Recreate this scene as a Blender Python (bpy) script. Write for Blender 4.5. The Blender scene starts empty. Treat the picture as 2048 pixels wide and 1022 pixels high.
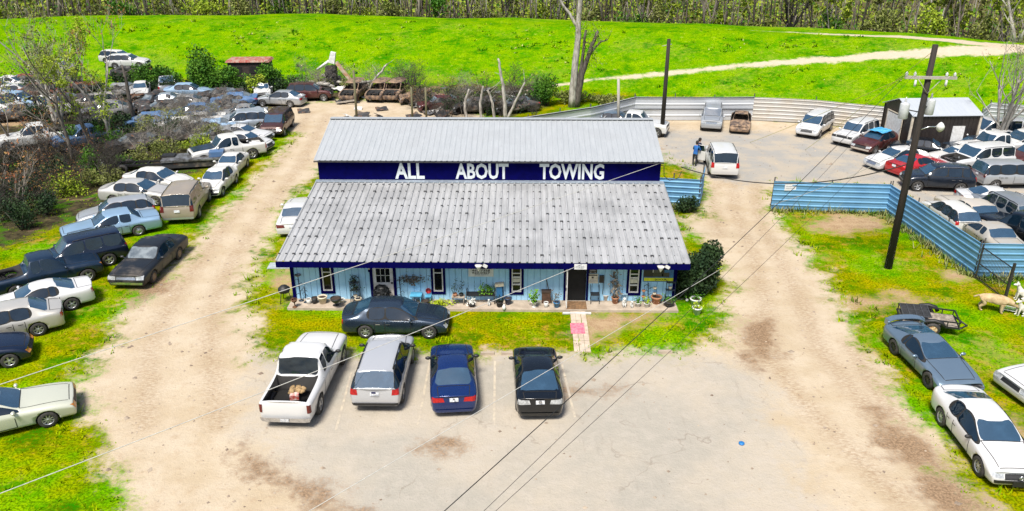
import bpy, bmesh, math, random
import numpy as np
from mathutils import Vector, Matrix, noise as mnoise
from mathutils.bvhtree import BVHTree
rnd = random.Random(7)
nr = np.random.default_rng(11)
R = math.radians
SC = bpy.context.scene
COL = SC.collection

# ---------------------------------------------------------------- camera model (2048 x 1022 photo pixels <-> ground)
F, PITCH, YAW, CAMH, CX, CY = 1575.0, R(23.7), R(.85), 17.2, 1024., 511.
FW = np.array([-math.sin(YAW)*math.cos(PITCH), math.cos(YAW)*math.cos(PITCH), -math.sin(PITCH)])
RT = np.array([math.cos(YAW), math.sin(YAW), 0.])
UP = np.cross(RT, FW)
def ray(x, y):
    return FW + RT*(x-CX)/F - UP*(y-CY)/F
def G(x, y, z=0.):
    d = ray(x, y); t = (z-CAMH)/d[2]
    return np.array([0, 0, CAMH]) + d*t
def GY(x, y, Y):
    d = ray(x, y); return np.array([0, 0, CAMH]) + d*(Y/d[1])
def PJ(p):
    v = np.array(p, float)-np.array([0, 0, CAMH]); Z = v@FW
    return CX+F*(v@RT)/Z, CY-F*(v@UP)/Z

# levee profile -------------------------------------------------------------
CRX = np.array([-400, -130, -90, -63, -51, -28, -3, 20, 36, 42, 48, 60, 80, 400.])
CRY = np.array([100, 98, 97.5, 97, 101, 101.8, 98, 93.2, 89.5, 81.7+4, 78+3, 72, 66, 60.])
LZ = 4.5
def sm(a, b, x):
    t = np.clip((x-a)/(b-a), 0, 1); return t*t*(3-2*t)
def crest(x):
    return (np.interp(x-4, CRX, CRY)+np.interp(x, CRX, CRY)+np.interp(x+4, CRX, CRY))/3
def terrain(x, y):
    x = np.asarray(x, float); y = np.asarray(y, float)
    c = crest(x)
    up = np.clip((y-(c-16))/16, 0, 1); up = up*.75+.25*(up*up*(3-2*up))
    dn = np.clip((y-(c+6))/13, 0, 1)
    z = LZ*up*(1-sm(0, 1, dn))
    # brush hollow left of the car row
    z = z - 1.0*np.exp(-(((x+36)/9.)**2+((y-52)/8.)**2))*sm(-24, -30, x)
    return z
def GT(x, y):
    d = ray(x, y); o = np.array([0, 0, CAMH])
    t = np.arange(20, 160, .1)
    p = o+d*t[:, None]
    k = np.argmax(p[:, 2] <= terrain(p[:, 0], p[:, 1]))
    return p[k]

# ---------------------------------------------------------------- object helpers
def link(o, parent=None):
    COL.objects.link(o)
    if parent is not None: o.parent = parent
    return o
def tag(o, label=None, cat=None, group=None, kind=None):
    if label: o['label'] = label
    if cat: o['category'] = cat
    if group: o['group'] = group
    if kind: o['kind'] = kind
    return o
def empty(name, loc=(0, 0, 0), rz=0., label=None, cat=None, group=None):
    o = bpy.data.objects.new(name, None); link(o)
    o.location = [float(v) for v in loc]; o.rotation_euler = (0, 0, rz); o.empty_display_size = .2
    return tag(o, label, cat, group)
def mesh_np(name, V, Fc, mats=(), mi=None, smooth=False):
    """verts (n,3), faces: list of tuples or (m,k) array"""
    me = bpy.data.meshes.new(name)
    V = np.asarray(V, np.float32)
    if isinstance(Fc, np.ndarray):
        m, k = Fc.shape
        me.vertices.add(len(V)); me.vertices.foreach_set('co', V.ravel())
        me.loops.add(m*k); me.loops.foreach_set('vertex_index', Fc.astype(np.int32).ravel())
        me.polygons.add(m); me.polygons.foreach_set('loop_start', np.arange(0, m*k, k, dtype=np.int32))
        me.update(calc_edges=True)
    else:
        me.from_pydata([tuple(map(float, v)) for v in V], [], Fc); me.update()
    for mt in mats: me.materials.append(mt)
    if mi is not None: me.polygons.foreach_set('material_index', np.asarray(mi, np.int32))
    if smooth: me.polygons.foreach_set('use_smooth', np.ones(len(me.polygons), bool))
    me.update(); return me
def obj(name, me, parent=None, loc=None, rz=None):
    o = bpy.data.objects.new(name, me); link(o, parent)
    if loc is not None: o.location = [float(v) for v in loc]
    if rz is not None: o.rotation_euler = (0, 0, rz)
    return o

class MB:
    """collects shapes into ONE mesh"""
    def __init__(s): s.v = []; s.f = []; s.m = []; s.sm = []
    def add(s, V, Fs, mi=0, smooth=False):
        b = len(s.v); s.v += [tuple(map(float, p)) for p in V]
        for f in Fs: s.f.append(tuple(b+i for i in f)); s.m.append(mi); s.sm.append(smooth)
        return s
    def box(s, c, d, rz=0., mi=0, rx=0., ry=0., taper=1.):
        hx, hy, hz = d[0]/2, d[1]/2, d[2]/2
        M = Matrix.Rotation(rz, 3, 'Z') @ Matrix.Rotation(ry, 3, 'Y') @ Matrix.Rotation(rx, 3, 'X')
        V = []
        for z in (-hz, hz):
            k = taper if z > 0 else 1.
            for x, y in ((-hx, -hy), (hx, -hy), (hx, hy), (-hx, hy)):
                V.append(Vector(c)+M@Vector((x*k, y*k, z)))
        return s.add(V, [(3, 2, 1, 0), (4, 5, 6, 7), (0, 1, 5, 4), (1, 2, 6, 5), (2, 3, 7, 6), (3, 0, 4, 7)], mi)
    def bar(s, a, b, r=.02, n=6, r2=None, mi=0, smooth=True):
        return s.tube([a, b], [r, r if r2 is None else r2], n, mi, smooth)
    def tube(s, P, rs, n=6, mi=0, smooth=True, cap=True):
        P = [Vector([float(q) for q in p]) for p in P]
        if not isinstance(rs, (list, tuple)): rs = [rs]*len(P)
        V = []; Fs = []; N = len(P)
        u = None
        for i, p in enumerate(P):
            t = (P[min(i+1, N-1)]-P[max(i-1, 0)])
            if t.length < 1e-9: t = Vector((0, 0, 1))
            t.normalize()
            if u is None:
                u = t.cross(Vector((0, 0, 1)))
                if u.length < .05: u = Vector((1, 0, 0))
            u = (u-t*u.dot(t)).normalized(); w = t.cross(u)
            for k in range(n):
                a = 2*math.pi*k/n; V.append(p+(u*math.cos(a)+w*math.sin(a))*rs[i])
        for i in range(N-1):
            for k in range(n):
                Fs.append((i*n+k, i*n+(k+1) % n, (i+1)*n+(k+1) % n, (i+1)*n+k))
        if cap: Fs.append(tuple(range(n))[::-1]); Fs.append(tuple((N-1)*n+k for k in range(n)))
        return s.add(V, Fs, mi, smooth)
    def lathe(s, prof, c=(0, 0, 0), n=14, mi=0, axis='Z', smooth=True, capb=True, capt=False, sx=1., sy=1.):
        V = []; Fs = []
        for r, z in prof:
            for k in range(n):
                a = 2*math.pi*k/n; x, y = r*math.cos(a)*sx, r*math.sin(a)*sy
                p = (x, y, z) if axis == 'Z' else ((x, z, y) if axis == 'Y' else (z, x, y))
                V.append((c[0]+p[0], c[1]+p[1], c[2]+p[2]))
        N = len(prof)
        for i in range(N-1):
            for k in range(n): Fs.append((i*n+k, i*n+(k+1) % n, (i+1)*n+(k+1) % n, (i+1)*n+k))
        if axis == 'Y': Fs = [f[::-1] for f in Fs]
        if capb: Fs.append(tuple(range(n))[::-1])
        if capt: Fs.append(tuple((N-1)*n+k for k in range(n)))
        return s.add(V, Fs, mi, smooth)
    def ball(s, c, r, n=10, m=6, mi=0, jit=0., rg=None):
        V = []; Fs = []
        r = (r, r, r) if not isinstance(r, (tuple, list)) else r
        for i in range(m+1):
            t = math.pi*i/m
            for k in range(n):
                a = 2*math.pi*k/n; q = 1+(rg or rnd).uniform(-jit, jit)
                V.append((c[0]+r[0]*math.sin(t)*math.cos(a)*q, c[1]+r[1]*math.sin(t)*math.sin(a)*q, c[2]+r[2]*math.cos(t)*q))
        for i in range(m):
            for k in range(n): Fs.append((i*n+k, (i+1)*n+k, (i+1)*n+(k+1) % n, i*n+(k+1) % n))
        return s.add(V, Fs, mi, True)
    def quad(s, a, b, c, d, mi=0): return s.add([a, b, c, d], [(0, 1, 2, 3)], mi)
    def mesh(s, name, mats):
        if not isinstance(mats, (list, tuple)): mats = [mats]
        me = bpy.data.meshes.new(name); me.from_pydata(s.v, [], s.f)
        for m in mats: me.materials.append(m)
        me.polygons.foreach_set('material_index', np.array(s.m, np.int32))
        me.polygons.foreach_set('use_smooth', np.array(s.sm, bool)); me.update(); return me
    def build(s, name, mats, parent=None, loc=None, rz=None):
        return obj(name, s.mesh(name, mats), parent, loc, rz)

def copy_tree(o, parent=None):
    c = o.copy(); COL.objects.link(c)
    if parent is not None: c.parent = parent
    for ch in o.children: copy_tree(ch, c)
    return c

# ---------------------------------------------------------------- materials
def lin(c):
    return tuple((v/12.92 if v <= .04045 else ((v+.055)/1.055)**2.4) for v in c)
class NT:
    def __init__(s, name):
        s.m = bpy.data.materials.new(name); s.m.use_nodes = True
        s.t = s.m.node_tree; s.n = s.t.nodes; s.b = s.n['Principled BSDF']
    def new(s, t, **k):
        n = s.n.new(t)
        for a, v in k.items(): setattr(n, a, v)
        return n
    def lk(s, a, b): s.t.links.new(a, b)
    def coord(s, kind='Object'):
        if kind == 'World': return s.new('ShaderNodeNewGeometry').outputs['Position']
        return s.new('ShaderNodeTexCoord').outputs[kind]
    def noise(s, vec, scale, detail=3, rough=.55, sc=None, dist=0.):
        if sc is not None:
            mp = s.new('ShaderNodeMapping'); mp.inputs['Scale'].default_value = sc
            s.lk(vec, mp.inputs['Vector']); vec = mp.outputs[0]
        n = s.new('ShaderNodeTexNoise'); n.inputs['Scale'].default_value = scale
        n.inputs['Detail'].default_value = detail; n.inputs['Roughness'].default_value = rough
        n.inputs['Distortion'].default_value = dist
        s.lk(vec, n.inputs['Vector']); return n.outputs['Fac']
    def ramp(s, f, lo, hi, a=0., b=1.):
        r = s.new('ShaderNodeMapRange'); r.interpolation_type = 'SMOOTHSTEP'
        r.inputs['From Min'].default_value = lo; r.inputs['From Max'].default_value = hi
        r.inputs['To Min'].default_value = a; r.inputs['To Max'].default_value = b
        s.lk(f, r.inputs['Value']); return r.outputs[0]
    def mix(s, f, a, b, mode='MIX'):
        x = s.new('ShaderNodeMix'); x.data_type = 'RGBA'; x.blend_type = mode
        for q, i in ((f, 0), (a, 6), (b, 7)):
            if isinstance(q, (int, float)): x.inputs[i].default_value = q
            elif isinstance(q, tuple): x.inputs[i].default_value = (*q[:3], 1)
            else: s.lk(q, x.inputs[i])
        return x.outputs[2]
    def math(s, op, a, b=None):
        x = s.new('ShaderNodeMath'); x.operation = op
        for q, i in ((a, 0), (b, 1)):
            if q is None: continue
            if isinstance(q, (int, float)): x.inputs[i].default_value = q
            else: s.lk(q, x.inputs[i])
        return x.outputs[0]
    def attr(s, name):
        return s.new('ShaderNodeAttribute', attribute_name=name).outputs['Fac']
    def bump(s, h, d=.02, st=.6):
        b = s.new('ShaderNodeBump'); b.inputs['Distance'].default_value = d; b.inputs['Strength'].default_value = st
        s.lk(h, b.inputs['Height']); s.lk(b.outputs[0], s.b.inputs['Normal'])
    def set(s, col=None, rough=None, metal=None, spec=None, coat=None):
        for k, v in (('Base Color', col), ('Roughness', rough), ('Metallic', metal), ('Specular IOR Level', spec), ('Coat Weight', coat)):
            if v is None: continue
            if isinstance(v, (int, float)): s.b.inputs[k].default_value = v
            elif isinstance(v, tuple): s.b.inputs[k].default_value = (*v[:3], 1)
            else: s.lk(v, s.b.inputs[k])
        return s.m
_M = {}
def mat(name, col, rough=.6, metal=0., var=.25, scale=6., bump=0., spec=.5, col2=None, coord='Object', sc=None, lo=.35, hi=.65, bscale=None):
    """plain surface with a noise-driven second tone"""
    if name in _M: return _M[name]
    t = NT(name); c = t.coord(coord)
    f = t.noise(c, scale, 4, .6, sc)
    b = col2 or tuple(v*(1-var) for v in col)
    t.set(t.mix(t.ramp(f, lo, hi), b, tuple(col)), rough, metal, spec)
    if bump: t.bump(t.noise(c, bscale or scale*4, 3), bump)
    _M[name] = t.m; return t.m
def paint(name, col, metal=.15, rough=.24, dust=.0, dcol=(.35, .29, .21), coat=.7, dscale=1.6, rust=0.):
    if name in _M: return _M[name]
    t = NT(name); c = t.coord('Object')
    f = t.noise(c, dscale, 5, .65); fine = t.noise(c, 22, 3, .6)
    col_ = t.mix(t.ramp(fine, .3, .7, 0., .12), tuple(col), tuple(v*.8 for v in col))
    k = t.ramp(f, .62-.35*dust, .9-.3*dust, 0., min(1., dust*1.1+.06))
    col_ = t.mix(k, col_, dcol)
    if rust:
        g = t.noise(c, 2.6, 6, .75); col_ = t.mix(t.ramp(g, .68-.4*rust, .78-.35*rust), col_, t.mix(fine, (.09, .035, .015), (.25, .10, .04)))
    r = t.ramp(f, .3, .8, rough, min(.9, rough+.15+.5*dust))
    t.set(col_, r, metal*(1-.5*dust), .5, coat*(1-.7*dust))
    t.b.inputs['Coat Roughness'].default_value = .06
    _M[name] = t.m; return t.m

BLACK = mat('black_plastic', (.015, .015, .016), .55, bump=.002)
UNDER = mat('underbody', (.012, .011, .010), .8)
RUBBER = mat('tyre_rubber', (.02, .02, .021), .75, col2=(.05, .045, .04), scale=9)
CHROME = mat('bright_trim', (.62, .63, .65), .22, .9, var=.2)
ALLOY = mat('alloy_wheel', (.5, .51, .53), .35, .7, var=.35, scale=12)
DARKALLOY = mat('dark_wheel', (.05, .05, .055), .4, .6)
HUB = mat('wheel_backing', (.03, .03, .03), .6)
def glassmat(name, col, r=.06, ior=1.9):
    t = NT(name); c = t.coord('Object')
    f = t.noise(c, 2.2, 4, .6)
    t.set(t.mix(t.ramp(f, .45, .75, 0., .25), col, tuple(min(1, v*2.2+.01) for v in col)), r, 0., .5)
    t.b.inputs['IOR'].default_value = ior
    t.bump(t.noise(c, 1.4, 2), .05, .25)
    _M[name] = t.m; return t.m
GLASS = glassmat('car_glass', (.018, .05, .088), .03, 2.4)  # blue in the base colour stands in for part of the sky reflection
GLASSD = glassmat('tinted_glass', (.004, .012, .022), .03, 1.75)
GLASSDUST = mat('dusty_glass', (.16, .19, .21), .35, 0, col2=(.05, .07, .09), scale=2.2, spec=.6)
HEADL = mat('headlamp_lens', (.55, .57, .58), .12, .3, var=.4, scale=14)
AMBER = mat('amber_lens', (.6, .22, .03), .2)
TAIL = mat('tail_lens', (.42, .012, .012), .16, var=.35, scale=12)
TAILD = mat('tail_lens_dark', (.13, .02, .015), .18, var=.4, scale=12)
PLATE = mat('plate_white', (.72, .73, .74), .5, col2=(.4, .42, .46), scale=16)
LINER = mat('bed_liner', (.018, .018, .018), .7, bump=.004)
RUST = mat('rusted_steel', (.20, .085, .035), .85, .2, col2=(.07, .04, .028), scale=5, bump=.01)
BURNT = mat('burnt_steel', (.30, .20, .125), .8, .1, col2=(.06, .045, .04), scale=3.2, bump=.01)
STEELJ = mat('scrap_steel', (.26, .27, .28), .5, .6, col2=(.08, .07, .06), scale=3, bump=.01)
ENGINE = mat('engine_metal', (.06, .06, .06), .6, .4, col2=(.015, .014, .013), scale=10)
WOOD = mat('weathered_wood', (.36, .31, .25), .85, col2=(.17, .14, .11), scale=7, sc=(1, 1, .12), bump=.006)
WHITEP = mat('white_paint', (.62, .62, .61), .5, col2=(.5, .49, .47), scale=5)
TERRA = mat('terracotta', (.42, .19, .10), .8, var=.3)
CONC = mat('concrete', (.44, .365, .285), .85, col2=(.32, .26, .20), scale=2.2, bump=.004, lo=.3, hi=.7)
# ---------------------------------------------------------------- camera, world, sun
cam = bpy.data.cameras.new('camera'); cob = bpy.data.objects.new('camera', cam); COL.objects.link(cob)
cob.location = (0, 0, CAMH); cob.rotation_euler = (math.pi/2-PITCH, 0, YAW)
cam.sensor_width = 36; cam.lens = 36*F/2048; cam.clip_end = 3000; SC.camera = cob
SC.view_settings.view_transform = 'Standard'; SC.view_settings.look = 'None'; SC.view_settings.gamma = 1
SC.view_settings.exposure = 1.1
w = bpy.data.worlds.new('World'); SC.world = w; w.use_nodes = True
n = w.node_tree.nodes; bg = n['Background']; sk = n.new('ShaderNodeTexSky'); sk.sky_type = 'NISHITA'; sk.sun_disc = False
SUN_EL, SUN_AZ = R(60), R(-112)      # azimuth measured from +X anticlockwise
sk.sun_elevation = SUN_EL; sk.sun_rotation = R(90)-SUN_AZ; sk.air_density = 1.0; sk.dust_density = 2.5
w.node_tree.links.new(sk.outputs[0], bg.inputs[0]); bg.inputs[1].default_value = .068
s = bpy.data.lights.new('sun', 'SUN'); s.energy = 2.9; s.angle = R(16); s.color = (1, .95, .87)
so = bpy.data.objects.new('sun', s); COL.objects.link(so)
so.rotation_euler = Vector((math.cos(SUN_AZ)*math.cos(SUN_EL), math.sin(SUN_AZ)*math.cos(SUN_EL), math.sin(SUN_EL))).to_track_quat('Z', 'Y').to_euler()
SC.cycles.max_bounces = 5; SC.cycles.diffuse_bounces = 2; SC.cycles.glossy_bounces = 2; SC.cycles.transparent_max_bounces = 4
SC.cycles.use_denoising = True
# ---------------------------------------------------------------- ground sheet split by surface, one blended shader
def W2(pts, z=0): return np.array([G(x, y, z)[:2] for x, y in pts])
def sdf(poly, X, Y):
    """signed distance to polygon: positive inside"""
    P = np.asarray(poly); d = np.full(X.shape, 1e9); ins = np.zeros(X.shape, bool)
    for (ax, ay), (bx, by) in zip(P, np.roll(P, -1, 0)):
        ex, ey = bx-ax, by-ay; l = ex*ex+ey*ey+1e-9
        t = np.clip(((X-ax)*ex+(Y-ay)*ey)/l, 0, 1)
        d = np.minimum(d, (X-ax-t*ex)**2+(Y-ay-t*ey)**2)
        c = ((ay > Y) != (by > Y)) & (X < (bx-ax)*(Y-ay)/(by-ay+1e-12)+ax); ins ^= c
    return np.where(ins, 1, -1)*np.sqrt(d)
def pldist(pl, X, Y):
    d = np.full(X.shape, 1e9)
    for (ax, ay), (bx, by) in zip(pl[:-1], pl[1:]):
        ex, ey = bx-ax, by-ay; l = ex*ex+ey*ey+1e-9
        t = np.clip(((X-ax)*ex+(Y-ay)*ey)/l, 0, 1)
        d = np.minimum(d, (X-ax-t*ex)**2+(Y-ay-t*ey)**2)
    return np.sqrt(d)
xs = np.concatenate([[-1500, -900, -500, -300, -200, -150, -120], np.arange(-100, -45, .5), np.arange(-45, 45, .25), np.arange(45, 90.1, .5), [100, 120, 150, 200, 300, 500, 900, 1500]])
ys = np.concatenate([[-1500, -800, -300, -100, -40, -10, 0], np.arange(8, 86, .25), np.arange(86, 125.1, .5), [130, 140, 155, 170, 200, 300, 500, 900, 1600]])
GX, GYY = np.meshgrid(xs, ys)
GZ = terrain(GX, GYY)
und = np.zeros_like(GX)
for (a, b, c_, d_, h) in ((.21, .17, 1.1, .4, .05), (.43, -.37, 2., 1.3, .03), (.9, .8, .3, 2.2, .012)):
    und += h*np.sin(a*GX+c_)*np.cos(b*GYY+d_)
levee_t = np.clip((GYY-(crest(GX)-16))/16, 0, 1)
GZ = GZ+und*np.where(levee_t > .02, 2.2, .5)*(GYY > 76)
dirt = W2([(505, 236), (540, 216), (575, 211), (640, 203), (760, 200), (900, 214), (1010, 245), (1010, 300), (650, 330), (636, 350), (600, 372), (585, 400), (556, 415), (540, 470), (515, 520), (490, 565), (488, 610), (505, 650), (522, 690), (512, 716),
   (720, 712), (1140, 712), (1215, 713), (1340, 706), (1418, 694), (1452, 640), (1462, 590), (1445, 530), (1420, 500), (1385, 468), (1355, 440), (1412, 430), (1418, 400), (1400, 330), (1300, 300), (1290, 240), (1350, 236), (1500, 236), (1760, 262), (2100, 300), (2500, 330), (2500, 560), (1960, 500), (1775, 372), (1545, 366), (1540, 422), (1562, 455), (1600, 495), (1652, 560), (1682, 622), (1722, 692), (1772, 742), (1795, 800), (1868, 870), (1905, 945), (1965, 1005), (2100, 1130), (2200, 1500), (300, 1500), (285, 1100), (262, 1000), (215, 940), (196, 860), (158, 800), (168, 748), (212, 702), (238, 642), (262, 602), (325, 562), (362, 520), (422, 448), (470, 402), (512, 358), (560, 308), (598, 268), (585, 266), (560, 245)])
lot = W2([(518, 714), (720, 713), (1140, 713), (1215, 714), (1345, 708), (1470, 722), (1530, 762), (1565, 850), (1640, 1000), (1720, 1180), (1700, 1500), (700, 1500), (690, 1050), (610, 985), (500, 902), (482, 852), (505, 770)])
yard = W2([(1310, 262), (1500, 262), (1760, 285), (2100, 320), (2500, 360), (2500, 520), (1990, 500), (1775, 368), (1545, 362), (1480, 372), (1400, 350), (1320, 320)])
bare = [W2(p) for p in ([(1610, 440), (1690, 425), (1770, 430), (1775, 455), (1700, 470), (1625, 462)], [(1680, 598), (1790, 585), (1880, 602), (1820, 622), (1700, 620)], [(1145, 622), (1330, 628), (1240, 665), (1190, 690), (1150, 690)],
   [(555, 520), (600, 530), (600, 600), (575, 610), (540, 560)], [(1300, 240), (1500, 240), (1750, 262), (1750, 278), (1640, 272), (1480, 262), (1300, 262)], [(-200, 240), (-20, 236), (60, 240), (60, 250), (-200, 262)], [(1720, 745), (1790, 760), (1800, 800), (1730, 800)],
   [(600, 455), (640, 380), (1340, 380), (1380, 530), (560, 530)], [(1960, 810), (2060, 830), (2060, 905), (2000, 880)], [(1870, 540), (1960, 545), (1975, 560), (1890, 562)])]
mud = [W2(p) for p in ([(1488, 640), (1545, 640), (1555, 700), (1505, 735), (1485, 700)], [(1745, 818), (1790, 850), (1850, 905), (1900, 960), (1960, 1010), (1990, 1100), (1900, 1100), (1840, 960), (1760, 870)], [(262, 575), (330, 555), (340, 578), (270, 612)], [(1130, 778), (1215, 780), (1210, 790), (1140, 788)], [(842, 894), (880, 886), (920, 880), (860, 900)],
   [(490, 900), (560, 955), (640, 985), (760, 1060), (740, 1075), (600, 1000), (500, 935)]  )]
tracks = [W2(p) for p in ([(620, 225), (560, 320), (480, 410), (415, 500), (350, 590), (300, 700), (290, 850)], [(655, 230), (600, 330), (535, 420), (470, 510), (430, 600), (420, 700), (440, 850)],
   [(1465, 340), (1470, 420), (1500, 490), (1530, 600), (1530, 700), (1600, 800), (1700, 900), (1800, 1000)], [(1510, 350), (1520, 440), (1555, 510), (1600, 600), (1640, 700), (1720, 800), (1830, 920), (1930, 1030)],
   [(1700, 690), (1760, 790), (1850, 900), (1960, 1010)], [(1800, 300), (1500, 330), (1420, 380), (1440, 470)])]
ramp = np.array([GT(x, y)[:2] for x, y in [(990, 186), (1080, 176), (1185, 159), (1260, 154), (1330, 148), (1420, 139), (1500, 130), (1600, 122), (1700, 115), (1800, 109), (1900, 103), (2000, 99), (2046, 99)]])
croad = np.stack([np.arange(-20, 56, 3.), crest(np.arange(-20, 56, 3.))+2.2], 1)
A = {}
sd_d = sdf(dirt, GX, GYY); sd_l = sdf(lot, GX, GYY); sd_y = sdf(yard, GX, GYY)
sd_b = np.max([sdf(p, GX, GYY) for p in bare], 0); sd_m = np.max([sdf(p, GX, GYY) for p in mud], 0)
trk = np.min([pldist(p, GX, GYY) for p in tracks], 0)
rw = np.interp(GX, [0, 8, 20, 30, 38, 46], [.2, .35, .55, .7, .9, 1.2])
sd_r = np.maximum(rw-pldist(ramp, GX, GYY), np.interp(GX, [10, 22, 36, 42, 50], [-.8, -.1, .6, 1.0, 1.5])-pldist(croad, GX, GYY))
pine = GYY-(crest(GX)+7)      # forest floor beyond the crest
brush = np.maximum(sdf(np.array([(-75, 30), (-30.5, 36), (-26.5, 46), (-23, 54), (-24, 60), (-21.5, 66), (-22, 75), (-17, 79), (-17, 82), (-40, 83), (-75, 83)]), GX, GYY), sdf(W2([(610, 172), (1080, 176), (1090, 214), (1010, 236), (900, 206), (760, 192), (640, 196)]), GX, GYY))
ATTR = dict(sd_dirt=sd_d, sd_lot=sd_l, sd_yard=sd_y, sd_bare=sd_b, sd_mud=sd_m, track=trk, sd_ramp=sd_r, sd_forest=pine, sd_brush=brush, lv=levee_t)

def ground_mat():
    t = NT('ground_cover'); P = t.coord('World')
    n1 = t.noise(P, .16, 4, .6); n2 = t.noise(P, .55, 5, .6); n3 = t.noise(P, 2.3, 5, .65); n4 = t.noise(P, 11., 4, .65)
    n5 = t.noise(P, .30, 6, .68, (1, 1.5, 1)); fib = t.noise(P, 5., 4, .7, (1., 2.4, 1.))
    # grass
    g = t.mix(t.ramp(n2, .34, .66), (.085, .27, .0006), (.20, .35, .0006))
    g = t.mix(t.ramp(n5, .50, .64), g, (.014, .165, .0006))
    g = t.mix(t.ramp(n3, .42, .72, 0, .62), g, (.26, .38, .002))
    g = t.mix(t.ramp(n4, .42, .60, 0, .85), g, (.045, .11, .0006))
    g = t.mix(t.ramp(t.noise(P, .75, 5, .7, (1, 1.3, 1)), .58, .66, 0, .7), g, (.020, .165, .0006)); g = t.mix(t.ramp(t.noise(P, 1.9, 6, .75, (.8, 1.2, 1)), .60, .70, 0, .7), g, t.mix(t.ramp(t.attr('lv'), 0, .1), (.13, .22, .002), (.36, .40, .06)))
    dry = t.ramp(t.math('ADD', t.math('MULTIPLY', n1, .55), t.math('MULTIPLY', n3, .45)),   .52, .63, 0, .6)
    near = t.ramp(t.attr('lv'), 0, .1, 1, .30)
    g = t.mix(t.math('MULTIPLY', dry, near), g, t.mix(n4, (.20, .20, .03), (.30, .255, .09)))
    olive = t.math('MULTIPLY', t.ramp(t.attr('lv'), 0, .1, 1, 0), t.ramp(t.noise(P, .22, 4, .6), .38, .56))
    g = t.mix(olive, g, t.mix(1.0, g, (1.55, .78, .8), 'MULTIPLY'))
    # dirt
    d = t.mix(t.ramp(n2, .3, .7), (0.405, 0.325, 0.222), (0.47, 0.395, 0.295))
    d = t.mix(t.ramp(n3, .5, .75, 0, .5), d, (0.336, 0.24, 0.152)); d = t.mix(t.ramp(n4, .55, .8, 0, .45), d, (0.264, 0.192, 0.128))
    tk = t.ramp(t.math('ADD', t.attr('track'), t.math('MULTIPLY', n3, 1.2)), .5, 1.5, 1, 0)
    d = t.mix(t.math('MULTIPLY', tk, t.ramp(fib, .38, .62, .0, .60)), d, (0.24, 0.155, 0.09))
    # yard gravel and old asphalt
    y = t.mix(t.ramp(n2, .38, .62), (0.295, 0.284, 0.262), (0.365, 0.322, 0.262)); y = t.mix(t.ramp(n4, .5, .8, 0, .5), y, (0.2052, 0.19, 0.1672))
    l = t.mix(t.ramp(n1, .4, .62), (0.33, 0.305, 0.258), (0.40, 0.35, 0.28)); l = t.mix(t.ramp(n3, .4, .75, 0, .45), l, (0.4256, 0.38, 0.3268))
    l = t.mix(t.ramp(n4, .55, .8, 0, .35), l, (0.2508, 0.228, 0.1976))
    n6 = t.noise(P, 34., 2, .6); l = t.mix(t.ramp(n6, .55, .75, 0, .35), l, (.19, .17, .14)); l = t.mix(t.ramp(t.noise(P, 1.1, 5, .7, (2.2, .5, 1)), .58, .72, 0, .4), l, (.25, .22, .18)); d = t.mix(t.ramp(n6, .56, .74, 0, .3), d, (.25, .18, .11))
    vor = t.new('ShaderNodeTexVoronoi'); vor.feature = 'DISTANCE_TO_EDGE'; vor.inputs['Scale'].default_value = .17
    wv = t.new('ShaderNodeVectorMath'); wv.operation = 'ADD'; nn = t.new('ShaderNodeTexNoise'); nn.inputs['Scale'].default_value = .6; nn.inputs['Detail'].default_value = 6
    t.lk(P, nn.inputs['Vector']); sc = t.new('ShaderNodeVectorMath'); sc.operation = 'SCALE'; sc.inputs['Scale'].default_value = 3.2; t.lk(nn.outputs['Color'], sc.inputs[0])
    t.lk(P, wv.inputs[0]); t.lk(sc.outputs[0], wv.inputs[1]); t.lk(wv.outputs[0], vor.inputs['Vector'])
    crk = t.math('MULTIPLY', t.ramp(vor.outputs['Distance'], .0, .010, 1, 0), t.ramp(n2, .47, .60))
    l = t.mix(t.math('MULTIPLY', crk, .45), l, (.19, .155, .12))
    bd = t.mix(t.ramp(n3, .35, .65), (.36, .25, .15), (.27, .175, .10)); bd = t.mix(t.ramp(n4, .4, .7, 0, .6), bd, (.42, .33, .20))
    md = t.mix(t.ramp(n4, .35, .65), (.135, .085, .05), (.30, .20, .12))
    fl = t.mix(n3, (.06, .05, .03), (.13, .11, .05))
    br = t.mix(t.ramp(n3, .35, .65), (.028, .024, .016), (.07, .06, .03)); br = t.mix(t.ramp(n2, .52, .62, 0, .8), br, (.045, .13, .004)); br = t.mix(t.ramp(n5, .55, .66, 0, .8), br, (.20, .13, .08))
    def edge(a, amp, lo, hi, nz=None):
        s_ = t.math('ADD', t.attr(a), t.math('MULTIPLY', t.math('SUBTRACT', nz or t.math('ADD', t.math('MULTIPLY', n2, .5), t.math('ADD', t.math('MULTIPLY', n3, .32), t.math('MULTIPLY', n4, .18))), .5), amp))
        return t.ramp(s_, lo, hi)
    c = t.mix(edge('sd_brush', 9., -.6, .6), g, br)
    c = t.mix(edge('sd_bare', 7., -.5, .9), c, bd)
    c = t.mix(edge('sd_dirt', 8.5, -.75, .6), c, d)
    c = t.mix(edge('sd_yard', 8., -.8, .8), c, y)
    c = t.mix(edge('sd_lot', 6.5, -.9, 1.0), c, l)
    c = t.mix(t.math('MULTIPLY', edge('sd_mud', 6.5, -.7, .5), .9), c, md)
    rp = t.mix(n3, (.40, .32, .22), (.50, .44, .35)); c = t.mix(edge('sd_ramp', 2.6, -.15, .4), c, rp)
    c = t.mix(edge('sd_forest', 4., -1, 1), c, fl)
    t.set(c, .95, 0., .0)
    t.bump(t.math('ADD', t.math('MULTIPLY', n4, .6), n3), .07, .55)
    return t.m
GM = ground_mat()
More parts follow.
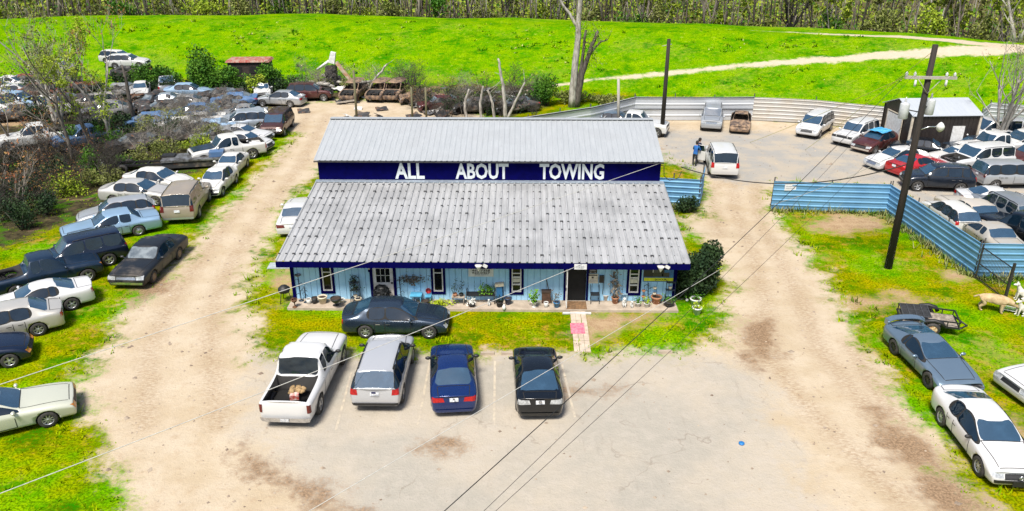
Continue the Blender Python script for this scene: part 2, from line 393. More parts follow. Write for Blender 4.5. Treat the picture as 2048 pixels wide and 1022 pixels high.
def ground_piece(name, mask):
    ny, nx = GX.shape
    ii = np.arange(ny*nx).reshape(ny, nx)
    q = np.stack([ii[:-1, :-1], ii[:-1, 1:], ii[1:, 1:], ii[1:, :-1]], -1)[mask]
    us, inv = np.unique(q.ravel(), return_inverse=True)
    V = np.stack([GX.ravel()[us], GYY.ravel()[us], GZ.ravel()[us]], 1)
    me = mesh_np(name, V, inv.reshape(-1, 4), [GM], smooth=True)
    for k, a in ATTR.items():
        at = me.attributes.new(k, 'FLOAT', 'POINT'); at.data.foreach_set('value', a.ravel()[us].astype(np.float32))
    o = obj(name, me); o['kind'] = 'structure'; return o
cen = lambda a: (a[:-1, :-1]+a[1:, 1:]+a[:-1, 1:]+a[1:, :-1])/4
m_l = cen(sd_l) > 0; m_y = (cen(sd_y) > 0) & ~m_l; m_d = (cen(sd_d) > 0) & ~m_l & ~m_y
m_r = (cen(sd_r) > 0) & ~m_l & ~m_y & ~m_d; m_v = (cen(levee_t) > .03) & ~m_r & (cen(pine) < 3) & ~m_d; m_g = ~(m_l | m_y | m_d | m_r | m_v)
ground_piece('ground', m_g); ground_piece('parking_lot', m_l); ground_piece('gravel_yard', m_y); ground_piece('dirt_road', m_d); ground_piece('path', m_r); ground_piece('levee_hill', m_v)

# grass tufts -----------------------------------------------------------------
def gmask(X, Y):
    a = np.maximum(sdf(dirt, X, Y), sdf(lot, X, Y)); return a
N = 34000
X = nr.uniform(-34, 34, N); Y = nr.uniform(14, 76, N); keep_ = gmask(X, Y) < nr.normal(0, .45, N)-.1
pb = np.max([sdf(p, X, Y) for p in bare], 0); keep_ &= (pb < -.2) & ~((X > -11.2) & (X < 7.6) & (Y > 32.6) & (Y < 50))
keep_ &= nr.random(N) < np.clip(30/Y, .3, 1)*.9
X, Y = X[keep_], Y[keep_]; n = len(X)
hgt = nr.gamma(2.0, .022, n)+.02; Z = terrain(X, Y)
nb = 3
V = []; 
ang = nr.uniform(0, 6.28, (n, nb)); ln = nr.uniform(.3, .9, (n, nb))
bx = X[:, None]+nr.normal(0, .07, (n, nb)); by = Y[:, None]+nr.normal(0, .07, (n, nb)); h = hgt[:, None]*nr.uniform(.6, 1.2, (n, nb))
wd = .03
p0 = np.stack([bx-np.sin(ang)*wd, by+np.cos(ang)*wd, Z[:, None]+0*bx-.01], -1); p1 = np.stack([bx+np.sin(ang)*wd, by-np.cos(ang)*wd, Z[:, None]+0*bx-.01], -1)
p2 = np.stack([bx+np.cos(ang)*h*ln, by+np.sin(ang)*h*ln, Z[:, None]+h], -1)
V = np.stack([p0, p1, p2], 2).reshape(-1, 3)
t = NT('grass_blades'); Pw = t.coord('World')
t.set(t.mix(t.ramp(t.noise(Pw, 1.3, 4), .35, .65), (.10, .21, .001), (.27, .33, .002)), .9, 0, .0); GRASSM = t.m
N = 5200; X = nr.uniform(-30, 32, N); Y = nr.uniform(14, 66, N); e_ = gmask(X, Y); kk = (np.abs(e_+.5) < nr.gamma(1.5, .45, N)) & (e_ < .5) & ~((X > -11.2) & (X < 7.6) & (Y > 32.6) & (Y < 50))
X, Y = X[kk], Y[kk]; m_ = len(X); nb = 9
bx = X[:, None]+nr.normal(0, .10, (m_, nb)); by = Y[:, None]+nr.normal(0, .10, (m_, nb)); h = nr.gamma(2.2, .05, (m_, 1))*nr.uniform(.5, 1.2, (m_, nb))+.03; ang = nr.uniform(0, 6.28, (m_, nb)); zz = 0*bx-.01
q0 = np.stack([bx-np.sin(ang)*.035, by+np.cos(ang)*.035, zz], -1); q1 = np.stack([bx+np.sin(ang)*.035, by-np.cos(ang)*.035, zz], -1); q2 = np.stack([bx+np.cos(ang)*h*.7, by+np.sin(ang)*h*.7, zz+h], -1)
V = np.concatenate([V, np.stack([q0, q1, q2], 2).reshape(-1, 3)])
tag(obj('grass', mesh_np('grass', V, np.arange(len(V)).reshape(-1, 3), [GRASSM])), 'short spring grass tufts on the lawns and verges', 'grass', kind='stuff')

# loose stones on the drives, lot and yard
N = 9000; X = nr.uniform(-30, 34, N); Y = nr.uniform(14, 70, N); e_ = gmask(X, Y); kk = (e_ > -.3) & (nr.random(N) < np.where(sdf(lot, X, Y) > .4, .25, 1.)) & ~((X > -11.2) & (X < 7.6) & (Y > 32.6) & (Y < 50))
X, Y = X[kk], Y[kk]; n = len(X); s_ = nr.gamma(1.6, .016, n)+.012
oct_ = np.array([(1, 0, 0), (0, 1, 0), (-1, 0, 0), (0, -1, 0), (0, 0, .7)], float); of = np.array([(0, 1, 4), (1, 2, 4), (2, 3, 4), (3, 0, 4)])
V = (np.stack([X, Y, 0*X+.002], 1)[:, None, :]+oct_[None]*s_[:, None, None]*nr.uniform(.6, 1.4, (n, 5, 3))).reshape(-1, 3); Fq = (of[None]+5*np.arange(n)[:, None, None]).reshape(-1, 3)
tag(obj('gravel', mesh_np('gravel', V, Fq, [mat('loose_stone', (.40, .33, .25), .9, col2=(.15, .11, .08), scale=1.1, coord='World')])), 'loose stones scattered over the dirt drives and yard', 'gravel', kind='stuff')
# taller clumps on the levee slope
N = 7000; X = nr.uniform(-70, 62, N); Y = nr.uniform(60, 112, N); lt = np.clip((Y-(crest(X)-17))/16, -1, 2); cl = np.sin(X*.31+np.sin(Y*.5)*1.5)+np.sin(Y*.9+X*.13)+np.sin(X*.9+1.)*.7
kk = (lt > -.2) & (lt < 1.15) & (gmask(X, Y) < -1) & (nr.random(N) < np.clip(.35+.25*cl, .05, 1))
dr = np.minimum(pldist(ramp, X, Y), 99); kk &= dr > 1.6
X, Y = X[kk], Y[kk]; n = len(X); nb = 7; Z = terrain(X, Y)
bx = X[:, None]+nr.normal(0, .20, (n, nb)); by = Y[:, None]+nr.normal(0, .16, (n, nb)); h = nr.gamma(2.0, .07, (n, 1))*nr.uniform(.5, 1.2, (n, nb))+.05; ang = nr.uniform(0, 6.28, (n, nb)); zz = Z[:, None]+0*bx-.03
q0 = np.stack([bx-np.sin(ang)*.09, by+np.cos(ang)*.09, zz], -1); q1 = np.stack([bx+np.sin(ang)*.09, by-np.cos(ang)*.09, zz], -1); q2 = np.stack([bx+np.cos(ang)*h*.8, by+np.sin(ang)*h*.8, zz+h], -1)
V = np.stack([q0, q1, q2], 2).reshape(-1, 3)
t = NT('levee_blades'); Pw = t.coord('World'); c = t.mix(t.ramp(t.noise(Pw, .5, 4), .40, .60), (.03, .15, .002), (.22, .33, .008)); c = t.mix(t.ramp(t.noise(Pw, 1.7, 3), .60, .66), c, (.42, .40, .16))
t.set(c, .9, 0, .0)
tag(obj('tall_grass', mesh_np('tall_grass', V, np.arange(len(V)).reshape(-1, 3), [t.m])), 'uneven taller grass clumps over the green levee slope', 'grass', kind='stuff')
# ---------------------------------------------------------------- vehicles
DG = None
def evalmesh(o):
    dg = bpy.context.evaluated_depsgraph_get(); dg.update()
    return bpy.data.meshes.new_from_object(o.evaluated_get(dg))
SEDAN = dict(L=4.9, W=1.83, H=1.46, wb=2.78, fo=.95, r=.33, zh=.98, zn=.70, zt=1.06, zd=.98, zb=.99, xc=.95, xrf=.22, xrr=-1.12, xrb=-1.80, rw=.60, mid=[-.38], sg='pggg', nose=.16)
def T(base, **k):
    d = dict(base); d.update(k); return d
TYPES = {
 'sedan': SEDAN,
 'altima': T(SEDAN, L=4.6, W=1.80, H=1.40, wb=2.67, xrr=-.75, xrb=-1.72, mid=[-.30], zt=1.06, zd=1.02, rw=.60),
 'bimmer': T(SEDAN, L=4.6, W=1.79, H=1.41, wb=2.76, fo=.80, xc=.75, xrf=.1, xrr=-.85, xrb=-1.5, mid=[-.42], zt=1.02, zd=.98),
 'maxima': T(SEDAN, L=4.9, W=1.86, H=1.43, wb=2.78, xc=1.0, xrf=.2, xrr=-.95, xrb=-1.85, zt=1.1, zd=1.06, r=.35),
 'vic': T(SEDAN, L=5.35, W=1.98, H=1.46, wb=2.92, fo=1.05, zh=.96, zn=.80, zt=.99, zd=.93, xc=.90, xrf=.20, xrr=-1.05, xrb=-1.60, mid=[-.42], rw=.66, nose=.08, box=1, plan=.09),
 'oldsedan': T(SEDAN, L=5.1, W=1.9, H=1.38, wb=2.75, fo=1.05, zh=.94, zn=.76, zt=.97, zd=.90, xc=.75, xrf=.05, xrr=-1.0, xrb=-1.5, mid=[-.55], rw=.64, nose=.08, box=1, plan=.09),
 'compact': T(SEDAN, L=4.4, W=1.72, H=1.44, wb=2.6, fo=.86, r=.31, xc=.85, xrf=.18, xrr=-.9, xrb=-1.5, mid=[-.40]),
 'coupe': T(SEDAN, L=4.95, W=1.86, H=1.36, wb=2.8, fo=1.0, zh=.94, xc=.80, xrf=.05, xrr=-.85, xrb=-1.65, mid=[-.55], rw=.57, zt=1.0),
 'smallcoupe': T(SEDAN, L=4.35, W=1.7, H=1.34, wb=2.5, fo=.9, r=.3, zh=.92, xc=.72, xrf=.05, xrr=-.8, xrb=-1.6, mid=[-.5], rw=.58, zt=.96, zd=.93),
 'firebird': T(SEDAN, L=4.95, W=1.9, H=1.27, wb=2.57, fo=1.12, r=.34, zh=.90, zn=.56, zt=.95, zd=.92, zb=.90, xc=.75, xrf=-.15, xrr=-.75, xrb=-1.9, mid=[-.60], rw=.55, nose=.35, plan=.26),
 'crossover': T(SEDAN, L=4.7, W=1.93, H=1.70, wb=2.82, fo=.92, r=.37, zh=1.14, zn=.92, zt=1.12, zd=1.12, zb=1.14, xc=1.05, xrf=.40, xrr=-1.85, xrb=-2.22, mid=[-.35, -1.3], sg='gggggg', rw=.66, nose=.12),
 'rogue': T(SEDAN, L=4.65, W=1.84, H=1.70, wb=2.7, fo=.92, r=.36, zh=1.12, zn=.88, zt=1.12, zd=1.12, zb=1.13, xc=1.02, xrf=.35, xrr=-1.75, xrb=-2.17, mid=[-.35, -1.25], sg='gggggg', rw=.64),
 'bigsuv': T(SEDAN, L=5.15, W=2.02, H=1.92, wb=2.95, fo=.97, r=.39, zh=1.22, zn=1.08, zt=1.2, zd=1.2, zb=1.22, xc=1.05, xrf=.48, xrr=-2.3, xrb=-2.48, mid=[-.25, -1.2], sg='gggggg', rw=.76, nose=.06, plan=.08, box=1),
 'midsuv': T(SEDAN, L=4.7, W=1.84, H=1.75, wb=2.75, fo=.85, r=.36, zh=1.10, zn=.98, zt=1.08, zd=1.08, zb=1.10, xc=.98, xrf=.42, xrr=-2.05, xrb=-2.25, mid=[-.3, -1.15], sg='gggggg', rw=.72, nose=.06, plan=.09, box=1),
 'minivan': T(SEDAN, L=4.9, W=1.96, H=1.74, wb=2.98, fo=.98, r=.34, zh=1.12, zn=.80, zt=1.06, zd=1.06, zb=1.08, xc=1.45, xrf=.62, xrr=-2.1, xrb=-2.36, mid=[-.25, -1.35], sg='gggggg', rw=.70, nose=.18),
 'wagon': T(SEDAN, L=4.6, W=1.74, H=1.48, wb=2.62, fo=.88, r=.32, zh=.98, zt=.98, zd=.98, zb=1.0, xc=.88, xrf=.2, xrr=-1.78, xrb=-2.14, mid=[-.40, -1.2], sg='gggggg', rw=.61),
 'van': T(SEDAN, L=5.4, W=2.0, H=2.05, wb=3.4, fo=.85, r=.37, zh=1.2, zn=1.02, zt=1.2, zd=1.2, zb=1.22, xc=1.75, xrf=1.15, xrr=-2.5, xrb=-2.62, mid=[.2, -1.2], sg='gggggg', rw=.8, nose=.1, plan=.08, box=1),
 'truck': T(SEDAN, L=5.6, W=2.0, H=1.90, wb=3.5, fo=.92, r=.40, zh=1.18, zn=1.03, zt=1.20, zd=1.20, zb=1.22, xc=.95, xrf=.40, xrr=-.72, xrb=-.92, mid=[-.25], sg='pggg', rw=.70, nose=.07, plan=.10, bed=1, box=1, midp=1),
 'oldtruck': T(SEDAN, L=5.2, W=1.85, H=1.72, wb=3.1, fo=.9, r=.36, zh=1.08, zn=.94, zt=1.08, zd=1.08, zb=1.1, xc=.95, xrf=.42, xrr=-.62, xrb=-.82, mid=[-.2], sg='pggg', rw=.70, nose=.07, plan=.10, bed=1, box=1, midp=1),
}
WHEELS = {}
def wheel_mesh(r, style):
    k = (round(r, 2), style)
    if k in WHEELS: return WHEELS[k]
    w = .105
    t = MB(); t.lathe([(r*.60, -w), (r*.9, -w*1.02), (r*.985, -w*.8), (r, 0), (r*.985, w*.8), (r*.9, w*1.02), (r*.60, w)], n=22, axis='Y', capb=False)
    rm = MB(); q = r*.64
    rm.lathe([(q, -.06), (q*1.0, .095), (q*.94, .10), (q*.86, .07)], n=20, axis='Y', capb=False, mi=0)
    rm.lathe([(q*.97, .02), (.0001, .02)], n=20, axis='Y', capb=False, mi=1)
    if style == 'hub':
        rm.lathe([(q*.88, .055), (q*.7, .085), (q*.45, .075), (q*.3, .10), (.0001, .105)], n=20, axis='Y', capb=False, mi=0)
    else:
        ns = {'five': 5, 'seven': 7, 'ten': 9}.get(style, 5)
        for i in range(ns):
            a = 2*math.pi*i/ns; wd = {5: .075, 7: .055, 9: .04}[ns]
            c, s = math.cos(a), math.sin(a)
            rm.box((c*q*.5, .065, s*q*.5), (q*.95, .03, wd), ry=-a)
        rm.lathe([(q*.25, .08), (.0001, .10)], n=10, axis='Y', capb=False)
    WHEELS[k] = (t.mesh('tyre', RUBBER), rm)
    return WHEELS[k]
RIMM = {}
def rim_mesh(r, style, m):
    k = (round(r, 2), style, m.name)
    if k not in RIMM: RIMM[k] = wheel_mesh(r, style)[1].mesh('rim', [m, HUB])
    return RIMM[k]

def drape(bvh, q, d, off=.008, nu=6, nv=4, thick=.0):
    """lay a bilinear quad on the body along direction d -> verts/faces, or None where it misses"""
    d = Vector(d).normalized(); V = []; ok = True
    q = [Vector(p) for p in q]
    for j in range(nv+1):
        for i in range(nu+1):
            u, v = i/nu, j/nv
            p = (q[0]*(1-u)+q[1]*u)*(1-v)+(q[3]*(1-u)+q[2]*u)*v
            h = bvh.ray_cast(p-d*3, d)
            if h[0] is None: V.append(None)
            else: V.append(h[0]-d*off+h[1]*off*.4*(1 if h[1].dot(d) < 0 else -1))
    Fs = []
    for j in range(nv):
        for i in range(nu):
            f = (j*(nu+1)+i, j*(nu+1)+i+1, (j+1)*(nu+1)+i+1, (j+1)*(nu+1)+i)
            if all(V[k] is not None for k in f):
                zs = [V[k].dot(d) for k in f]
                if max(zs)-min(zs) < .30: Fs.append(f)
    used = sorted({k for f in Fs for k in f}); mp = {k: i for i, k in enumerate(used)}
    return [V[k] for k in used], [tuple(mp[k] for k in f) for f in Fs]

CARCACHE = {}
def car_parts(tp, var=''):
    """list of (name, mesh, slot keys, side) in car space, built once per body shape"""
    key = (tp, var)
    if key in CARCACHE: return CARCACHE[key]
    P = dict(TYPES[tp]); P['zb'] -= .075 if P['H'] < 1.6 else .06; DZ = .02; L, W, H = P['L'], P['W'], P['H']; hw = W/2
    zl = .24 if H < 1.6 else .34
    def st(x, w, top, c0, zs, kind, xo=(0, 0, 0, 0, 0, 0)):
        # six ring points: crown, rail, belt, shoulder, flank, sill
        if kind == 'deck':
            yr = .80*w; pts = [(yr*.45, top), (yr, top-.03), (.945*w, top-.065), (w, top-.17), (w*.985, zs), (w*.93, zl)]
        else:
            yr = P['rw']; yr = yr*hw/.92 if yr < .62*hw*1.6 else yr
            pts = [(yr*.5, top), (yr, top-.045), (.95*w, P['zb']), (w, P['zb']-.13), (w*.985, zs), (w*.93, zl)]
        return [(x+xo[i], p[0], p[1]) for i, p in enumerate(pts)]
    xf, xr = L/2, -L/2
    zm = .52 if H < 1.6 else .62
    n_ = P['nose']; wag = P['zd'] >= TYPES[tp]['zb']-.03 and P['xrb'] < xr+.35
    S = []
    tw = .93 if P.get('box') else .86
    tail_o = (.05, .05, .04, .0, -.04, .03)
    S.append(('t', st(xr+.02, hw*tw, P['zd'], 0, zm, 'deck', tail_o)))
    if not wag: S.append(('t', st(xr+.32, hw*.985, (P['zd']+P['zt'])/2+.005, 0, zm, 'deck')))
    S.append(('rb', st(P['xrb'], hw*(.96 if wag else 1.), P['zt'], 0, zm, 'deck')))
    S.append(('rr', st(P['xrr'], hw, H-.035, 0, zm, 'roof')))
    for x in sorted(P['mid']): S.append(('m', st(x, hw, H, 0, zm, 'roof')))
    S.append(('rf', st(P['xrf'], hw, H-.03, 0, zm, 'roof')))
    S.append(('c', st(P['xc'], hw, P['zh'], 0, zm, 'deck')))
    S.append(('h', st((P['xc']+xf)/2+.05, hw*.995, P['zh']*.5+P['zn']*.5+.06, 0, zm, 'deck')))
    S.append(('h', st(xf-.30, hw*.97, P['zn']+.045, 0, zm, 'deck')))
    S.append(('n', st(xf-.04, hw*(.94 if P.get('box') else .86), P['zn'], 0, zm-.02, 'deck', (-n_, -n_, -n_*.9, -n_*.35, .03, -.04))))
    plan = P.get('plan', .18)
    bm = bmesh.new(); ringv = []
    cvl = bm.verts.layers.float.new('crease_vert'); cr = bm.edges.layers.float.new('crease_edge')
    for k, (kd, pts) in enumerate(S):
        row = []
        for (x, y, z) in pts:
            if kd in 'tn' and (k in (0, len(S)-1)):
                sg = 1 if x > 0 else -1; x = x-sg*plan*(y/hw)**2+sg*plan*.1
            row.append((bm.verts.new((x, y, z)), bm.verts.new((x, -y, z))))
        ringv.append(row)
    gl = {}
    nS = len(S); kinds = [s[0] for s in S]
    ir, irf, ic, irb = kinds.index('rr'), kinds.index('rf'), kinds.index('c'), kinds.index('rb')
    def face(vs, mi=0):
        f = bm.faces.new(vs); f.smooth = True; f.material_index = mi; return f
    for k in range(nS-1):
        a, b = ringv[k], ringv[k+1]
        top = face((a[0][1], b[0][1], b[0][0], a[0][0]))
        face((a[5][0], b[5][0], b[5][1], a[5][1]), 1)
        g = None
        if k == irb: g = 'rear_window'
        if k == irf: g = 'windshield'
        if g: gl.setdefault(g, []).append(top)
        for j in range(5):
            for sd in (0, 1):
                vs = (a[j][0], b[j][0], b[j+1][0], a[j+1][0]) if sd == 0 else (a[j+1][1], b[j+1][1], b[j][1], a[j][1])
                f = face(vs)
                if g and j == 0: gl[g].append(f)
                if j == 1 and irb <= k <= irf:
                    seg = P['sg'][k-irb] if k-irb < len(P['sg']) else 'g'
                    if seg == 'g':
                        nm = ('side_window', min(k, irf-1), sd)
                        gl.setdefault(nm, []).append(f)
    for row, rev in ((ringv[0], False), (ringv[-1], True)):
        for j in range(5):
            vs = (row[j][0], row[j+1][0], row[j+1][1], row[j][1])
            face(vs[::-1] if rev else vs)
    # inset glass
    idx = {}
    n = 2
    for nm, fs in gl.items():
        th = (.05 if not wag else .06) if nm == 'rear_window' else (.018 if nm != 'windshield' else .035)
        r_ = bmesh.ops.inset_region(bm, faces=fs, thickness=th, use_even_offset=True, use_boundary=True)
        for f in r_['faces']:
            f.material_index = 1 if nm[0] == 'side_window' and not P.get('box') else 0
        if nm == 'windshield' or nm == 'rear_window':
            pass
        for f in fs: f.material_index = n
        idx[n] = nm; n += 1
    for e in bm.edges:
        ms = {f.material_index for f in e.link_faces}
        if len(ms) > 1 and max(ms) > 1: e[cr] = max(e[cr], .95)
    for v in bm.verts:
        gf = [f.material_index for f in v.link_faces if f.material_index > 1]
        if len(gf) == 1: v[cvl] = .85 if P.get('box') else .75
    def crease_ring(row, v, js=range(6)):
        for j in js:
            pass
    def ce(v1, v2, val):
        e = bm.edges.get((v1, v2))
        if e: e[cr] = val
    for k in range(nS-1):
        for sd in (0, 1):
            ce(ringv[k][5][sd], ringv[k+1][5][sd], .8)
            if P.get('box'):
                ce(ringv[k][1][sd], ringv[k+1][1][sd], .35); ce(ringv[k][3][sd], ringv[k+1][3][sd], .45)
    for row, v in ((ringv[0], .75), (ringv[-1], .7)):
        for sd in (0, 1):
            for j in range(5): ce(row[j][sd], row[j+1][sd], v if P.get('box') or j < 2 else v*.6)
        ce(row[0][0], row[0][1], v); ce(row[5][0], row[5][1], .9)
    for k, v in ((ic, .75), (irb, .55), (ir, .35), (irf, .2)):
        ce(ringv[k][0][0], ringv[k][0][1], v)
        for sd in (0, 1): ce(ringv[k][0][sd], ringv[k][1][sd], v); ce(ringv[k][1][sd], ringv[k][2][sd], v*.6)
    bmesh.ops.recalc_face_normals(bm, faces=bm.faces)
    me = bpy.data.meshes.new('cage'); bm.to_mesh(me); bm.free()
    for i in range(n): me.materials.append(BLACK)
    o = bpy.data.objects.new('cage', me); COL.objects.link(o)
    s_ = o.modifiers.new('s', 'SUBSURF'); s_.levels = 2; s_.render_levels = 2
    fx = xf-P['fo']; rx = fx-P['wb']; cut = []
    r = P['r']
    cm = MB()
    for x in (fx, rx):
        for sd in (-1, 1):
            prof = [(r+.055, 0), (r+.055, .5)]
            y0 = hw-.30 if sd > 0 else -(hw+.2)
            cm.lathe([(r+.055, y0), (r+.055, y0+.5)], c=(x, 0, r), n=24, axis='Y', capb=True, capt=True, mi=1)
    def cutter(mb):
        m2 = mb.mesh('cut', [BLACK]*n)
        b2 = bmesh.new(); b2.from_mesh(m2); bmesh.ops.recalc_face_normals(b2, faces=b2.faces); b2.to_mesh(m2); b2.free()
        c = bpy.data.objects.new('cut', m2); COL.objects.link(c); cut.append(c)
        md = o.modifiers.new('b', 'BOOLEAN'); md.operation = 'DIFFERENCE'; md.object = c; md.solver = 'EXACT'
    cutter(cm)
    if P.get('bed'):
        b_ = MB(); x0, x1 = xr+.16, P['xrb']-.12
        b_.box(((x0+x1)/2, 0, 1.25), (x1-x0, W*.80, 1.1), mi=1); cutter(b_)
    if 'nohood' in var:
        b_ = MB(); x0, x1 = P['xc']+.12, xf-.12
        b_.box(((x0+x1)/2, 0, 1.25), (x1-x0, W*.72, 1.3), mi=1); cutter(b_)
    full = evalmesh(o)
    for c in cut+[o]: bpy.data.objects.remove(c)
    if 'wreck' in var or 'dent' in var:
        co = np.empty(len(full.vertices)*3, np.float32); full.vertices.foreach_get('co', co); co = co.reshape(-1, 3)
        am = .20 if 'wreck' in var else .07
        sd_ = hash(key[0]) % 7 if False else len(tp)*1.7
        for i, p in enumerate(co):
            q = Vector(p)*1.5+Vector((sd_, 0, 0)); nv_ = mnoise.noise_vector(q)*am+mnoise.noise_vector(q*2.7)*am*.4
            if 'wreck' in var:
                fz = max(0, (p[0]-xf+1.6)/1.6); co[i][2] -= .18*max(0, p[2]-.75)*(1+mnoise.noise(q*.7)); co[i][0] -= .35*fz*fz*(1+nv_.x*3)
            co[i] += np.array(nv_)*(1 if p[2] > .4 else .3)
        full.vertices.foreach_set('co', co.ravel()); full.update()
    bvh = BVHTree.FromPolygons([v.co.copy() for v in full.vertices], [tuple(p.vertices) for p in full.polygons])
    # split by region
    nv = len(full.vertices); co = np.empty(nv*3, np.float32); full.vertices.foreach_get('co', co); co = co.reshape(-1, 3)
    groups = {}
    for p in full.polygons:
        k = p.material_index
        groups.setdefault(0 if k < 2 else k, []).append((tuple(p.vertices), k))
    parts = []
    body = MB()
    def sub(fs, mb, off=0.):
        us = sorted({v for f, _ in fs for v in f}); mp = {v: i for i, v in enumerate(us)}
        base = len(mb.v); mb.v += [tuple(float(q) for q in co[v]) for v in us]
        for f, k in fs: mb.f.append(tuple(base+mp[v] for v in f)); mb.m.append(min(k, 1) if off == 0 else 0); mb.sm.append(True)
    sub(groups.get(0, []), body)
    # panel gaps
    def seam(pts, d, wdt=.026):
        for a, b in zip(pts[:-1], pts[1:]):
            a, b = Vector(a), Vector(b); t = (b-a).normalized(); s2 = t.cross(Vector(d).normalized())*wdt/2
            V, Fs = drape(bvh, [a-s2, b-s2, b+s2, a+s2], d, .004, max(2, int((b-a).length/.12)), 1)
            if Fs: body.add(V, Fs, 1)
    if 'burnt' not in var:
        xs = [P['xrf']+.35*(P['xc']-P['xrf'])+.25, P['mid'][-1]-.03] + ([P['mid'][0]-.1 if len(P['mid']) > 1 else rx+.42] if not P.get('bed') else [])
        for sd in (1, -1):
            d = (0, -sd, 0)
            for x in xs: seam([(x, 0, zl+.08), (x, 0, P['zb']-.08)], d)
            seam([(xs[-1], 0, zl+.08), (xs[0], 0, zl+.08)], d)
        hy = hw*.74
        if 'nohood' not in var:
            seam([(P['xc']-.03, -hy, 0), (P['xc']-.03, hy, 0)], (0, 0, -1))
            for sd in (1, -1): seam([(P['xc']-.03, sd*hy, 0), (xf-.24-n_, sd*hy*.86, 0)], (0, 0, -1))
            seam([(xf-.2-n_, -hy*.84, 0), (xf-.2-n_, hy*.84, 0)], (0, 0, -1))
        if not P.get('bed') and not wag:
            for sd in (1, -1): seam([(P['xrb']-.06, sd*hy*.92, 0), (xr+.14, sd*hy*.85, 0)], (0, 0, -1))
            seam([(P['xrb']-.07, -hy*.92, 0), (P['xrb']-.07, hy*.92, 0)], (0, 0, -1))
        if P.get('bed'):
            for sd in (1, -1): seam([(P['xrb']-.02, 0, zl+.05), (P['xrb']-.02, 0, 1.12)], (0, -sd, 0), .03)
    parts.append(('body', body, ['paint', 'black'], 0))
    for k, nm in idx.items():
        if k not in groups: continue
        if 'noglass' in var: continue
        m = MB(); sub(groups[k], m, 1)
        nmn = nm if isinstance(nm, str) else nm[0]
        parts.append((nmn, m, ['glass' if nmn != 'side_window' else 'sideglass'], 0))
    def patch(name, q, d, slot, off=.01, nu=6, nv=4):
        V, Fs = drape(bvh, q, d, off, nu, nv)
        if Fs:
            m = MB().add(V, Fs, 0, True); parts.append((name, m, [slot], 0))
    zt = P['zd']
    if 'burnt' not in var:
        nz = P['zn']
        for sd in (1, -1):
            y0, y1 = sd*hw*.93, sd*hw*.55
            d = (-1, -sd*.35, -.15)
            o_ = Vector((xf-.1, 0, 0))
            hz0, hz1 = nz-.20, nz-.045
            if P.get('box'): hz0, hz1 = nz-.24, nz-.06
            patch('headlight', [(xf, y0, hz0+.02), (xf, y1, hz0-.0), (xf, y1, hz1-.01), (xf-.1, y0, hz1+.02)], (-1, -sd*.18, 0), 'head')
            if wag and tp != 'crossover':
                tz0, tz1 = .78 if H < 1.6 else .85, P['zb']+.05
                q = [(xr, sd*hw*.97, tz0), (xr, sd*hw*.74, tz0), (xr, sd*hw*.76, tz1), (xr, sd*hw*.97, tz1)]
            elif tp == 'crossover':
                q = [(xr, sd*hw*.98, .86), (xr, sd*hw*.68, .84), (xr, sd*hw*.72, 1.08), (xr, sd*hw*.97, 1.10)]
            elif P.get('bed'):
                q = [(xr, sd*hw*.99, .74), (xr, sd*hw*.83, .74), (xr, sd*hw*.83, 1.06), (xr, sd*hw*.98, 1.06)]
            else:
                q = [(xr, sd*hw*.98, zt-.27), (xr, sd*hw*.42, zt-.25), (xr, sd*hw*.48, zt-.09), (xr, sd*hw*.95, zt-.07)]
            patch('taillight', q, (1, -sd*.25, -.05), 'tail')
            for hx in ([P['mid'][-1]+.12, rx+.58] if not P.get('bed') else [P['mid'][-1]+.14]):
                patch('door_handle', [(hx-.10, 0, P['zb']-.19), (hx+.10, 0, P['zb']-.19), (hx+.10, 0, P['zb']-.155), (hx-.10, 0, P['zb']-.155)], (0, -sd, 0), 'handle', .03, 2, 1)
        patch('grille', [(xf, -hw*.5, nz-.22), (xf, hw*.5, nz-.22), (xf, hw*.46, nz-.06), (xf, -hw*.46, nz-.06)], (-1, 0, -.1), 'grille')
        patch('front_bumper', [(xf, -hw*.8, zl+.07), (xf, hw*.8, zl+.07), (xf, hw*.84, zl+.20), (xf, -hw*.84, zl+.20)], (-1, 0, 0), 'fbump', .012, 12, 2)
        patch('rear_bumper', [(xr, -hw*.86, zl+.04), (xr, hw*.86, zl+.04), (xr, hw*.9, zl+(.16 if not P.get('bed') else .22)), (xr, -hw*.9, zl+(.16 if not P.get('bed') else .22))], (1, 0, 0), 'rbump', .02 if not P.get('bed') else .07, 12, 2)
        pz = zt-.24 if not wag else .82
        if P.get('bed'): pz = zl+.09
        patch('licence_plate', [(xr, -.16, pz), (xr, .16, pz), (xr, .16, pz+.15), (xr, -.16, pz+.15)], (1, 0, 0), 'plate', .03 if not P.get('bed') else .10, 2, 2)
        for sd in (1, -1):
            m = MB(); mx = P['xrf']+.42*(P['xc']-P['xrf'])+.2
            m.ball((mx, sd*(hw+.06), P['zb']+.06), (.07, .12, .07), 10, 6); m.bar((mx+.02, sd*(hw-.10), P['zb']-.01), (mx, sd*(hw+.02), P['zb']+.05), .03)
            parts.append(('mirror', m, ['mirror'], 0))
    if wag and H > 1.6 and tp != 'van' and 'burnt' not in var and tp != 'minivan':
        for sd in (1, -1):
            m = MB(); y = sd*P['rw']*hw/.92*.93; pts = []
            for i in range(7):
                x = P['xrf']-.25+(P['xrr']+.2-P['xrf']+.25)*i/6
                h = bvh.ray_cast(Vector((x, y, 4)), Vector((0, 0, -1)))
                pts.append((x, y, (h[0].z if h[0] else H)+.045))
            m.tube(pts, .018, 5); m.bar(pts[0], (pts[0][0]+.03, y, pts[0][2]-.06), .02); m.bar(pts[-1], (pts[-1][0]-.03, y, pts[-1][2]-.06), .02)
            parts.append(('roof_rail', m, ['handle'], 0))
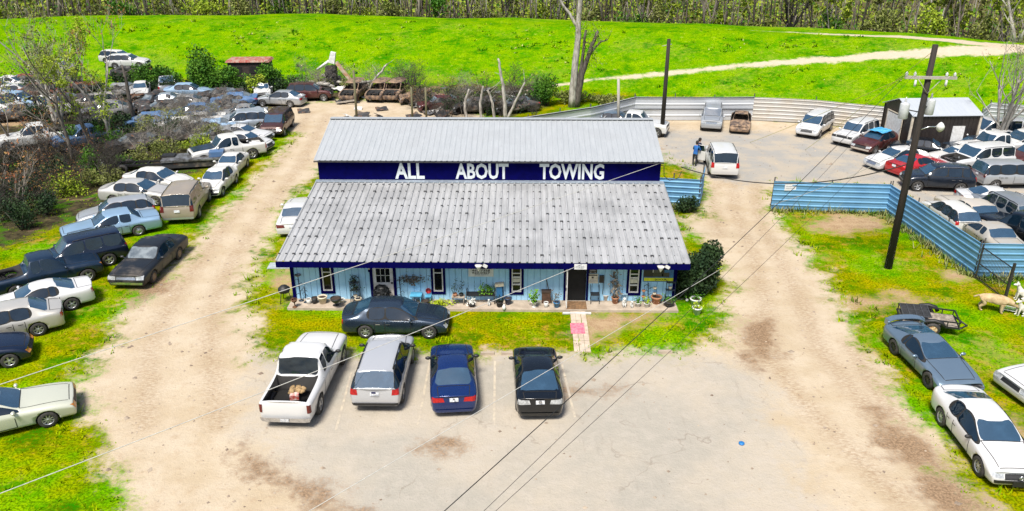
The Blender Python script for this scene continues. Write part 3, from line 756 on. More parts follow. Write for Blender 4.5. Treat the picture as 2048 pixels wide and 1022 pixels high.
    if 'nohood' in var:
        m = MB(); rg = random.Random(5)
        x0, x1 = P['xc']+.15, xf-.15
        for i in range(16): m.box((rg.uniform(x0+.15, x1-.1), rg.uniform(-.55, .55)*hw, .72+rg.uniform(0, .16)), (rg.uniform(.1, .4), rg.uniform(.1, .4), rg.uniform(.1, .25)), rg.uniform(0, 3))
        m.box(((x0+x1)/2, 0, .63), (x1-x0, W*.7, .12))
        for i in range(5): m.tube([(rg.uniform(x0, x1), rg.uniform(-.5, .5), .9) for _ in range(4)], .025, 5)
        parts.append(('engine', m, ['engine'], 0))
    if tp == 'firebird':
        m = MB(); z = 1.13; y = hw*.86
        for i in range(12):
            a, b = -1+2*i/12, -1+2*(i+1)/12
            fn = lambda t: (xr+.12+.10*t*t, t*y, z+.06*(1-abs(t)**4)-.06*abs(t)**6)
            p, q = fn(a), fn(b)
            V = [(p[0]-.06, p[1], p[2]+.02), (p[0]+.22, p[1], p[2]-.015), (q[0]+.22, q[1], q[2]-.015), (q[0]-.06, q[1], q[2]+.02)]
            V += [(v[0], v[1], v[2]-.035) for v in V]
            m.add(V, [(0, 3, 2, 1), (4, 5, 6, 7), (0, 1, 5, 4), (2, 3, 7, 6), (1, 2, 6, 5), (3, 0, 4, 7)], 0, False)
        for sd in (1, -1): m.box((xr+.26, sd*y*.97, z-.12), (.24, .06, .26))
        parts.append(('spoiler', m, ['paint'], 0))
    out = []
    for nm, m, slots, _ in parts:
        me2 = m.mesh(nm, [BLACK]*len(slots)) if not isinstance(m, bpy.types.Mesh) else m
        out.append((nm, me2, slots))
    CARCACHE[key] = (out, fx, rx, hw, r)
    return CARCACHE[key]

def car(tp, name, label, cat, loc, rz, col, var='', group=None, wheels='five', rimm=None, mats={}, z=0., roll=(0, 0), simple=False, nowheels=False, keep=None):
    parts, fx, rx, hw, r = car_parts(tp, var)
    root = empty(name, (loc[0], loc[1], z), rz, label, cat, group)
    root.rotation_euler = (roll[0], roll[1], rz)
    mm = dict(paint=col, black=UNDER, glass=GLASS, sideglass=GLASSD, head=HEADL, tail=TAIL, handle=BLACK, grille=BLACK, fbump=BLACK, rbump=BLACK, plate=PLATE, mirror=col, engine=ENGINE)
    mm.update(mats)
    for nm, me, slots in parts:
        if simple and nm in ('door_handle', 'front_bumper', 'licence_plate', 'roof_rail'): continue
        if simple and nm == 'mirror': continue
        if mm.get(slots[0], 1) is None: continue
        o = obj(nm, me, root)
        for i, s in enumerate(slots):
            o.material_slots[i].link = 'OBJECT'; o.material_slots[i].material = mm[s]
    if not nowheels:
        ty, _ = wheel_mesh(r, wheels); rm = rim_mesh(r, wheels, rimm or ALLOY)
        for x in (fx, rx):
            for sd in (1, -1):
                w = obj('wheel', ty, root, (x, sd*(hw-.13), r)); 
                if sd < 0: w.rotation_euler = (0, 0, math.pi)
                obj('rim', rm, w)
    return root
def axle_place(tp, rp, fp, side=None):
    """wheel-contact pixels (rear, front) of the side seen ('L','R') or axle centres -> centre and heading"""
    P = TYPES[tp]; a, b = G(*rp), G(*fp)
    h = math.atan2(b[1]-a[1], b[0]-a[0]); m = (a+b)/2
    if side:
        nrm = np.array([math.sin(h), -math.cos(h), 0.])*(1 if side == 'R' else -1)
        m = m-nrm*(P['W']/2-.10)
    off = -(P['L']/2-P['fo']-P['wb']/2)
    return m+np.array([math.cos(h), math.sin(h), 0])*off, h
def mid_place(tp, rp, fp, z=0):
    a, b = G(*rp, z), G(*fp, z); h = math.atan2(b[1]-a[1], b[0]-a[0])
    return (a+b)/2, h
# ---------------------------------------------------------------- main building
X0, X1 = -11.3, 7.62; BX = (X0+X1)/2
NAVY = mat('navy_paint', (.001, .001, .058), .9, var=.25, scale=3, spec=.05)
def siding():
    t = NT('blue_siding'); c = t.coord('Object')
    n = t.noise(c, .9, 4, .6); k = t.noise(c, 7, 4, .6, (1, 1, .15))
    col = t.mix(t.ramp(n, .35, .65), (.29, .55, .77), (.37, .62, .82)); col = t.mix(t.ramp(k, .55, .8, 0, .4), col, (.16, .32, .47))
    return t.set(col, .75, 0., .2)
SIDING = siding()
def roofmat(name, a, b, st):
    t = NT(name); c = t.coord('Object')
    k = t.noise(c, 1.7, 5, .65, (4.5, .35, 1)); n = t.noise(c, .35, 4, .6); f = t.noise(c, 9, 4, .7, (1.5, .5, 1))
    col = t.mix(t.ramp(k, .35, .7), a, b); col = t.mix(t.ramp(n, .46, .62, 0, .55), col, st); col = t.mix(t.ramp(f, .55, .78, 0, .55), col, tuple(v*.62 for v in st))
    t.set(col, t.ramp(n, .3, .7, .42, .62), .15, .4); return t.m
ROOF1 = roofmat('porch_roof_metal', (.33, .335, .338), (.42, .425, .43), (.22, .225, .23))
ROOF2 = roofmat('upper_roof_metal', (.345, .365, .38), (.385, .405, .42), (.315, .33, .345))
SCREWM = mat('roof_washer', (.045, .045, .047), .8, var=.5)
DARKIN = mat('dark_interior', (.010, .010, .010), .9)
WINGL = glassmat('window_glass', (.006, .007, .009), .1, 1.45)
bld = empty('metal_building', (BX, 37, 0), 0, 'long blue office building with grey ribbed porch roof and navy band reading ALL ABOUT TOWING', 'building')
def L_(x, y, z): return (x-BX, y-37, z)
FY, FT = 33.62, .10     # front wall plane
def wallpiece(name, boxes, m):
    mb = MB()
    for (x0, x1, y0, y1, z0, z1) in boxes: mb.box(L_((x0+x1)/2, (y0+y1)/2, (z0+z1)/2), (x1-x0, y1-y0, z1-z0))
    return mb.build(name, m, bld)
WX0, WX1 = -10.95, 7.22
# front wall with vertical grooved boards
op = []   # openings on front wall x0,x1,z0,z1
def pxX(px, py=575): return GY(px, py, FY)[0]
wins = [(641, 668), (864, 889), (1021, 1045), (1256, 1280)]
winx = [(pxX(a, 560), pxX(b, 560)) for a, b in wins]
winx = [((a+b)/2-.23, (a+b)/2+.23) for a, b in winx]
WZ0 = .56
doors = [(pxX(746, 575), pxX(789, 575)), (pxX(1131, 580), pxX(1172, 580))]
ops = [(a, b, WZ0, 2.42) for a, b in winx]+[(a, b, .0, 2.30) for a, b in doors]
ops.sort()
mb = MB(); x = WX0
def boards(x0, x1, z0, z1):
    k = max(1, int(round((x1-x0)/.30))); s_ = (x1-x0)/k
    for i in range(k):
        a = x0+i*s_; mb.box(L_(a+s_/2, FY+.03, (z0+z1)/2), (s_-.018, .06, z1-z0))
    mb.box(L_((x0+x1)/2, FY+.075, (z0+z1)/2), (x1-x0, .03, z1-z0))
for (a, b, z0, z1) in ops:
    boards(x, a, .0, 2.62); boards(a, b, z1, 2.62)
    if z0 > .1: boards(a, b, 0, z0)
    x = b
boards(x, WX1, 0, 2.62)
mb.box(L_(WX0+.05, 41.5, 1.2), (.10, 15.6, 2.4)); mb.box(L_(WX1-.05, 41.5, 1.2), (.10, 15.6, 2.4)); mb.box(L_((WX0+WX1)/2, 49.2, 2.3), (WX1-WX0, .1, 4.6))
mb.build('wall', SIDING, bld)
wallpiece('corner_trim', [(WX0-.03, WX0+.13, FY-.05, FY-.003, 0, 2.6)], NAVY); wallpiece('corner_trim', [(WX1-.13, WX1+.03, FY-.05, FY-.003, 0, 2.6)], NAVY)
for k, (a, b) in enumerate(winx):
    z0, z1 = WZ0, 2.42
    tr = wallpiece('window', [(a-.11, a-.002, FY-.045, FY+.05, z0-.14, z1+.1), (b+.002, b+.11, FY-.045, FY+.05, z0-.14, z1+.1), (a-.002, b+.002, FY-.044, FY+.05, z0-.14, z0-.002)], NAVY)
    f = MB()
    for (u0, u1, w0, w1) in ((a+.0, a+.055, z0, z1), (b-.055, b, z0, z1), (a+.055, b-.055, z0, z0+.055), (a+.055, b-.055, z0+.95, z0+1.0)):
        f.box(L_((u0+u1)/2, FY-.01, (w0+w1)/2), (u1-u0, .05, w1-w0))
    if k >= 2:   # air conditioner sash with shelf bars
        for zz in (z0+.78, z0+.40): f.box(L_((a+b)/2, FY-.012, zz), (b-a-.11, .05, .07))
    f.build('window_frame', WHITEP, tr)
    m = MB(); m.quad(L_(a, FY+.035, z0), L_(b, FY+.035, z0), L_(b, FY+.035, z1), L_(a, FY+.035, z1)); m.build('pane', WINGL, tr)
    if k >= 2:
        m = MB(); m.box(L_((a+b)/2, FY+.01, z0+.60), (b-a-.12, .04, .2)); m.build('blind', mat('cream_panel', (.6, .58, .48), .7), tr)
# white half-glazed door
a, b = doors[0]
dr = wallpiece('door', [(a+.03, b-.03, FY-.005, FY+.05, .02, 1.0), (a+.03, a+.19, FY-.005, FY+.05, 1.0, 2.26), (b-.19, b-.03, FY-.005, FY+.05, 1.0, 2.26), (a+.19, b-.19, FY-.005, FY+.05, 2.1, 2.26)], WHITEP)
m = MB()
for i in range(1, 3): m.box(L_(a+.19+(b-a-.38)*i/3, FY+.01, 1.55), (.025, .02, 1.1))
for i in range(1, 3): m.box(L_((a+b)/2, FY+.011, 1.0+1.1*i/3), (b-a-.38, .022, .025))
m.build('glazing_bars', WHITEP, dr)
m = MB(); m.quad(L_(a+.19, FY+.03, 1.), L_(b-.19, FY+.03, 1.), L_(b-.19, FY+.03, 2.1), L_(a+.19, FY+.03, 2.1)); m.build('pane', WINGL, dr)
m = MB(); m.ball(L_(b-.10, FY-.05, 1.0), .05); m.build('handle', BLACK, dr)
wallpiece('door_trim', [(a-.11, a+.028, FY-.04, FY-.002, 0, 2.34), (b-.028, b+.11, FY-.04, FY-.002, 0, 2.34)], NAVY)
# open dark doorway with a white storm door swung out
a, b = doors[1]
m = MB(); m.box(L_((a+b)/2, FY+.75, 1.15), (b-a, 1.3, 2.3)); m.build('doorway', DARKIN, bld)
wallpiece('door_trim', [(a-.10, a+.0, FY-.04, FY-.002, 0, 2.34), (b-.0, b+.10, FY-.04, FY-.002, 0, 2.34)], NAVY)
m = MB(); hx = a+.02
for (y, z, dy, dz) in ((FY-.08, 1.15, .05, 2.2), (FY-.85, 1.15, .05, 2.2), (FY-.465, 2.22, .72, .05), (FY-.465, 1.05, .72, .05), (FY-.465, .1, .72, .1)): m.box(L_(hx, y, z), (.035, dy, dz))
sd_ = m.build('storm_door', WHITEP, bld)
m = MB(); m.box(L_(hx-.03, FY-.80, 1.1), (.06, .04, .14)); m.build('handle', BLACK, sd_)
# porch roof: ribbed sheet
def ribbed(name, x0, x1, A_, B_, pitch, m, parent, rh=.06, thick=.02):
    """ribs run from the lower edge A_(y,z) to the upper edge B_(y,z)"""
    k = int(round((x1-x0)/pitch)); p = (x1-x0)/k; V = []; Fs = []
    prof = []
    for i in range(k):
        u = x0+i*p; prof += [(u, rh), (u+.05, rh), (u+.085, 0), (u+p-.035, 0)]
    prof.append((x1, rh))
    d = Vector((0, B_[0]-A_[0], B_[1]-A_[1])).normalized(); nrm = Vector((0, -d.z, d.y))
    for off in (0, -thick):
        for e in (A_, B_):
            for (u, h) in prof:
                q = nrm*(h+off); V.append(L_(u, e[0]+q.y, e[1]+q.z))
    n_ = len(prof)
    for i in range(n_-1):
        Fs.append((i, i+1, n_+i+1, n_+i)); Fs.append((2*n_+i+1, 2*n_+i, 3*n_+i, 3*n_+i+1)); Fs.append((i+1, i, 2*n_+i, 2*n_+i+1))
    o = MB().add(V, Fs).build(name, m, parent); return o, [u for u, h in prof[0::4]], d, nrm
pr, ribs, d, nrm = ribbed('porch_roof', X0, X1, (32.68, 2.50), (40.75, 3.62), .335, ROOF1, bld)
sc_ = MB(); rg = random.Random(3)
for row in range(10):
    t_ = .07+row*.098
    for u in ribs[:-1]:
        if rg.random() < .10: continue
        y = 32.68+(40.75-32.68)*(t_+rg.uniform(-.002, .002)); z = 2.50+1.12*t_
        s_ = rg.choice([.45, .7, .9, 1.1, 1.6])*rg.uniform(.8, 1.2); q = nrm*.066
        sc_.box(L_(u+.03+rg.uniform(-.015, .015), y+q.y, z+q.z), (.085*s_, .06*s_, .03), rx=math.atan2(d.z, d.y))
sc_.build('roof_fasteners', SCREWM, pr)
wallpiece('porch_fascia', [(X0+.0, X1-.0, 32.66, 32.70, 2.19, 2.475)], NAVY)
wallpiece('porch_gable', [(X0+.02, X0+.05, 32.71, 33.5, 2.2, 2.45)], NAVY); wallpiece('porch_gable', [(X1-.05, X1-.02, 32.71, 33.5, 2.2, 2.45)], NAVY)
for sx in (WX0+.06, WX1-.06):
    m = MB()
    V = [L_(sx-.04, 33.72, 2.401), L_(sx+.04, 33.72, 2.401), L_(sx+.04, 40.9, 2.401), L_(sx-.04, 40.9, 2.401), L_(sx-.04, 33.72, 2.56), L_(sx+.04, 33.72, 2.56), L_(sx+.04, 40.9, 3.55), L_(sx-.04, 40.9, 3.55)]
    m.add(V, [(0, 1, 5, 4), (1, 2, 6, 5), (2, 3, 7, 6), (3, 0, 4, 7), (4, 5, 6, 7)]); m.build('side_infill', SIDING, bld)
# porch slab belongs to the ground works
# navy clerestory band
UY = 40.95
wallpiece('sign_wall', [(-11.15, 7.42, UY, UY+.12, 3.0, 4.92)], NAVY)
wallpiece('flashing', [(X0, X1, UY-.30, UY-.005, 3.64, 3.70)], mat('flashing_metal', (.45, .52, .60), .4, .5))
for sx in (-11.16, 7.40):
    m = MB(); V = [L_(sx, UY+.13, 3.4), L_(sx, 49.3, 3.4), L_(sx, 49.3, 4.55), L_(sx, 45.2, 5.9), L_(sx, UY+.13, 4.85)]; V += [(v[0]+.05, v[1], v[2]) for v in V]
    m.add(V, [(0, 1, 2, 3, 4), (9, 8, 7, 6, 5), (0, 5, 6, 1), (1, 6, 7, 2), (2, 7, 8, 3), (3, 8, 9, 4), (4, 9, 5, 0)]); m.build('gable_wall', NAVY, bld)
UX0, UX1 = -11.28, 7.52
r2, _, _, _ = ribbed('upper_roof', UX0, UX1, (40.68, 4.86), (45.25, 6.02), .30, ROOF2, bld, .02)
r3 = MB(); V = [L_(UX0, 45.25, 6.02), L_(UX1, 45.25, 6.02), L_(UX1, 49.8, 4.62), L_(UX0, 49.8, 4.62)]; V += [(v[0], v[1], v[2]-.03) for v in V]
r3.add(V, [(0, 1, 2, 3), (7, 6, 5, 4), (0, 4, 5, 1), (1, 5, 6, 2), (2, 6, 7, 3), (3, 7, 4, 0)]).build('upper_roof', ROOF2, bld)
wallpiece('ridge_cap', [(UX0, UX1, 45.05, 45.45, 6.05, 6.075)], ROOF2)
wallpiece('gutter', [(UX0, UX1, 40.62, 40.66, 4.77, 4.83)], SCREWM)
# lettering --------------------------------------------------------------------
def text(name, s_, x0, x1, y, z0, z1, m, parent, bold=.02, yd=0., depth=.012, loc=True):
    cu = bpy.data.curves.new(name, 'FONT'); cu.body = s_; cu.extrude = depth; cu.offset = bold; cu.resolution_u = 2
    o = bpy.data.objects.new(name, cu); COL.objects.link(o)
    me = evalmesh(o); bpy.data.objects.remove(o)
    co = np.empty(len(me.vertices)*3, np.float32); me.vertices.foreach_get('co', co); co = co.reshape(-1, 3)
    mn, mx = co.min(0), co.max(0); k = (co-mn)/(mx-mn+1e-9)
    out = np.stack([x0+k[:, 0]*(x1-x0), y-depth+k[:, 2]*depth*0+ (1-k[:, 2])*depth, z0+k[:, 1]*(z1-z0)], 1)
    me.vertices.foreach_set('co', out.ravel().astype(np.float32)); me.materials.clear(); me.materials.append(m); me.update()
    return obj(name, me, parent)
LET = mat('letter_white', (.62, .66, .68), .6, var=.12)
for s_, a, b in (('ALL', 790, 849), ('ABOUT', 911, 1017), ('TOWING', 1079, 1208)):
    text('lettering', s_, GY(a, 345, UY)[0]-BX, GY(b, 345, UY)[0]-BX, UY-37-.004, 3.76, 4.66, LET, bld, .028)
# porch slab, walkway, mat
o = MB().box(((WX0+WX1)/2-.02, 33.13, .06), (WX1-WX0+.12, .98, .12)).build('porch_slab', CONC); o['kind'] = 'structure'
m = MB(); rg = random.Random(4)
PAV = mat('pale_paving', (.52, .43, .34), .85, col2=(.40, .32, .24), scale=3)
xa, xb = G(1148, 700)[0], G(1182, 700)[0]
for i in range(4):
    ys_ = 29.0+i*.93
    for j in range(3):
        ww = (xb-xa)/3; m.box((xa+ww*(j+.5)+rg.uniform(-.01, .01), ys_+.45, .012), (ww-.02, .90, .06), rg.uniform(-.012, .012))
o = m.build('path', PAV); o['kind'] = 'structure'
def flatthing(name, label, cat, c, d, m, rz=0, parent=None):
    return tag(MB().box((0, 0, d[2]/2), d).build(name, m, parent, c, rz), label, cat)
flatthing('door_mat', 'faded pink mat lying on the paved path to the open doorway', 'mat', ((xa+xb)/2-.1, 31.0, .046), (.62, .95, .014), mat('pink_mat', (.70, .10, .16), .9, col2=(.78, .22, .27), scale=7))
flatthing('wooden_ramp', 'brown boarded mat on the porch slab at the open doorway', 'ramp', ((doors[1][0]+doors[1][1])/2, 33.1, .122), (.98, .80, .02), mat('brown_mat', (.23, .13, .06), .9, col2=(.12, .07, .035), scale=8))
flatthing('door_step', 'white board step in front of the brown mat at the doorway', 'step', ((doors[1][0]+doors[1][1])/2+.0, 32.44, .02), (1.32, .10, .07), WHITEP)
# signs under and on the eave ----------------------------------------------------
def sign(name, label, x0, x1, z0, z1, y, base, lines, rz=0):
    r_ = empty(name, ((x0+x1)/2, y, z0), 0, label, 'sign')
    w_ = x1-x0; h_ = z1-z0
    MB().box((0, .012, h_/2), (w_, .024, h_)).build('panel', base, r_)
    for ln in lines:
        kind, u0, u1, v0, v1, s_, m_ = ln
        if kind == 't': text('lettering', s_, (u0-.5)*w_, (u1-.5)*w_, -.002, v0*h_, v1*h_, m_, r_, .02, depth=.006)
        else: MB().box(((u0+u1)/2*w_-.5*w_, -.004 if kind == 'r' else -.008, (v0+v1)/2*h_), ((u1-u0)*w_, .006, (v1-v0)*h_)).build('stripe' if kind == 'r' else 'picture', m_, r_)
    return r_
BLK = mat('sign_black', (.012, .012, .014), .5); SGW = mat('sign_white', (.66, .67, .68), .5, var=.15); SGB = mat('sign_blue', (.03, .20, .42), .4, col2=(.01, .05, .22), scale=1.5)
YEL = mat('sign_yellow', (.62, .66, .02), .5); NB2 = mat('sign_navy', (.008, .012, .09), .5)
def zy(y): return GY(1000, y, FY-.03)[2]
def fr(rows, z0, z1):   # photo rows -> height fractions of the panel
    return [(zy(b)-z0)/(z1-z0) for b in rows]
GR_ = mat('sign_grey', (.34, .36, .39), .6)
a, b = pxX(937, 550), pxX(987, 550); z0, z1 = zy(553.5), 2.02; r = fr([550.8, 548.2, 547.9, 544.0, 543.2, 539.4, 538.6, 536.3, 535.4], z0, z1)
sign('phone_sign', 'white sign with two phone numbers on the blue wall above the bench', a, b, z0, z1, FY-.03, SGW, [('r', .02, .98, r[8], .985, '', BLK), ('t', .04, .96, r[6], r[7], 'TOWING & RECOVERY', BLK), ('t', .14, .86, r[4], r[5], '462-7368', BLK), ('t', .14, .86, r[2], r[3], '920-0467', BLK), ('t', .25, .8, r[0], r[1], '24 HR SERVICE', GR_), ('t', .1, .9, r[8]+.06, .93, 'ALL ABOUT', GR_)])
a, b = pxX(1287, 545), pxX(1352, 545); z0, z1 = zy(561.5), 2.05; r = fr([560, 553.6, 551.5, 543, 535], z0, z1)
sign('truck_banner', 'blue banner with a dark truck picture and yellow stripe on the right end wall', a, b, z0, z1, FY-.03, SGB, [('r', .0, .64, r[1]+.06, .97, '', BLK), ('r', .025, .975, r[0], r[1], '', YEL), ('t', .36, .72, r[0]+.03, r[1]-.04, '24 HOUR', BLK), ('p', .30, .80, r[2], r[3], '', mat('sign_truck', (.03, .03, .033), .35)), ('p', .32, .54, r[3], r[4], '', mat('sign_truck2', (.06, .06, .066), .35)), ('p', .57, .61, r[2]+.02, r[3]-.04, '', SGW), ('p', .28, .30, r[3], .8, '', SGW)])
a, b = pxX(1177, 548), pxX(1194, 548); z0, z1 = zy(546), zy(537)
sign('hours_sign', 'small black OPEN hours sign beside the dark doorway', a, b, z0, z1, FY-.03, BLK, [('t', .15, .85, .55, .85, 'OPEN', GR_), ('t', .15, .85, .15, .4, '8 - 5', GR_)])
sign('notice_sign', 'white notice with black heading below the small black hours sign', a-.03, b+.06, zy(565.5), zy(547), FY-.03, mat('notice_cream', (.60, .58, .48), .6), [('r', .08, .92, .82, .93, '', BLK), ('p', .38, .56, .56, .72, '', BLK), ('r', .2, .8, .34, .37, '', GR_), ('r', .15, .85, .25, .28, '', GR_), ('r', .3, .7, .16, .19, '', GR_)])
sign('number_plaque', 'white street number plaque fixed to the navy eave over the doorway', GY(1149, 525, 32.6)[0], GY(1174, 525, 32.6)[0], 2.20, 2.46, 32.63, SGW, [('t', .2, .8, .25, .75, '1520', GR_)])
sign('small_notice', 'small white notice high on the left end of the blue wall', pxX(582, 535), pxX(597, 535), zy(536), zy(526), FY-.06, SGW, [('r', .1, .9, .6, .75, '', GR_), ('p', .7, .85, .25, .5, '', BLK)])
r_ = empty('mailbox', (pxX(1203, 560), FY-.06, zy(563)-.02), 0, 'black box with a hanging hose beside the white notice', 'mailbox'); MB().box((0, 0, .2), (.22, .10, .36)).build('box', BLACK, r_); MB().tube([(.08, 0, .02), (.09, 0, -.25), (.07, .0, -.6)], .015).build('hose', BLACK, r_)
# floodlights and bowl lamps on the fascia
def floodlight(x, lab, y=32.55):
    r_ = empty('floodlight', (x, y, 2.36), 0, lab, 'light', 'white twin floodlights on the eave')
    MB().lathe([(.03, -.22), (.05, -.16), (.11, -.05), (.17, .05), (.16, .06)], n=12, capt=True).build('lamp_bowl', WHITEP, r_)
    MB().box((.30, 0, .02), (.20, .08, .13), 0, 0, 0, .5).build('lamp_head', WHITEP, r_); MB().bar((.1, .06, .07), (.3, .06, .07), .02).build('arm', BLACK, r_)
floodlight(GY(957, 527, 32.6)[0], 'white floodlights on the eave above the phone number sign'); floodlight(GY(1322, 527, 32.6)[0], 'white floodlights on the eave above the truck banner')
r_ = empty('wall_lantern', (pxX(739, 545), FY-.05, zy(541)), 0, 'small navy lantern with a white bulb left of the white door', 'lantern'); MB().box((0, 0, -.05), (.10, .08, .10)).build('base', NAVY, r_); MB().ball((0, 0, .06), .05).build('bulb', WHITEP, r_)
r_ = empty('electric_mast', (7.55, 41.6, 3.9), 0, 'grey conduit loop with service wires on the upper right corner of the building', 'conduit'); MB().tube([(0, 0, .5), (.15, -.05, .45), (.2, -.05, -.1), (.5, -.1, -.35), (1.0, -.1, -.2), (1.15, 0, .15)], .022).build('cable_loop', BLACK, r_); MB().box((-.08, -.05, .3), (.1, .12, .3)).build('box', STEELJ, r_)
# ---------------------------------------------------------------- fences
def fencemat(name, a, b, rust=.3):
    t = NT(name); c = t.coord('Object'); k = t.noise(c, 1.1, 4, .65, (1, 1, .3)); n = t.noise(c, .5, 3); f = t.noise(c, 14, 4, .7, (.3, .3, 1))
    col = t.mix(t.ramp(n, .35, .65), a, b); col = t.mix(t.ramp(k, .62, .8, 0, rust), col, (.28, .20, .13)); col = t.mix(t.ramp(f, .5, .75, 0, .3), col, tuple(v*.6 for v in a))
    return t.set(col, .5, .2)
FBLUE = fencemat('blue_sheet', (.105, .265, .45), (.15, .34, .53), .25); FWHITE = fencemat('white_sheet', (.46, .49, .53), (.52, .545, .57), .2); FTAN = fencemat('tan_sheet', (.45, .41, .35), (.48, .475, .46), .35)
FGREY = fencemat('grey_sheet', (.33, .35, .37), (.46, .48, .50), .3)
POSTM = mat('dark_post', (.03, .028, .026), .7)
def fence(pts, h, m, label, rib=.30, posts=1, group=None, rail=False, ph=.25, back=.06, gap=.06):
    a0 = pts[0]; root = empty('metal_fence', (a0[0], a0[1], 0), 0, label, 'fence', group)
    for (p, q) in zip(pts[:-1], pts[1:]):
        p, q = Vector((p[0], p[1], 0))-Vector((a0[0], a0[1], 0)), Vector((q[0], q[1], 0))-Vector((a0[0], a0[1], 0))
        d = (q-p).normalized(); nr_ = Vector((d.y, -d.x, 0)); L = (q-p).length
        prof = []; z = gap
        while z < h-.02:
            prof += [(0, z), (0, z+rib*.62), (.035, z+rib*.72), (.035, z+rib*.9)]; z += rib
        prof = [(o_, min(zz, h)) for o_, zz in prof]+[(0, h+.002)]
        k = max(1, int(L/2.4)); V = []; Fs = []
        for i in range(k+1):
            jz = rnd.uniform(-.02, .02)
            for (o_, zz) in prof:
                b = p+d*(L*i/k)+nr_*o_; V.append((b.x, b.y, zz+jz))
        n_ = len(prof)
        for i in range(k):
            for j in range(n_-1): Fs.append((i*n_+j, (i+1)*n_+j, (i+1)*n_+j+1, i*n_+j+1))
        o = MB().add(V, Fs).build('sheet', m, root); md = o.modifiers.new('solid', 'SOLIDIFY'); md.thickness = .012
        if posts:
            np_ = max(1, int(round(L/posts)))
            for i in range(np_+1):
                b = p+d*(L*i/np_)-nr_*back
                MB().bar((b.x, b.y, 0), (b.x+rnd.uniform(-.03, .03), b.y, h+ph*rnd.uniform(.6, 1.3)), .04, 6).build('post', POSTM, root)
        if rail:
            for zz in (h*.5, h*.98):
                MB().bar((p.x+nr_.x*.05, p.y+nr_.y*.05, zz), (q.x+nr_.x*.05, q.y+nr_.y*.05, zz), .035, 5).build('rail', POSTM, root)
    return root
def xy(px, py): return tuple(G(px, py)[:2])
fA = [xy(1541, 419), xy(1771, 427), xy(1948, 555), (25.7, 36.72), (34., 36.3)]
FH = GY(1552, 362, fA[0][1])[2]
fence(fA, FH, FBLUE, 'bent blue corrugated fence between the right yard and the grass', .33, 3.2)
fB = [(7.7, G(1330, 412)[1]+.2), xy(1398, 416)]
fence(fB+[(fB[1][0]+.75, fB[1][1]+2.6)], FH, FBLUE, 'short blue corrugated fence joined to the building corner', .33, 2.)
fC = [xy(990, 296), xy(1180, 264), xy(1268, 241)]
fence(fC, 2.1, FWHITE, 'white sheet fence behind the grey roof by the tall split tree', .5, 3., rail=True)
fence([fC[-1], xy(1503, 241)], 2.1, FWHITE, 'long white sheet fence with dark rails at the back of the yard', .5, 3., rail=True)
fD = [xy(1503, 241), xy(1625, 248), xy(1760, 262)]
fence(fD, 2.1, FTAN, 'tan corrugated fence at the foot of the green slope beside the brown shed', .33, 4.)
fence([xy(1955, 268), (40, 67.5), (52, 63)], 2.1, FGREY, 'grey corrugated fence to the right of the brown shed', .33, 4.)
sg_ = sign('fence_notice', 'small white notice on the blue corrugated fence by the right drive', -.35, .35, 1.35, 1.8, 0, SGW, [('r', .1, .9, .55, .62, '', mat('sign_grey', (.4, .42, .45), .6)), ('r', .1, .9, .3, .36, '', mat('sign_grey', (.4, .42, .45), .6))])
q = GY(1580, 379, fA[0][1]-.1); sg_.location = (q[0], fA[0][1]-.13, 1.3)
# iron gate panel leaning by the fence
ga, gb = Vector((*xy(1950, 557), 0)), Vector((*xy(2008, 602), 0))
gr = empty('iron_gate', ga, math.atan2(gb.y-ga.y, gb.x-ga.x), 'black iron picket gate standing open from the corner of the blue fence', 'gate'); gl_ = (gb-ga).length
m = MB()
for i in range(int(gl_/.105)): m.bar((i*.105, 0, .06), (i*.105, 0, 1.75), .011, 4)
m.build('pickets', POSTM, gr)
for zz in (.12, .85, 1.72): MB().box((gl_/2, 0, zz), (gl_, .03, .045)).build('rail', POSTM, gr)
MB().box((gl_+.03, 0, 1.0), (.10, .10, 2.0)).build('post', POSTM, gr); MB().box((0, 0, .95), (.05, .05, 1.9)).build('post', POSTM, gr)
# ---------------------------------------------------------------- brown shed
eA, eB, eC = G(1757, 206, 2.9), G(1827, 232, 2.9), G(1966, 234, 2.9)
ax = Vector((eC[0]-eB[0], eC[1]-eB[1], 0)); Ls = ax.length; ax.normalize(); bx_ = Vector((-ax.y, ax.x, 0)); Ds = max(4.6, (Vector(eA[:2])-Vector(eB[:2])).length*.97)
shed = empty('brown_shed', (eB[0], eB[1], 0), math.atan2(ax.y, ax.x)+R(6.5), 'dark brown metal shed with light roof and white doors at the back of the yard', 'shed')
def brown():
    t = NT('brown_sheet'); c = t.coord('Object'); wv = t.new('ShaderNodeTexWave'); wv.inputs['Scale'].default_value = 5; t.lk(c, wv.inputs['Vector'])
    return t.set(t.mix(t.ramp(t.noise(c, 2, 3), .3, .7), (.014, .010, .009), (.024, .017, .014)), .5)
BRN = brown(); he, hr = 2.9, 3.72; Ds = 4.5; Ls = 5.3
m = MB(); k = int(Ls/.28)
for i in range(k): m.box((Ls*(i+.5)/k, .03, he/2), (Ls/k*.55, .06, he))
m.box((Ls/2, .05, he/2), (Ls, .06, he)); m.box((Ls/2, Ds-.05, he/2), (Ls, .06, he))
for x in (.05, Ls-.05): m.add([(x, .081, 0), (x, Ds-.081, 0), (x, Ds-.081, he), (x, Ds/2, hr-.05), (x, .081, he), (x+.04, .081, 0), (x+.04, Ds-.081, 0), (x+.04, Ds-.081, he), (x+.04, Ds/2, hr-.05), (x+.04, .081, he)], [(0, 1, 2, 3, 4)[::-1], (5, 6, 7, 8, 9), (0, 5, 6, 1), (1, 6, 7, 2), (2, 7, 8, 3), (3, 8, 9, 4), (4, 9, 5, 0)])
m.build('wall', BRN, shed)
SHR = roofmat('shed_roof', (.40, .43, .47), (.44, .47, .50), (.36, .385, .42))
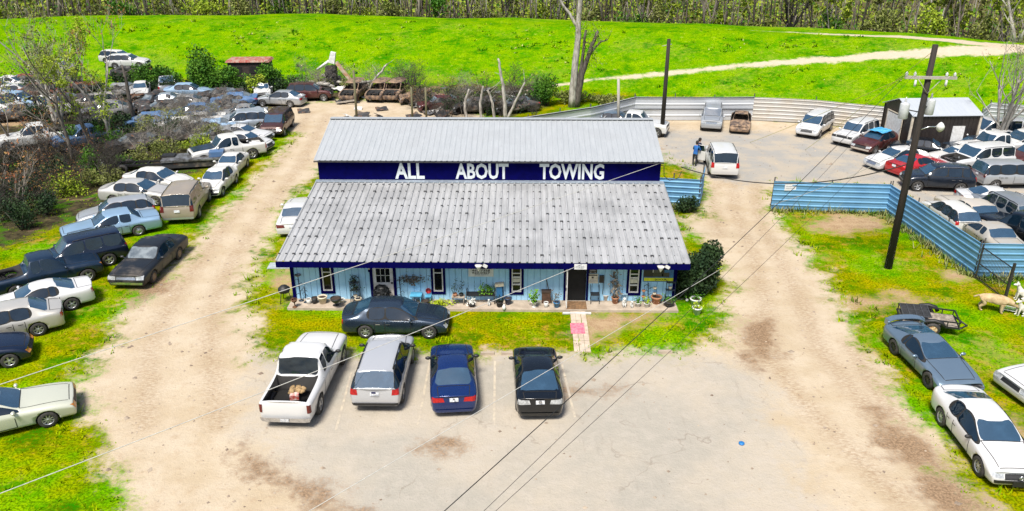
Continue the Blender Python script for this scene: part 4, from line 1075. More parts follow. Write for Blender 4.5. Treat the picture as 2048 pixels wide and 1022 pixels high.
for s_ in (0, 1):
    y0, y1 = (-.15, Ds/2) if s_ == 0 else (Ds+.15, Ds/2)
    V = [(-.12, y0, he-.02), (Ls+.12, y0, he-.02), (Ls+.12, y1, hr), (-.12, y1, hr)]; V += [(v[0], v[1], v[2]+.04) for v in V]
    MB().add(V, [(3, 2, 1, 0), (4, 5, 6, 7), (0, 1, 5, 4), (1, 2, 6, 5), (2, 3, 7, 6), (3, 0, 4, 7)]).build('roof', SHR, shed)
TANT = mat('tan_trim', (.55, .48, .38), .6)
MB().box((-.02, -.02, he/2), (.16, .10, he-.06)).build('corner_trim', TANT, shed); MB().box((Ls+.02, -.02, he/2), (.16, .10, he-.06)).build('corner_trim', TANT, shed)
MB().box((-.02, Ds*.56, 1.25), (.05, Ds*.50, 2.4)).build('roller_door', WHITEP, shed)
m = MB()
for y in (Ds*.30, Ds*.82): m.box((-.03, y, 1.27), (.06, .08, 2.5))
m.box((-.03, Ds*.56, 2.56), (.06, Ds*.55, .08)); m.build('door_frame', TANT, shed)
MB().box((Ls-1.55, -.02, 1.05), (.95, .05, 2.05)).build('door', WHITEP, shed); MB().ball((Ls-.75, -.03, 1.4), .07).build('wall_lamp', WHITEP, shed)
# ---------------------------------------------------------------- utility poles and wires
def polemat(name, a, b):
    t = NT(name); c = t.coord('Object'); return t.set(t.mix(t.ramp(t.noise(c, 6, 5, .7, (1, 1, .08)), .35, .7), a, b), .85)
POLEM = polemat('creosote_pole', (.010, .009, .008), (.032, .022, .017)); POLEG = polemat('grey_pole', (.30, .28, .25), (.40, .37, .33))
def pole_at(px, py, topx, topy):
    b = G(px, py); z = np.arange(3, 14, .05); P_ = [PJ((b[0], b[1], q)) for q in z]; k = int(np.argmin([abs(p[1]-topy) for p in P_]))
    h = z[k]; t = GY(topx, topy, b[1]); return b, np.array([t[0], b[1], h])
pb_, pt = pole_at(1776, 536, 1871, 90); pd = pt-pb_
pole = empty('utility_pole', pb_, 0, 'tall dark leaning utility pole with crossarm and transformers on the right grass', 'utility pole')
MB().tube([(0, 0, -.1), pd*.5, pd], [.20, .165, .13], 10).build('pole_shaft', POLEM, pole)
def onpole(z): return pd*(z/pd[2])
za = 9.95; c = onpole(za)
arm = MB().box((c[0]+.02, c[1]-.17, c[2]), (2.35, .10, .13), R(-4)).build('crossarm', POLEG, pole)
WAXY = mat('porcelain', (.55, .56, .57), .3)
for x in (-1.1, -.72, .72, 1.08):
    MB().lathe([(.05, 0), (.075, .04), (.05, .07), (.075, .11), (.045, .15), (.02, .2)], (c[0]+x, c[1]-.17-x*.07, c[2]+.066), 10, capt=True).build('insulator', WAXY, arm)
m = MB(); m.bar((c[0], c[1]-.18, c[2]-.75), (c[0]-.55, c[1]-.17, c[2]-.07), .02, 5); m.bar((c[0], c[1]-.18, c[2]-.75), (c[0]+.55, c[1]-.17, c[2]-.07), .02, 5); m.build('brace', POLEG, pole)
for x in (-.72, .72): MB().lathe([(.05, 0), (.06, .1), (.05, .3)], (c[0]+x, c[1]-.30, c[2]-.38), 8, capt=True).build('fuse_cutout', WAXY, pole)
TRM = mat('transformer_grey', (.50, .52, .54), .5, var=.15)
for dx, zz in ((-.72, 8.25), (.48, 8.45)):
    q = onpole(zz); tr = MB().lathe([(.20, 0), (.22, .02), (.22, .70), (.20, .74), (.05, .80)], (q[0]+dx, q[1]+.25, q[2]-.35), 16, capt=True).build('transformer', TRM, pole)
    MB().lathe([(.04, 0), (.06, .05), (.04, .1), (.05, .15), (.02, .25)], (q[0]+dx, q[1]+.25, q[2]+.44), 8, capt=True).build('bushing', WAXY, tr)
    MB().bar((q[0], q[1], q[2]), (q[0]+dx, q[1]+.25, q[2]+.1), .03, 5).build('bracket', POSTM, tr)
q = onpole(7.35); l_ = MB().tube([q, q+np.array([.45, -.1, .22]), q+np.array([.95, -.15, .25])], .03).build('lamp_arm', CHROME, pole); e_ = q+np.array([1.0, -.15, .25])
MB().lathe([(.02, .22), (.10, .16), (.19, .02), (.19, -.04), (.16, -.16), (.05, -.26)], e_, 14, capt=True).build('lamp_head', WHITEP, l_)
b2, t2 = pole_at(1323, 274, 1338, 78); d2 = t2-b2
pl2 = empty('utility_pole', b2, 0, 'slim black utility pole beside the grey roof corner in front of the white fence', 'utility pole')
MB().tube([(0, 0, -.1), d2], [.19, .14], 10).build('pole_shaft', POLEM, pl2); m = MB(); m.bar(d2+np.array([-.5, 0, -.55]), d2+np.array([.25, 0, -.4]), .03, 5); m.build('crossarm', POLEG, pl2)
def postobj(name, px, py, tx, ty, r_, m, lab, cat, grp=None):
    b, t = pole_at(px, py, tx, ty); MBo = MB().tube([(0, 0, -.1), t-b], [r_, r_*.85], 8); tag(MBo.build(name, m, None, b), lab, cat, grp)
postobj('grey_post', 1237, 262, 1237, 158, .13, POLEG, 'pale grey post rising behind the ridge of the main roof', 'post')
GRP = mat('mossy_post', (.14, .13, .07), .85)
postobj('wooden_post', 714, 246, 707, 140, .11, GRP, 'tall mossy post behind the left end of the main roof', 'post')
postobj('wooden_post', 825, 242, 823, 186, .10, GRP, 'short mossy post, left of the pair behind the main roof', 'post'); postobj('wooden_post', 853, 242, 851, 180, .10, GRP, 'short mossy post, right of the pair behind the main roof', 'post')
CABW = mat('pale_cable', (.56, .55, .51), .6); CABB = mat('black_cable', (.012, .012, .012), .6); CABY = mat('guy_sleeve', (.52, .50, .10), .5)
def wire(name, a, b, sag, r_, m, lab, n_=26):
    a, b = np.array(a, float), np.array(b, float); P_ = []
    for i in range(n_+1):
        t = i/n_; p = a*(1-t)+b*t; p[2] -= 4*sag*t*(1-t); P_.append(p-a)
    tag(MB().tube(P_, r_, 5).build(name, m, None, a), lab, 'cable')
def RP(x, y, dist):   # a point out along a sight line, for wire ends outside the frame
    d = ray(x, y); d = d/np.linalg.norm(d); return np.array([0, 0, CAMH])+d*dist
pA = pb_+onpole(za)
eave = GY(1163, 529, 32.5); corner = np.array([7.45, 40.9, 4.75])
wire('service_cable', RP(-130, 812, 27), corner, .05, .013, CABW, 'pale service cable from the lower left over the porch roof to the upper roof corner')
wire('service_cable', RP(-160, 1048, 24), eave, .1, .013, CABW, 'pale cable from the lower left to the number plaque on the eave')
wire('service_cable', RP(520, 1080, 20), RP(1447, 535, 37), .0, .010, CABW, 'pale cable crossing the porch lawn toward the bushy corner of the building')
for (x, y, ex, lab, mm_, rr) in ((860, 1048, -1.1, 'thick black power line dropping from the pole crossarm to the lower centre', CABB, .011), (945, 1044, -.72, 'thin dark power line, upper of the pair beside the thick black line', CABB, .0055), (965, 1046, 1.08, 'thin dark power line, lower of the pair beside the thick black line', CABB, .0055)):
    wire('power_line', RP(x, y, 15.5), pA+np.array([ex, -.17, .26]), .35, rr, mm_, lab)
wire('power_line', b2+d2*.98, pA+np.array([.0, 0, -2.2]), .6, .03, CABB, 'black cable from the slim pole across the yard to the leaning pole') if False else None
wire('power_line', corner+np.array([1.1, .2, -.3]), pA+onpole(5.7)-onpole(za), 1.0, .03, CABB, 'black twisted cable from the building corner across the yard to the leaning pole')
g1 = GT(1690, 200); g2 = G(1355, 440)
wire('guy_wire', pA+np.array([-.9, 0, .1]), GT(1500, 285), .1, .014, CABY, 'yellow sleeved guy wire from the crossarm down to the yard')
wire('guy_wire', pA+onpole(11.2)-onpole(za), GT(1610, 300), .1, .014, CABY, 'yellow sleeved guy wire from the pole top down to the yard')
wire('guy_wire', pA+onpole(6.6)-onpole(za), fA[0]+(0.3,), .25, .014, CABW, 'pale guy wire from the leaning pole to the end of the blue fence')
# ---------------------------------------------------------------- vegetation
def leafmat(name, a, b, c=None, sc=1.2):
    t = NT(name); P_ = t.coord('World'); n1 = t.noise(P_, sc, 3); n2 = t.noise(P_, sc*6, 3)
    col = t.mix(t.ramp(n1, .35, .65), a, b); col = t.mix(t.ramp(n2, .5, .72, 0, .7), col, c or tuple(v*.45 for v in a))
    t.set(col, .7, 0, .25); return t.m
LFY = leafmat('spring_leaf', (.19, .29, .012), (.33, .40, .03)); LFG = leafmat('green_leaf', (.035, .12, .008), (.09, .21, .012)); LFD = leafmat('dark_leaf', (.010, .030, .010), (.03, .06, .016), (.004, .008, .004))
LFO = leafmat('olive_leaf', (.13, .16, .03), (.23, .245, .075)); LFR = leafmat('reddish_bud', (.28, .09, .04), (.30, .20, .06))
BARKG = mat('pale_bark', (.42, .40, .36), .9, col2=(.20, .18, .155), scale=5, sc=(1, 1, .3)); BARKD = mat('dark_bark', (.11, .095, .08), .9, col2=(.045, .038, .032), scale=6, sc=(1, 1, .3)); BARKM = mat('brown_bark', (.27, .235, .19), .9, col2=(.11, .092, .078), scale=6, sc=(1, 1, .3))
def leaves_np(C_, size, rg, flat=.6):
    n_ = len(C_); a = rg.normal(size=(n_, 3)); a /= np.linalg.norm(a, axis=1, keepdims=True); b = rg.normal(size=(n_, 3)); b -= a*(a*b).sum(1, keepdims=True); b /= np.linalg.norm(b, axis=1, keepdims=True)
    s_ = size*rg.uniform(.5, 1.4, (n_, 1)); a = a*s_; b = b*s_*flat
    V = np.stack([C_-a, C_-b*.9+a*.1, C_+a, C_+b*.9+a*.1], 1).reshape(-1, 3); return V, np.arange(n_*4).reshape(-1, 4)
def tree_parts(h, r, seed, levels=4, up=.5, spread=.6, fork=1, nlf=600, lsize=.09, first=.35, rmin=.012, lmat=None, crook=.12):
    rg = random.Random(seed); big = MB(); tips = []
    def grow(p, d, L, r_, lv):
        k = 4 if lv == 0 else 3; P_ = [p]; rs = [r_]; d = Vector(d)
        for i in range(k):
            d = (d+Vector((rg.gauss(0, crook), rg.gauss(0, crook), rg.gauss(0, crook*.5)+up*.12))).normalized()
            p = p+d*(L/k); P_.append(p); rs.append(max(rmin*.6, r_*(1-.45*(i+1)/k)))
        big.tube(P_, rs, 7 if lv == 0 else (5 if lv < 2 else 3), cap=lv == 0)
        if lv >= levels: tips.extend(P_[1:]); return
        nb = rg.randint(2, 3)+(2 if lv == 0 else 0)
        for j in range(nb):
            t = first+(1-first)*(j+rg.random())/nb if lv == 0 else rg.uniform(.3, 1.)
            i = min(k-1, int(t*k)); q = P_[i].lerp(P_[i+1], t*k-i); a = rg.uniform(0, 6.28)
            perp = Vector((math.cos(a), math.sin(a), rg.uniform(-.1, .5)))
            nd = (d*(1-spread)+perp*spread+Vector((0, 0, up*.35))).normalized()
            grow(q, nd, L*rg.uniform(.45, .7), rs[i]*rg.uniform(.42, .62), lv+1)
    for f in range(fork):
        a = rg.uniform(0, 6.28); tl = 0 if fork == 1 else .28
        grow(Vector((math.cos(a)*.15*(fork > 1), math.sin(a)*.15*(fork > 1), -.1)), (math.cos(a)*tl, math.sin(a)*tl, 1), h*.62*rg.uniform(.85, 1.1), r*(1 if fork == 1 else rg.uniform(.6, 1)), 0)
    g = np.random.default_rng(seed); T_ = np.array([tuple(t) for t in tips]); k = g.integers(0, len(T_), nlf); C_ = T_[k]+g.normal(0, .16, (nlf, 3))
    V, Fq = leaves_np(C_, lsize, g)
    return big, V, Fq
def tree(name, loc, label, h, r, seed, bark, lmat, group=None, rz=0, **k):
    big, V, Fq = tree_parts(h, r, seed, **k); root = empty(name, loc, rz, label, 'tree', group)
    big.build('trunk', bark, root); obj('crown', mesh_np('crown', V, Fq, [lmat]), root); return root
def bush(name, loc, label, rad, n_, lmat, lsize=.10, group=None, seed=1, cat='bush', bark=None, lumps=9):
    g = np.random.default_rng(seed); root = empty(name, loc, 0, label, cat, group)
    L_c = np.clip(g.normal(0, .40, (lumps, 3)), -.75, .75)*np.array(rad); L_c[:, 2] = np.abs(L_c[:, 2])+rad[2]*.35; lr = g.uniform(.35, .6, lumps)
    n_ = int(n_*2.0); k = g.integers(0, lumps, n_); u = g.normal(size=(n_, 3)); u /= np.linalg.norm(u, axis=1, keepdims=True)
    C_ = L_c[k]+u*np.array(rad)*lr[k][:, None]*g.uniform(.35, 1.05, (n_, 1)); C_ = C_[C_[:, 2] > .02]
    V, Fq = leaves_np(C_, lsize, g); obj('crown', mesh_np('crown', V, Fq, [lmat]), root)
    m = MB()
    for i in range(lumps): m.tube([(0, 0, -.1), tuple(L_c[i]*.5), tuple(L_c[i])], [.05, .03, .012], 4)
    m.build('trunk', bark or BARKD, root); return root
def zat(x, y): return float(terrain(x, y))
def at(px, py): p = GT(px, py); return (p[0], p[1], zat(p[0], p[1])-.03)
# woods behind the levee
WF = []
for i in range(8):
    WF.append(tree_parts(random.Random(i).uniform(15, 20), (.07, .15, .09, .11, .19, .08, .12, .10)[i], 100+i, levels=2, up=.9, spread=.5, nlf=1500, lsize=.19, first=.08, rmin=.03, crook=.06))
wmesh = [(b.mesh('trunk', [[BARKG, BARKD, BARKM, BARKD, BARKM][i % 5]]), mesh_np('crown', V, Fq, [LFY if i % 3 else LFO])) for i, (b, V, Fq) in enumerate(WF)]
rg = random.Random(21); nw = 0
for i in range(190):
    x = -95+190*(i+rg.random())/190; y = float(crest(x))+rg.choice([9, 11, 13, 16, 19, 23])+rg.uniform(-1.5, 1.5)
    t_, c_ = wmesh[rg.randrange(8)]
    root = empty('woodland_tree', (x, y, zat(x, y)-.1), 0, 'slender spring tree in the woods behind the green levee', 'tree', 'trees of the woods behind the levee')
    s_ = rg.uniform(.75, 1.2); root.rotation_euler = (rg.gauss(0, .05), rg.gauss(0, .10), rg.uniform(0, 6.28)); root.scale = (s_, s_, s_); obj('trunk', t_, root); obj('crown', c_, root)
m = MB(); rg = random.Random(8)
for i in range(620):
    x = rg.uniform(-130, 120); y = float(crest(x))+rg.uniform(22, 60); r_ = rg.uniform(.05, .15); z = zat(x, y); l_ = rg.uniform(-.9, .9)
    m.tube([(x, y, z-.2), (x+l_*.4, y, z+4), (x+l_, y, z+11)], [r_, r_*.85, r_*.5], 4)
b0 = len(m.f); o = m.build('forest', [BARKG, BARKD, BARKM, LFO]); o.data.polygons.foreach_set('material_index', np.random.default_rng(4).choice([0, 1, 1, 2, 2], len(o.data.polygons)//5+1).repeat(5)[:len(o.data.polygons)].astype(np.int32)) if False else None
tag(o, 'mass of bare trunks deep in the woods behind the levee', 'forest', kind='stuff')
o.data.polygons.foreach_set('material_index', (np.arange(len(o.data.polygons))//10 % 3).astype(np.int32))
g = np.random.default_rng(5); n_ = 105000
x = g.uniform(-130, 115, n_); off = g.uniform(8, 60, n_); y = crest(x)+off; cl = np.sin(x*.55+np.sin(y*.4)*2)+np.sin(x*.23+1.3)*1.2+np.sin(x*1.7+y)*.6
z = terrain(x, y)+g.gamma(2.0, 1.1, n_)*(1+np.clip(off-22, 0, 40)/22)*(.55+.3*np.clip(cl, -1, 1.6)); kk = g.random(n_) < np.clip(.55+.25*cl, .2, 1)
V, Fq = leaves_np(np.stack([x, y, z], 1)[kk], .17, g)
g2 = np.random.default_rng(6); n2_ = 30000; x = g2.uniform(-150, 135, n2_); y = crest(x)+g2.uniform(30, 75, n2_); z = terrain(x, y)+g2.uniform(0, 10, n2_)*(.6+.4*np.sin(x*.3+y)); V2, F2 = leaves_np(np.stack([x, y, z], 1), .36, g2); Fq = np.concatenate([Fq, F2+len(V)]); V = np.concatenate([V, V2])
tag(obj('undergrowth', mesh_np('undergrowth', V, Fq, [LFY, LFO, LFG], (g.choice([0, 0, 0, 1, 1, 2, 2], len(Fq))))), 'yellow green understorey filling the edge of the woods', 'undergrowth', kind='stuff')
m = MB()
for i in range(1500):
    x_ = rg.uniform(-120, 110); y_ = float(crest(x_))+rg.uniform(7, 30); z_ = zat(x_, y_); a = rg.uniform(0, 6.28); q = rg.uniform(.5, 3); m.bar((x_, y_, z_), (x_+math.cos(a)*q*.4, y_+math.sin(a)*q*.4, z_+q), .03, 3)
tag(m.build('brushwood', [BARKM]), 'tangle of bare saplings along the edge of the woods', 'brushwood', kind='stuff')

# weeds along the fences
pl_ = [(fA[i], fA[i+1]) for i in range(3)]; Vw = []; g = np.random.default_rng(61)
for (p, q) in pl_+[(fB[0], fB[1])]:
    p, q = np.array(p[:2]), np.array(q[:2]); L0 = np.linalg.norm(q-p); d = (q-p)/L0; nn_ = np.array([d[1], -d[0]]); k = int(L0*26)
    t_ = g.uniform(0, L0, k); o_ = g.gamma(1.5, .16, k)+.02; c_ = p+d*t_[:, None]+nn_*o_[:, None]; h = g.gamma(2.2, .10, k)+.05; a = g.uniform(0, 6.28, k)
    for j in range(4):
        a2 = a+j*1.6; b0 = np.stack([c_[:, 0]+.05*np.cos(a2), c_[:, 1]+.05*np.sin(a2), 0*h], 1); w_ = np.stack([-np.sin(a2), np.cos(a2), 0*a2], 1)*.03; tip = b0+np.stack([np.cos(a2)*h*.7, np.sin(a2)*h*.7, h], 1)
        Vw.append(np.stack([b0-w_, b0+w_, tip], 1).reshape(-1, 3))
Vw = np.concatenate(Vw); tag(obj('weeds', mesh_np('weeds', Vw, np.arange(len(Vw)).reshape(-1, 3), [leafmat('weed_leaf', (.07, .15, .01), (.30, .28, .12), (.05, .06, .02), 1.5)])), 'dry and green weeds growing along the foot of the blue fences', 'weeds', kind='stuff')

rg = random.Random(91)
for i in range(22):
    x = -70+125*(i+rg.random())/22; y = float(crest(x))+rg.uniform(8.5, 13); bush('woodland_shrub', (x, y, zat(x, y)-.1), 'fresh green shrub at the edge of the woods behind the levee', (rg.uniform(1.2, 2.6), 1.2, rg.uniform(1.4, 3.0)), 520, [LFY, LFO, LFG, LFO][i % 4], .17, 'shrubs at the edge of the woods', 700+i, 'shrub', BARKM, 7)
# ---------------------------------------------------------------- vehicles in place
WHT = paint('white_car', (.58, .58, .575), .05, .3, .05); WHT2 = paint('white_dirty', (.54, .535, .51), .0, .4, .3, (.36, .36, .26)); SIL = paint('silver_car', (.40, .42, .44), .45, .32, .1); SILB = paint('silver_blue', (.40, .45, .50), .45, .32, .15)
NVY = paint('navy_car', (.006, .014, .038), .35, .25, .06); NVY2 = paint('navy_truck', (.006, .020, .045), .3, .3, .12); BLU = paint('bright_navy', (.005, .024, .12), .35, .22, .0); GRYB = paint('slate_car', (.03, .048, .075), .5, .2, .0); BLK_ = paint('black_car', (.005, .007, .010), .25, .18, .0)
DBLK = paint('dusty_black', (.008, .010, .013), .1, .4, .42, (.20, .165, .13), .3, .9); LBLU = paint('light_blue_car', (.27, .41, .56), .4, .32, .1); BEI = paint('beige_suv', (.33, .28, .22), .35, .4, .3); SLATE = paint('steel_blue_car', (.15, .215, .285), .5, .28, .08)
MAR = paint('maroon_car', (.075, .018, .016), .2, .35, .25); BURG = paint('burgundy_van', (.06, .022, .017), .3, .3, .1); RED = paint('red_car', (.42, .012, .018), .1, .3, .08); TANC = paint('tan_car', (.52, .47, .40), .2, .4, .2); IVO = paint('ivory_car', (.50, .51, .42), .15, .35, .15)
GRYC = paint('grey_car', (.22, .24, .26), .4, .4, .3); RUSTC = paint('rusty_car', (.12, .03, .02), .0, .6, .3, rust=.6, coat=.0); JWHT = paint('junk_white', (.48, .48, .465), .0, .6, .35, (.30, .27, .2), .0, rust=.15); JBLU = paint('junk_blue', (.06, .13, .26), .1, .6, .4, (.3, .28, .24), .0); JGRY = paint('junk_grey', (.20, .21, .22), .2, .6, .45, rust=.25, coat=.0); JLB = paint('junk_pale_blue', (.22, .33, .46), .2, .6, .3, coat=.0)
JDK = paint('junk_dark', (.03, .03, .032), .1, .6, .4, rust=.3, coat=.0)
def put(tp, name, label, cat, spec, col, **k):
    """spec: ('R'|'L', rear wheel px, front wheel px) | ('A', rear axle px, front axle px) | ('M', rear px, front px)"""
    if spec[0] in 'RL': p, h = axle_place(tp, spec[1], spec[2], spec[0])
    elif spec[0] == 'A': p, h = axle_place(tp, spec[1], spec[2])
    else: p, h = mid_place(tp, spec[1], spec[2])
    z = k.pop('z', None); z = zat(p[0], p[1]) if z is None else z
    k.setdefault('group', None)
    return car(tp, name, label, cat, p, h, col, z=z, **k)
LOT = 'cars parked in front of the office'; ROW = 'cars parked in the row left of the dirt road'; YARD = 'cars kept in the right yard'; JUNK = 'junk cars in the far left yard'
modern = lambda c: dict(fbump=c, rbump=c)
accord = put('sedan', 'parked_sedan', 'dark slate blue four door sedan parked sideways on the lawn by the porch', 'car', ('R', (729, 676), (862, 677)), GRYB, group=LOT, wheels='seven', mats=dict(handle=CHROME, **modern(GRYB)))
f150 = put('truck', 'pickup_truck', 'white pickup with black bed liner parked at the left end of the lot', 'pickup', ('R', (641, 824), (686, 728)), WHT, group=LOT, mats=dict(glass=GLASSD, tail=TAILD, rbump=CHROME, mirror=BLACK))
edge_sp = ('R', (806, 798), (823, 729))
edge = put('crossover', 'parked_crossover', 'silver crossover seen from behind, beside the white pickup', 'car', edge_sp, paint('silver_white', (.48, .49, .51), .35, .3, .03), group=LOT, mats=dict(mirror=BLACK, rbump=BLACK, glass=GLASS))
SW = _M['silver_white']
bmw = put('bimmer', 'parked_sedan', 'bright blue sedan seen from behind, between the silver crossover and the black coupe', 'car', ('A', (908, 806), (905, 733)), BLU, group=LOT, mats=dict(tail=TAIL, mirror=BLACK, **modern(BLU)))
alt = put('altima', 'parked_coupe', 'black coupe seen from behind at the right of the row, clear tail lamps', 'car', ('A', (1077, 816), (1069, 741)), BLK_, group=LOT, mats=dict(tail=HEADL, mirror=BLACK, **modern(BLK_)))
fb = put('firebird', 'sports_coupe', 'steel blue sports coupe with a rear spoiler parked by the right dirt road', 'car', ('R', (1781, 721), (1842, 783)), SLATE, wheels='ten', rimm=DARKALLOY, mats=dict(handle=SLATE, head=BLACK, **modern(SLATE)))
mx = put('maxima', 'parked_sedan', 'white sedan with muddy flank and black grille, nearest the lower right corner', 'car', ('R', (1877, 846), (1944, 936)), WHT, wheels='ten', mats=dict(mirror=BLACK, fbump=BLACK, rbump=WHT))
fb.location.x += .35; fb.location.y += .42; mx.location.y -= .22
# chrome badge ring on the grille and boot badges
def badge(parent, x, z, r_, m_, y=0, ax='X'):
    mb = MB(); mb.lathe([(r_, -.012), (r_, .012), (r_*.72, .014), (r_*.72, -.01)], (x, y, z), 12, axis='X', capb=False); mb.box((x, y, z), (.02, r_*2.3, r_*.4)); mb.build('badge', m_, parent)
badge(mx, TYPES['maxima']['L']/2-.06, .60, .075, CHROME); badge(alt, -TYPES['altima']['L']/2-.0, .93, .06, CHROME); badge(bmw, -TYPES['bimmer']['L']/2+.0, .90, .035, CHROME)
MB().box((-TYPES['crossover']['L']/2-.02, 0, 1.02), (.02, .16, .06)).build('badge', NAVY, edge)
# muddy arcs and V-grille on the big white sedan
MB().box((TYPES['maxima']['L']/2+.005, 0, .42), (.03, .55, .20)).build('licence_plate', BLACK, mx)
# bare-front older white car at the right edge
put('oldsedan', 'old_sedan', 'white older sedan cut by the right edge, behind the white sedan with black grille', 'car', ('M', (2230, 770), (2012, 795)), WHT, mats=dict(grille=BLACK, head=HEADL, **modern(WHT)))
# bed junk in pickup
jb = empty('cardboard_pile', (*(axle_place('truck', (641, 824), (686, 728), 'R')[0][:2]), .76), axle_place('truck', (641, 824), (686, 728), 'R')[1], 'crumpled brown bag and red box lying in the bed of the white pickup', 'rubbish')
m = MB(); rg = random.Random(2)
for i in range(9): m.ball((-1.55+rg.uniform(-.2, .2), -.1+rg.uniform(-.25, .25), .12+rg.uniform(0, .12)), (.14, .12, .1), 7, 5, 0, .3, rg)
m.build('bag', mat('brown_paper', (.40, .27, .13), .9, col2=(.2, .13, .06), scale=9), jb); MB().box((-1.85, -.1, .1), (.25, .32, .2), .2).build('box', mat('red_box', (.35, .03, .02), .6, col2=(.6, .55, .5), scale=5), jb)
# left row -----------------------------------------------------------------------
put('oldsedan', 'old_sedan', 'ivory white older sedan facing the dirt road in the lower left corner', 'car', ('R', (-62, 893), (85, 857)), IVO, group=ROW, wheels='ten', mats=dict(head=AMBER, **modern(IVO)))
put('sedan', 'parked_sedan', 'dark navy sedan nose cut by the left edge below the silver sedan', 'car', ('R', (-122, 764), (8, 738)), NVY, group=ROW, mats=dict(head=AMBER, **modern(NVY)))
put('sedan', 'damaged_sedan', 'silver sedan with broken open boot lid at the left edge', 'car', ('L', (72, 673), (-60, 702)), paint('champagne_car', (.50, .48, .44), .4, .33, .15), group=ROW, wheels='seven', mats=dict(rbump=_M['champagne_car'], fbump=_M['champagne_car']))
put('coupe', 'parked_coupe', 'white coupe with big red tail lamp, facing the left edge', 'car', ('L', (143, 621), (12, 652)), WHT, group=ROW, mats=dict(**modern(WHT)))
put('oldtruck', 'pickup_truck', 'dark blue pickup facing right beside the dusty black sedan', 'pickup', ('R', (32, 598), (184, 562)), NVY2, group=ROW, mats=dict(fbump=CHROME, rbump=CHROME, grille=CHROME, head=AMBER))
put('midsuv', 'parked_suv', 'dark navy SUV with silver side trim, facing away to the left', 'suv', ('L', (214, 533), (112, 557)), NVY, group=ROW, mats=dict(rbump=CHROME, sideglass=GLASSD))
put('vic', 'dusty_sedan', 'dusty black sedan with chrome grille at the edge of the dirt road', 'car', ('L', (356, 521), (312, 562)), DBLK, group=ROW, wheels='hub', rimm=mat('rusty_wheel', (.30, .20, .12), .7), mats=dict(glass=GLASSDUST, grille=CHROME, fbump=CHROME, head=HEADL))
put('vic', 'parked_sedan', 'light blue four door sedan between the navy SUV and the silver wagon', 'car', ('L', (271, 473), (176, 491)), LBLU, group=ROW, wheels='hub', mats=dict(glass=GLASS, tail=TAILD, **modern(LBLU)))
put('wagon', 'parked_hatchback', 'silver wagon with red tail lamp behind the light blue sedan', 'car', ('M', (306, 434), (162, 455)), SIL, group=ROW, mats=dict(**modern(SIL)))
put('bigsuv', 'parked_suv', 'beige muddy SUV seen from behind at the edge of the dirt road', 'suv', ('M', (358, 452), (397, 394)), BEI, group=ROW, mats=dict(glass=GLASSD, tail=TAILD, rbump=SIL, sideglass=GLASSD))
put('sedan', 'parked_sedan', 'grey beige sedan facing right, behind the silver wagon', 'car', ('M', (218, 400), (346, 404)), paint('greybeige', (.46, .45, .43), .3, .35, .2), group=ROW, mats=dict(fbump=NVY, glass=GLASS))
put('sedan', 'wrecked_sedan', 'white sedan with crumpled nose in the row behind the grey beige sedan', 'car', ('M', (258, 372), (388, 384)), WHT2, var='dent', group=ROW, mats=dict(glass=GLASS, rbump=WHT2))
put('compact', 'wrecked_sedan', 'white compact with smashed front at the edge of the dirt road', 'car', ('L', (472, 367), (446, 392)), WHT2, var='dent', group=ROW, mats=dict(grille=BLACK, fbump=BLACK, head=HEADL))
put('smallcoupe', 'parked_coupe', 'small white coupe behind the smashed white compact', 'car', ('L', (495, 334), (473, 356)), WHT2, group=ROW, mats=dict(**modern(WHT2)))
ram = put('truck', 'pickup_truck', 'white pickup with blue hood facing left near the middle of the row', 'pickup', ('L', (505, 318), (412, 332)), WHT2, group=ROW, mats=dict(rbump=BLACK, black=UNDER))
V_ = [(.95, -.72, 1.19), (2.5, -.66, 1.10), (2.5, .66, 1.10), (.95, .72, 1.19)]
V_ += [(v[0], v[1], v[2]+.03) for v in V_]; MB().add(V_, [(3, 2, 1, 0), (4, 5, 6, 7), (0, 1, 5, 4), (1, 2, 6, 5), (2, 3, 7, 6), (3, 0, 4, 7)]).build('hood', NVY2, ram)
put('compact', 'parked_sedan', 'white sedan behind the bed of the white pickup with blue hood', 'car', ('M', (452, 297), (537, 302)), WHT, group=ROW)
put('coupe', 'parked_coupe', 'white coupe with a dark sunroof behind the white pickup with blue hood', 'car', ('M', (432, 279), (548, 286)), WHT, group=ROW)
put('minivan', 'parked_minivan', 'burgundy minivan facing the camera at the top of the left row', 'van', ('L', (586, 254), (569, 272)), BURG, group=ROW, mats=dict(grille=BLACK, head=HEADL, fbump=BLACK))
put('sedan', 'parked_sedan', 'silver sedan facing left in front of the maroon wreck', 'car', ('L', (581, 215), (527, 213)), SIL, group=ROW, wheels='seven', mats=dict(**modern(SIL)))
put('crossover', 'wrecked_suv', 'maroon SUV with missing front behind the silver sedan', 'suv', ('R', (592, 204), (646, 203)), MAR, var='nohood', group=JUNK)
put('smallcoupe', 'wrecked_car', 'crushed white car left of the maroon SUV', 'car', ('M', (533, 184), (524, 199)), JWHT, var='wreck', group=JUNK, nowheels=True)
for i, (dx, lab) in enumerate(((0, 'burnt brown SUV shell with hanging bumper, leftmost of three by the dirt track'), (52, 'burnt brown SUV shell, middle of three by the dirt track'), (84, 'burnt brown SUV shell, rightmost of three by the dirt track'))):
    put('midsuv', 'burnt_suv', lab, 'wreck', ('L', (734+dx, 190), (713+dx, 206)), BURNT, var='burnt nohood noglass', group='burnt out vehicles by the dirt track', rimm=RUST, mats=dict(black=UNDER, engine=ENGINE))
    if i == 0:
        p, h = axle_place('midsuv', (734, 190), (713, 206), 'L'); q = np.array([math.cos(h), math.sin(h)])*2.7
        tag(MB().box((0, 0, 0), (.18, 1.9, .16), .12, rx=.14).build('fallen_bumper', CHROME, None, (p[0]+q[0], p[1]+q[1], .3), h), 'silver bumper hanging off the leftmost burnt SUV shell', 'bumper')
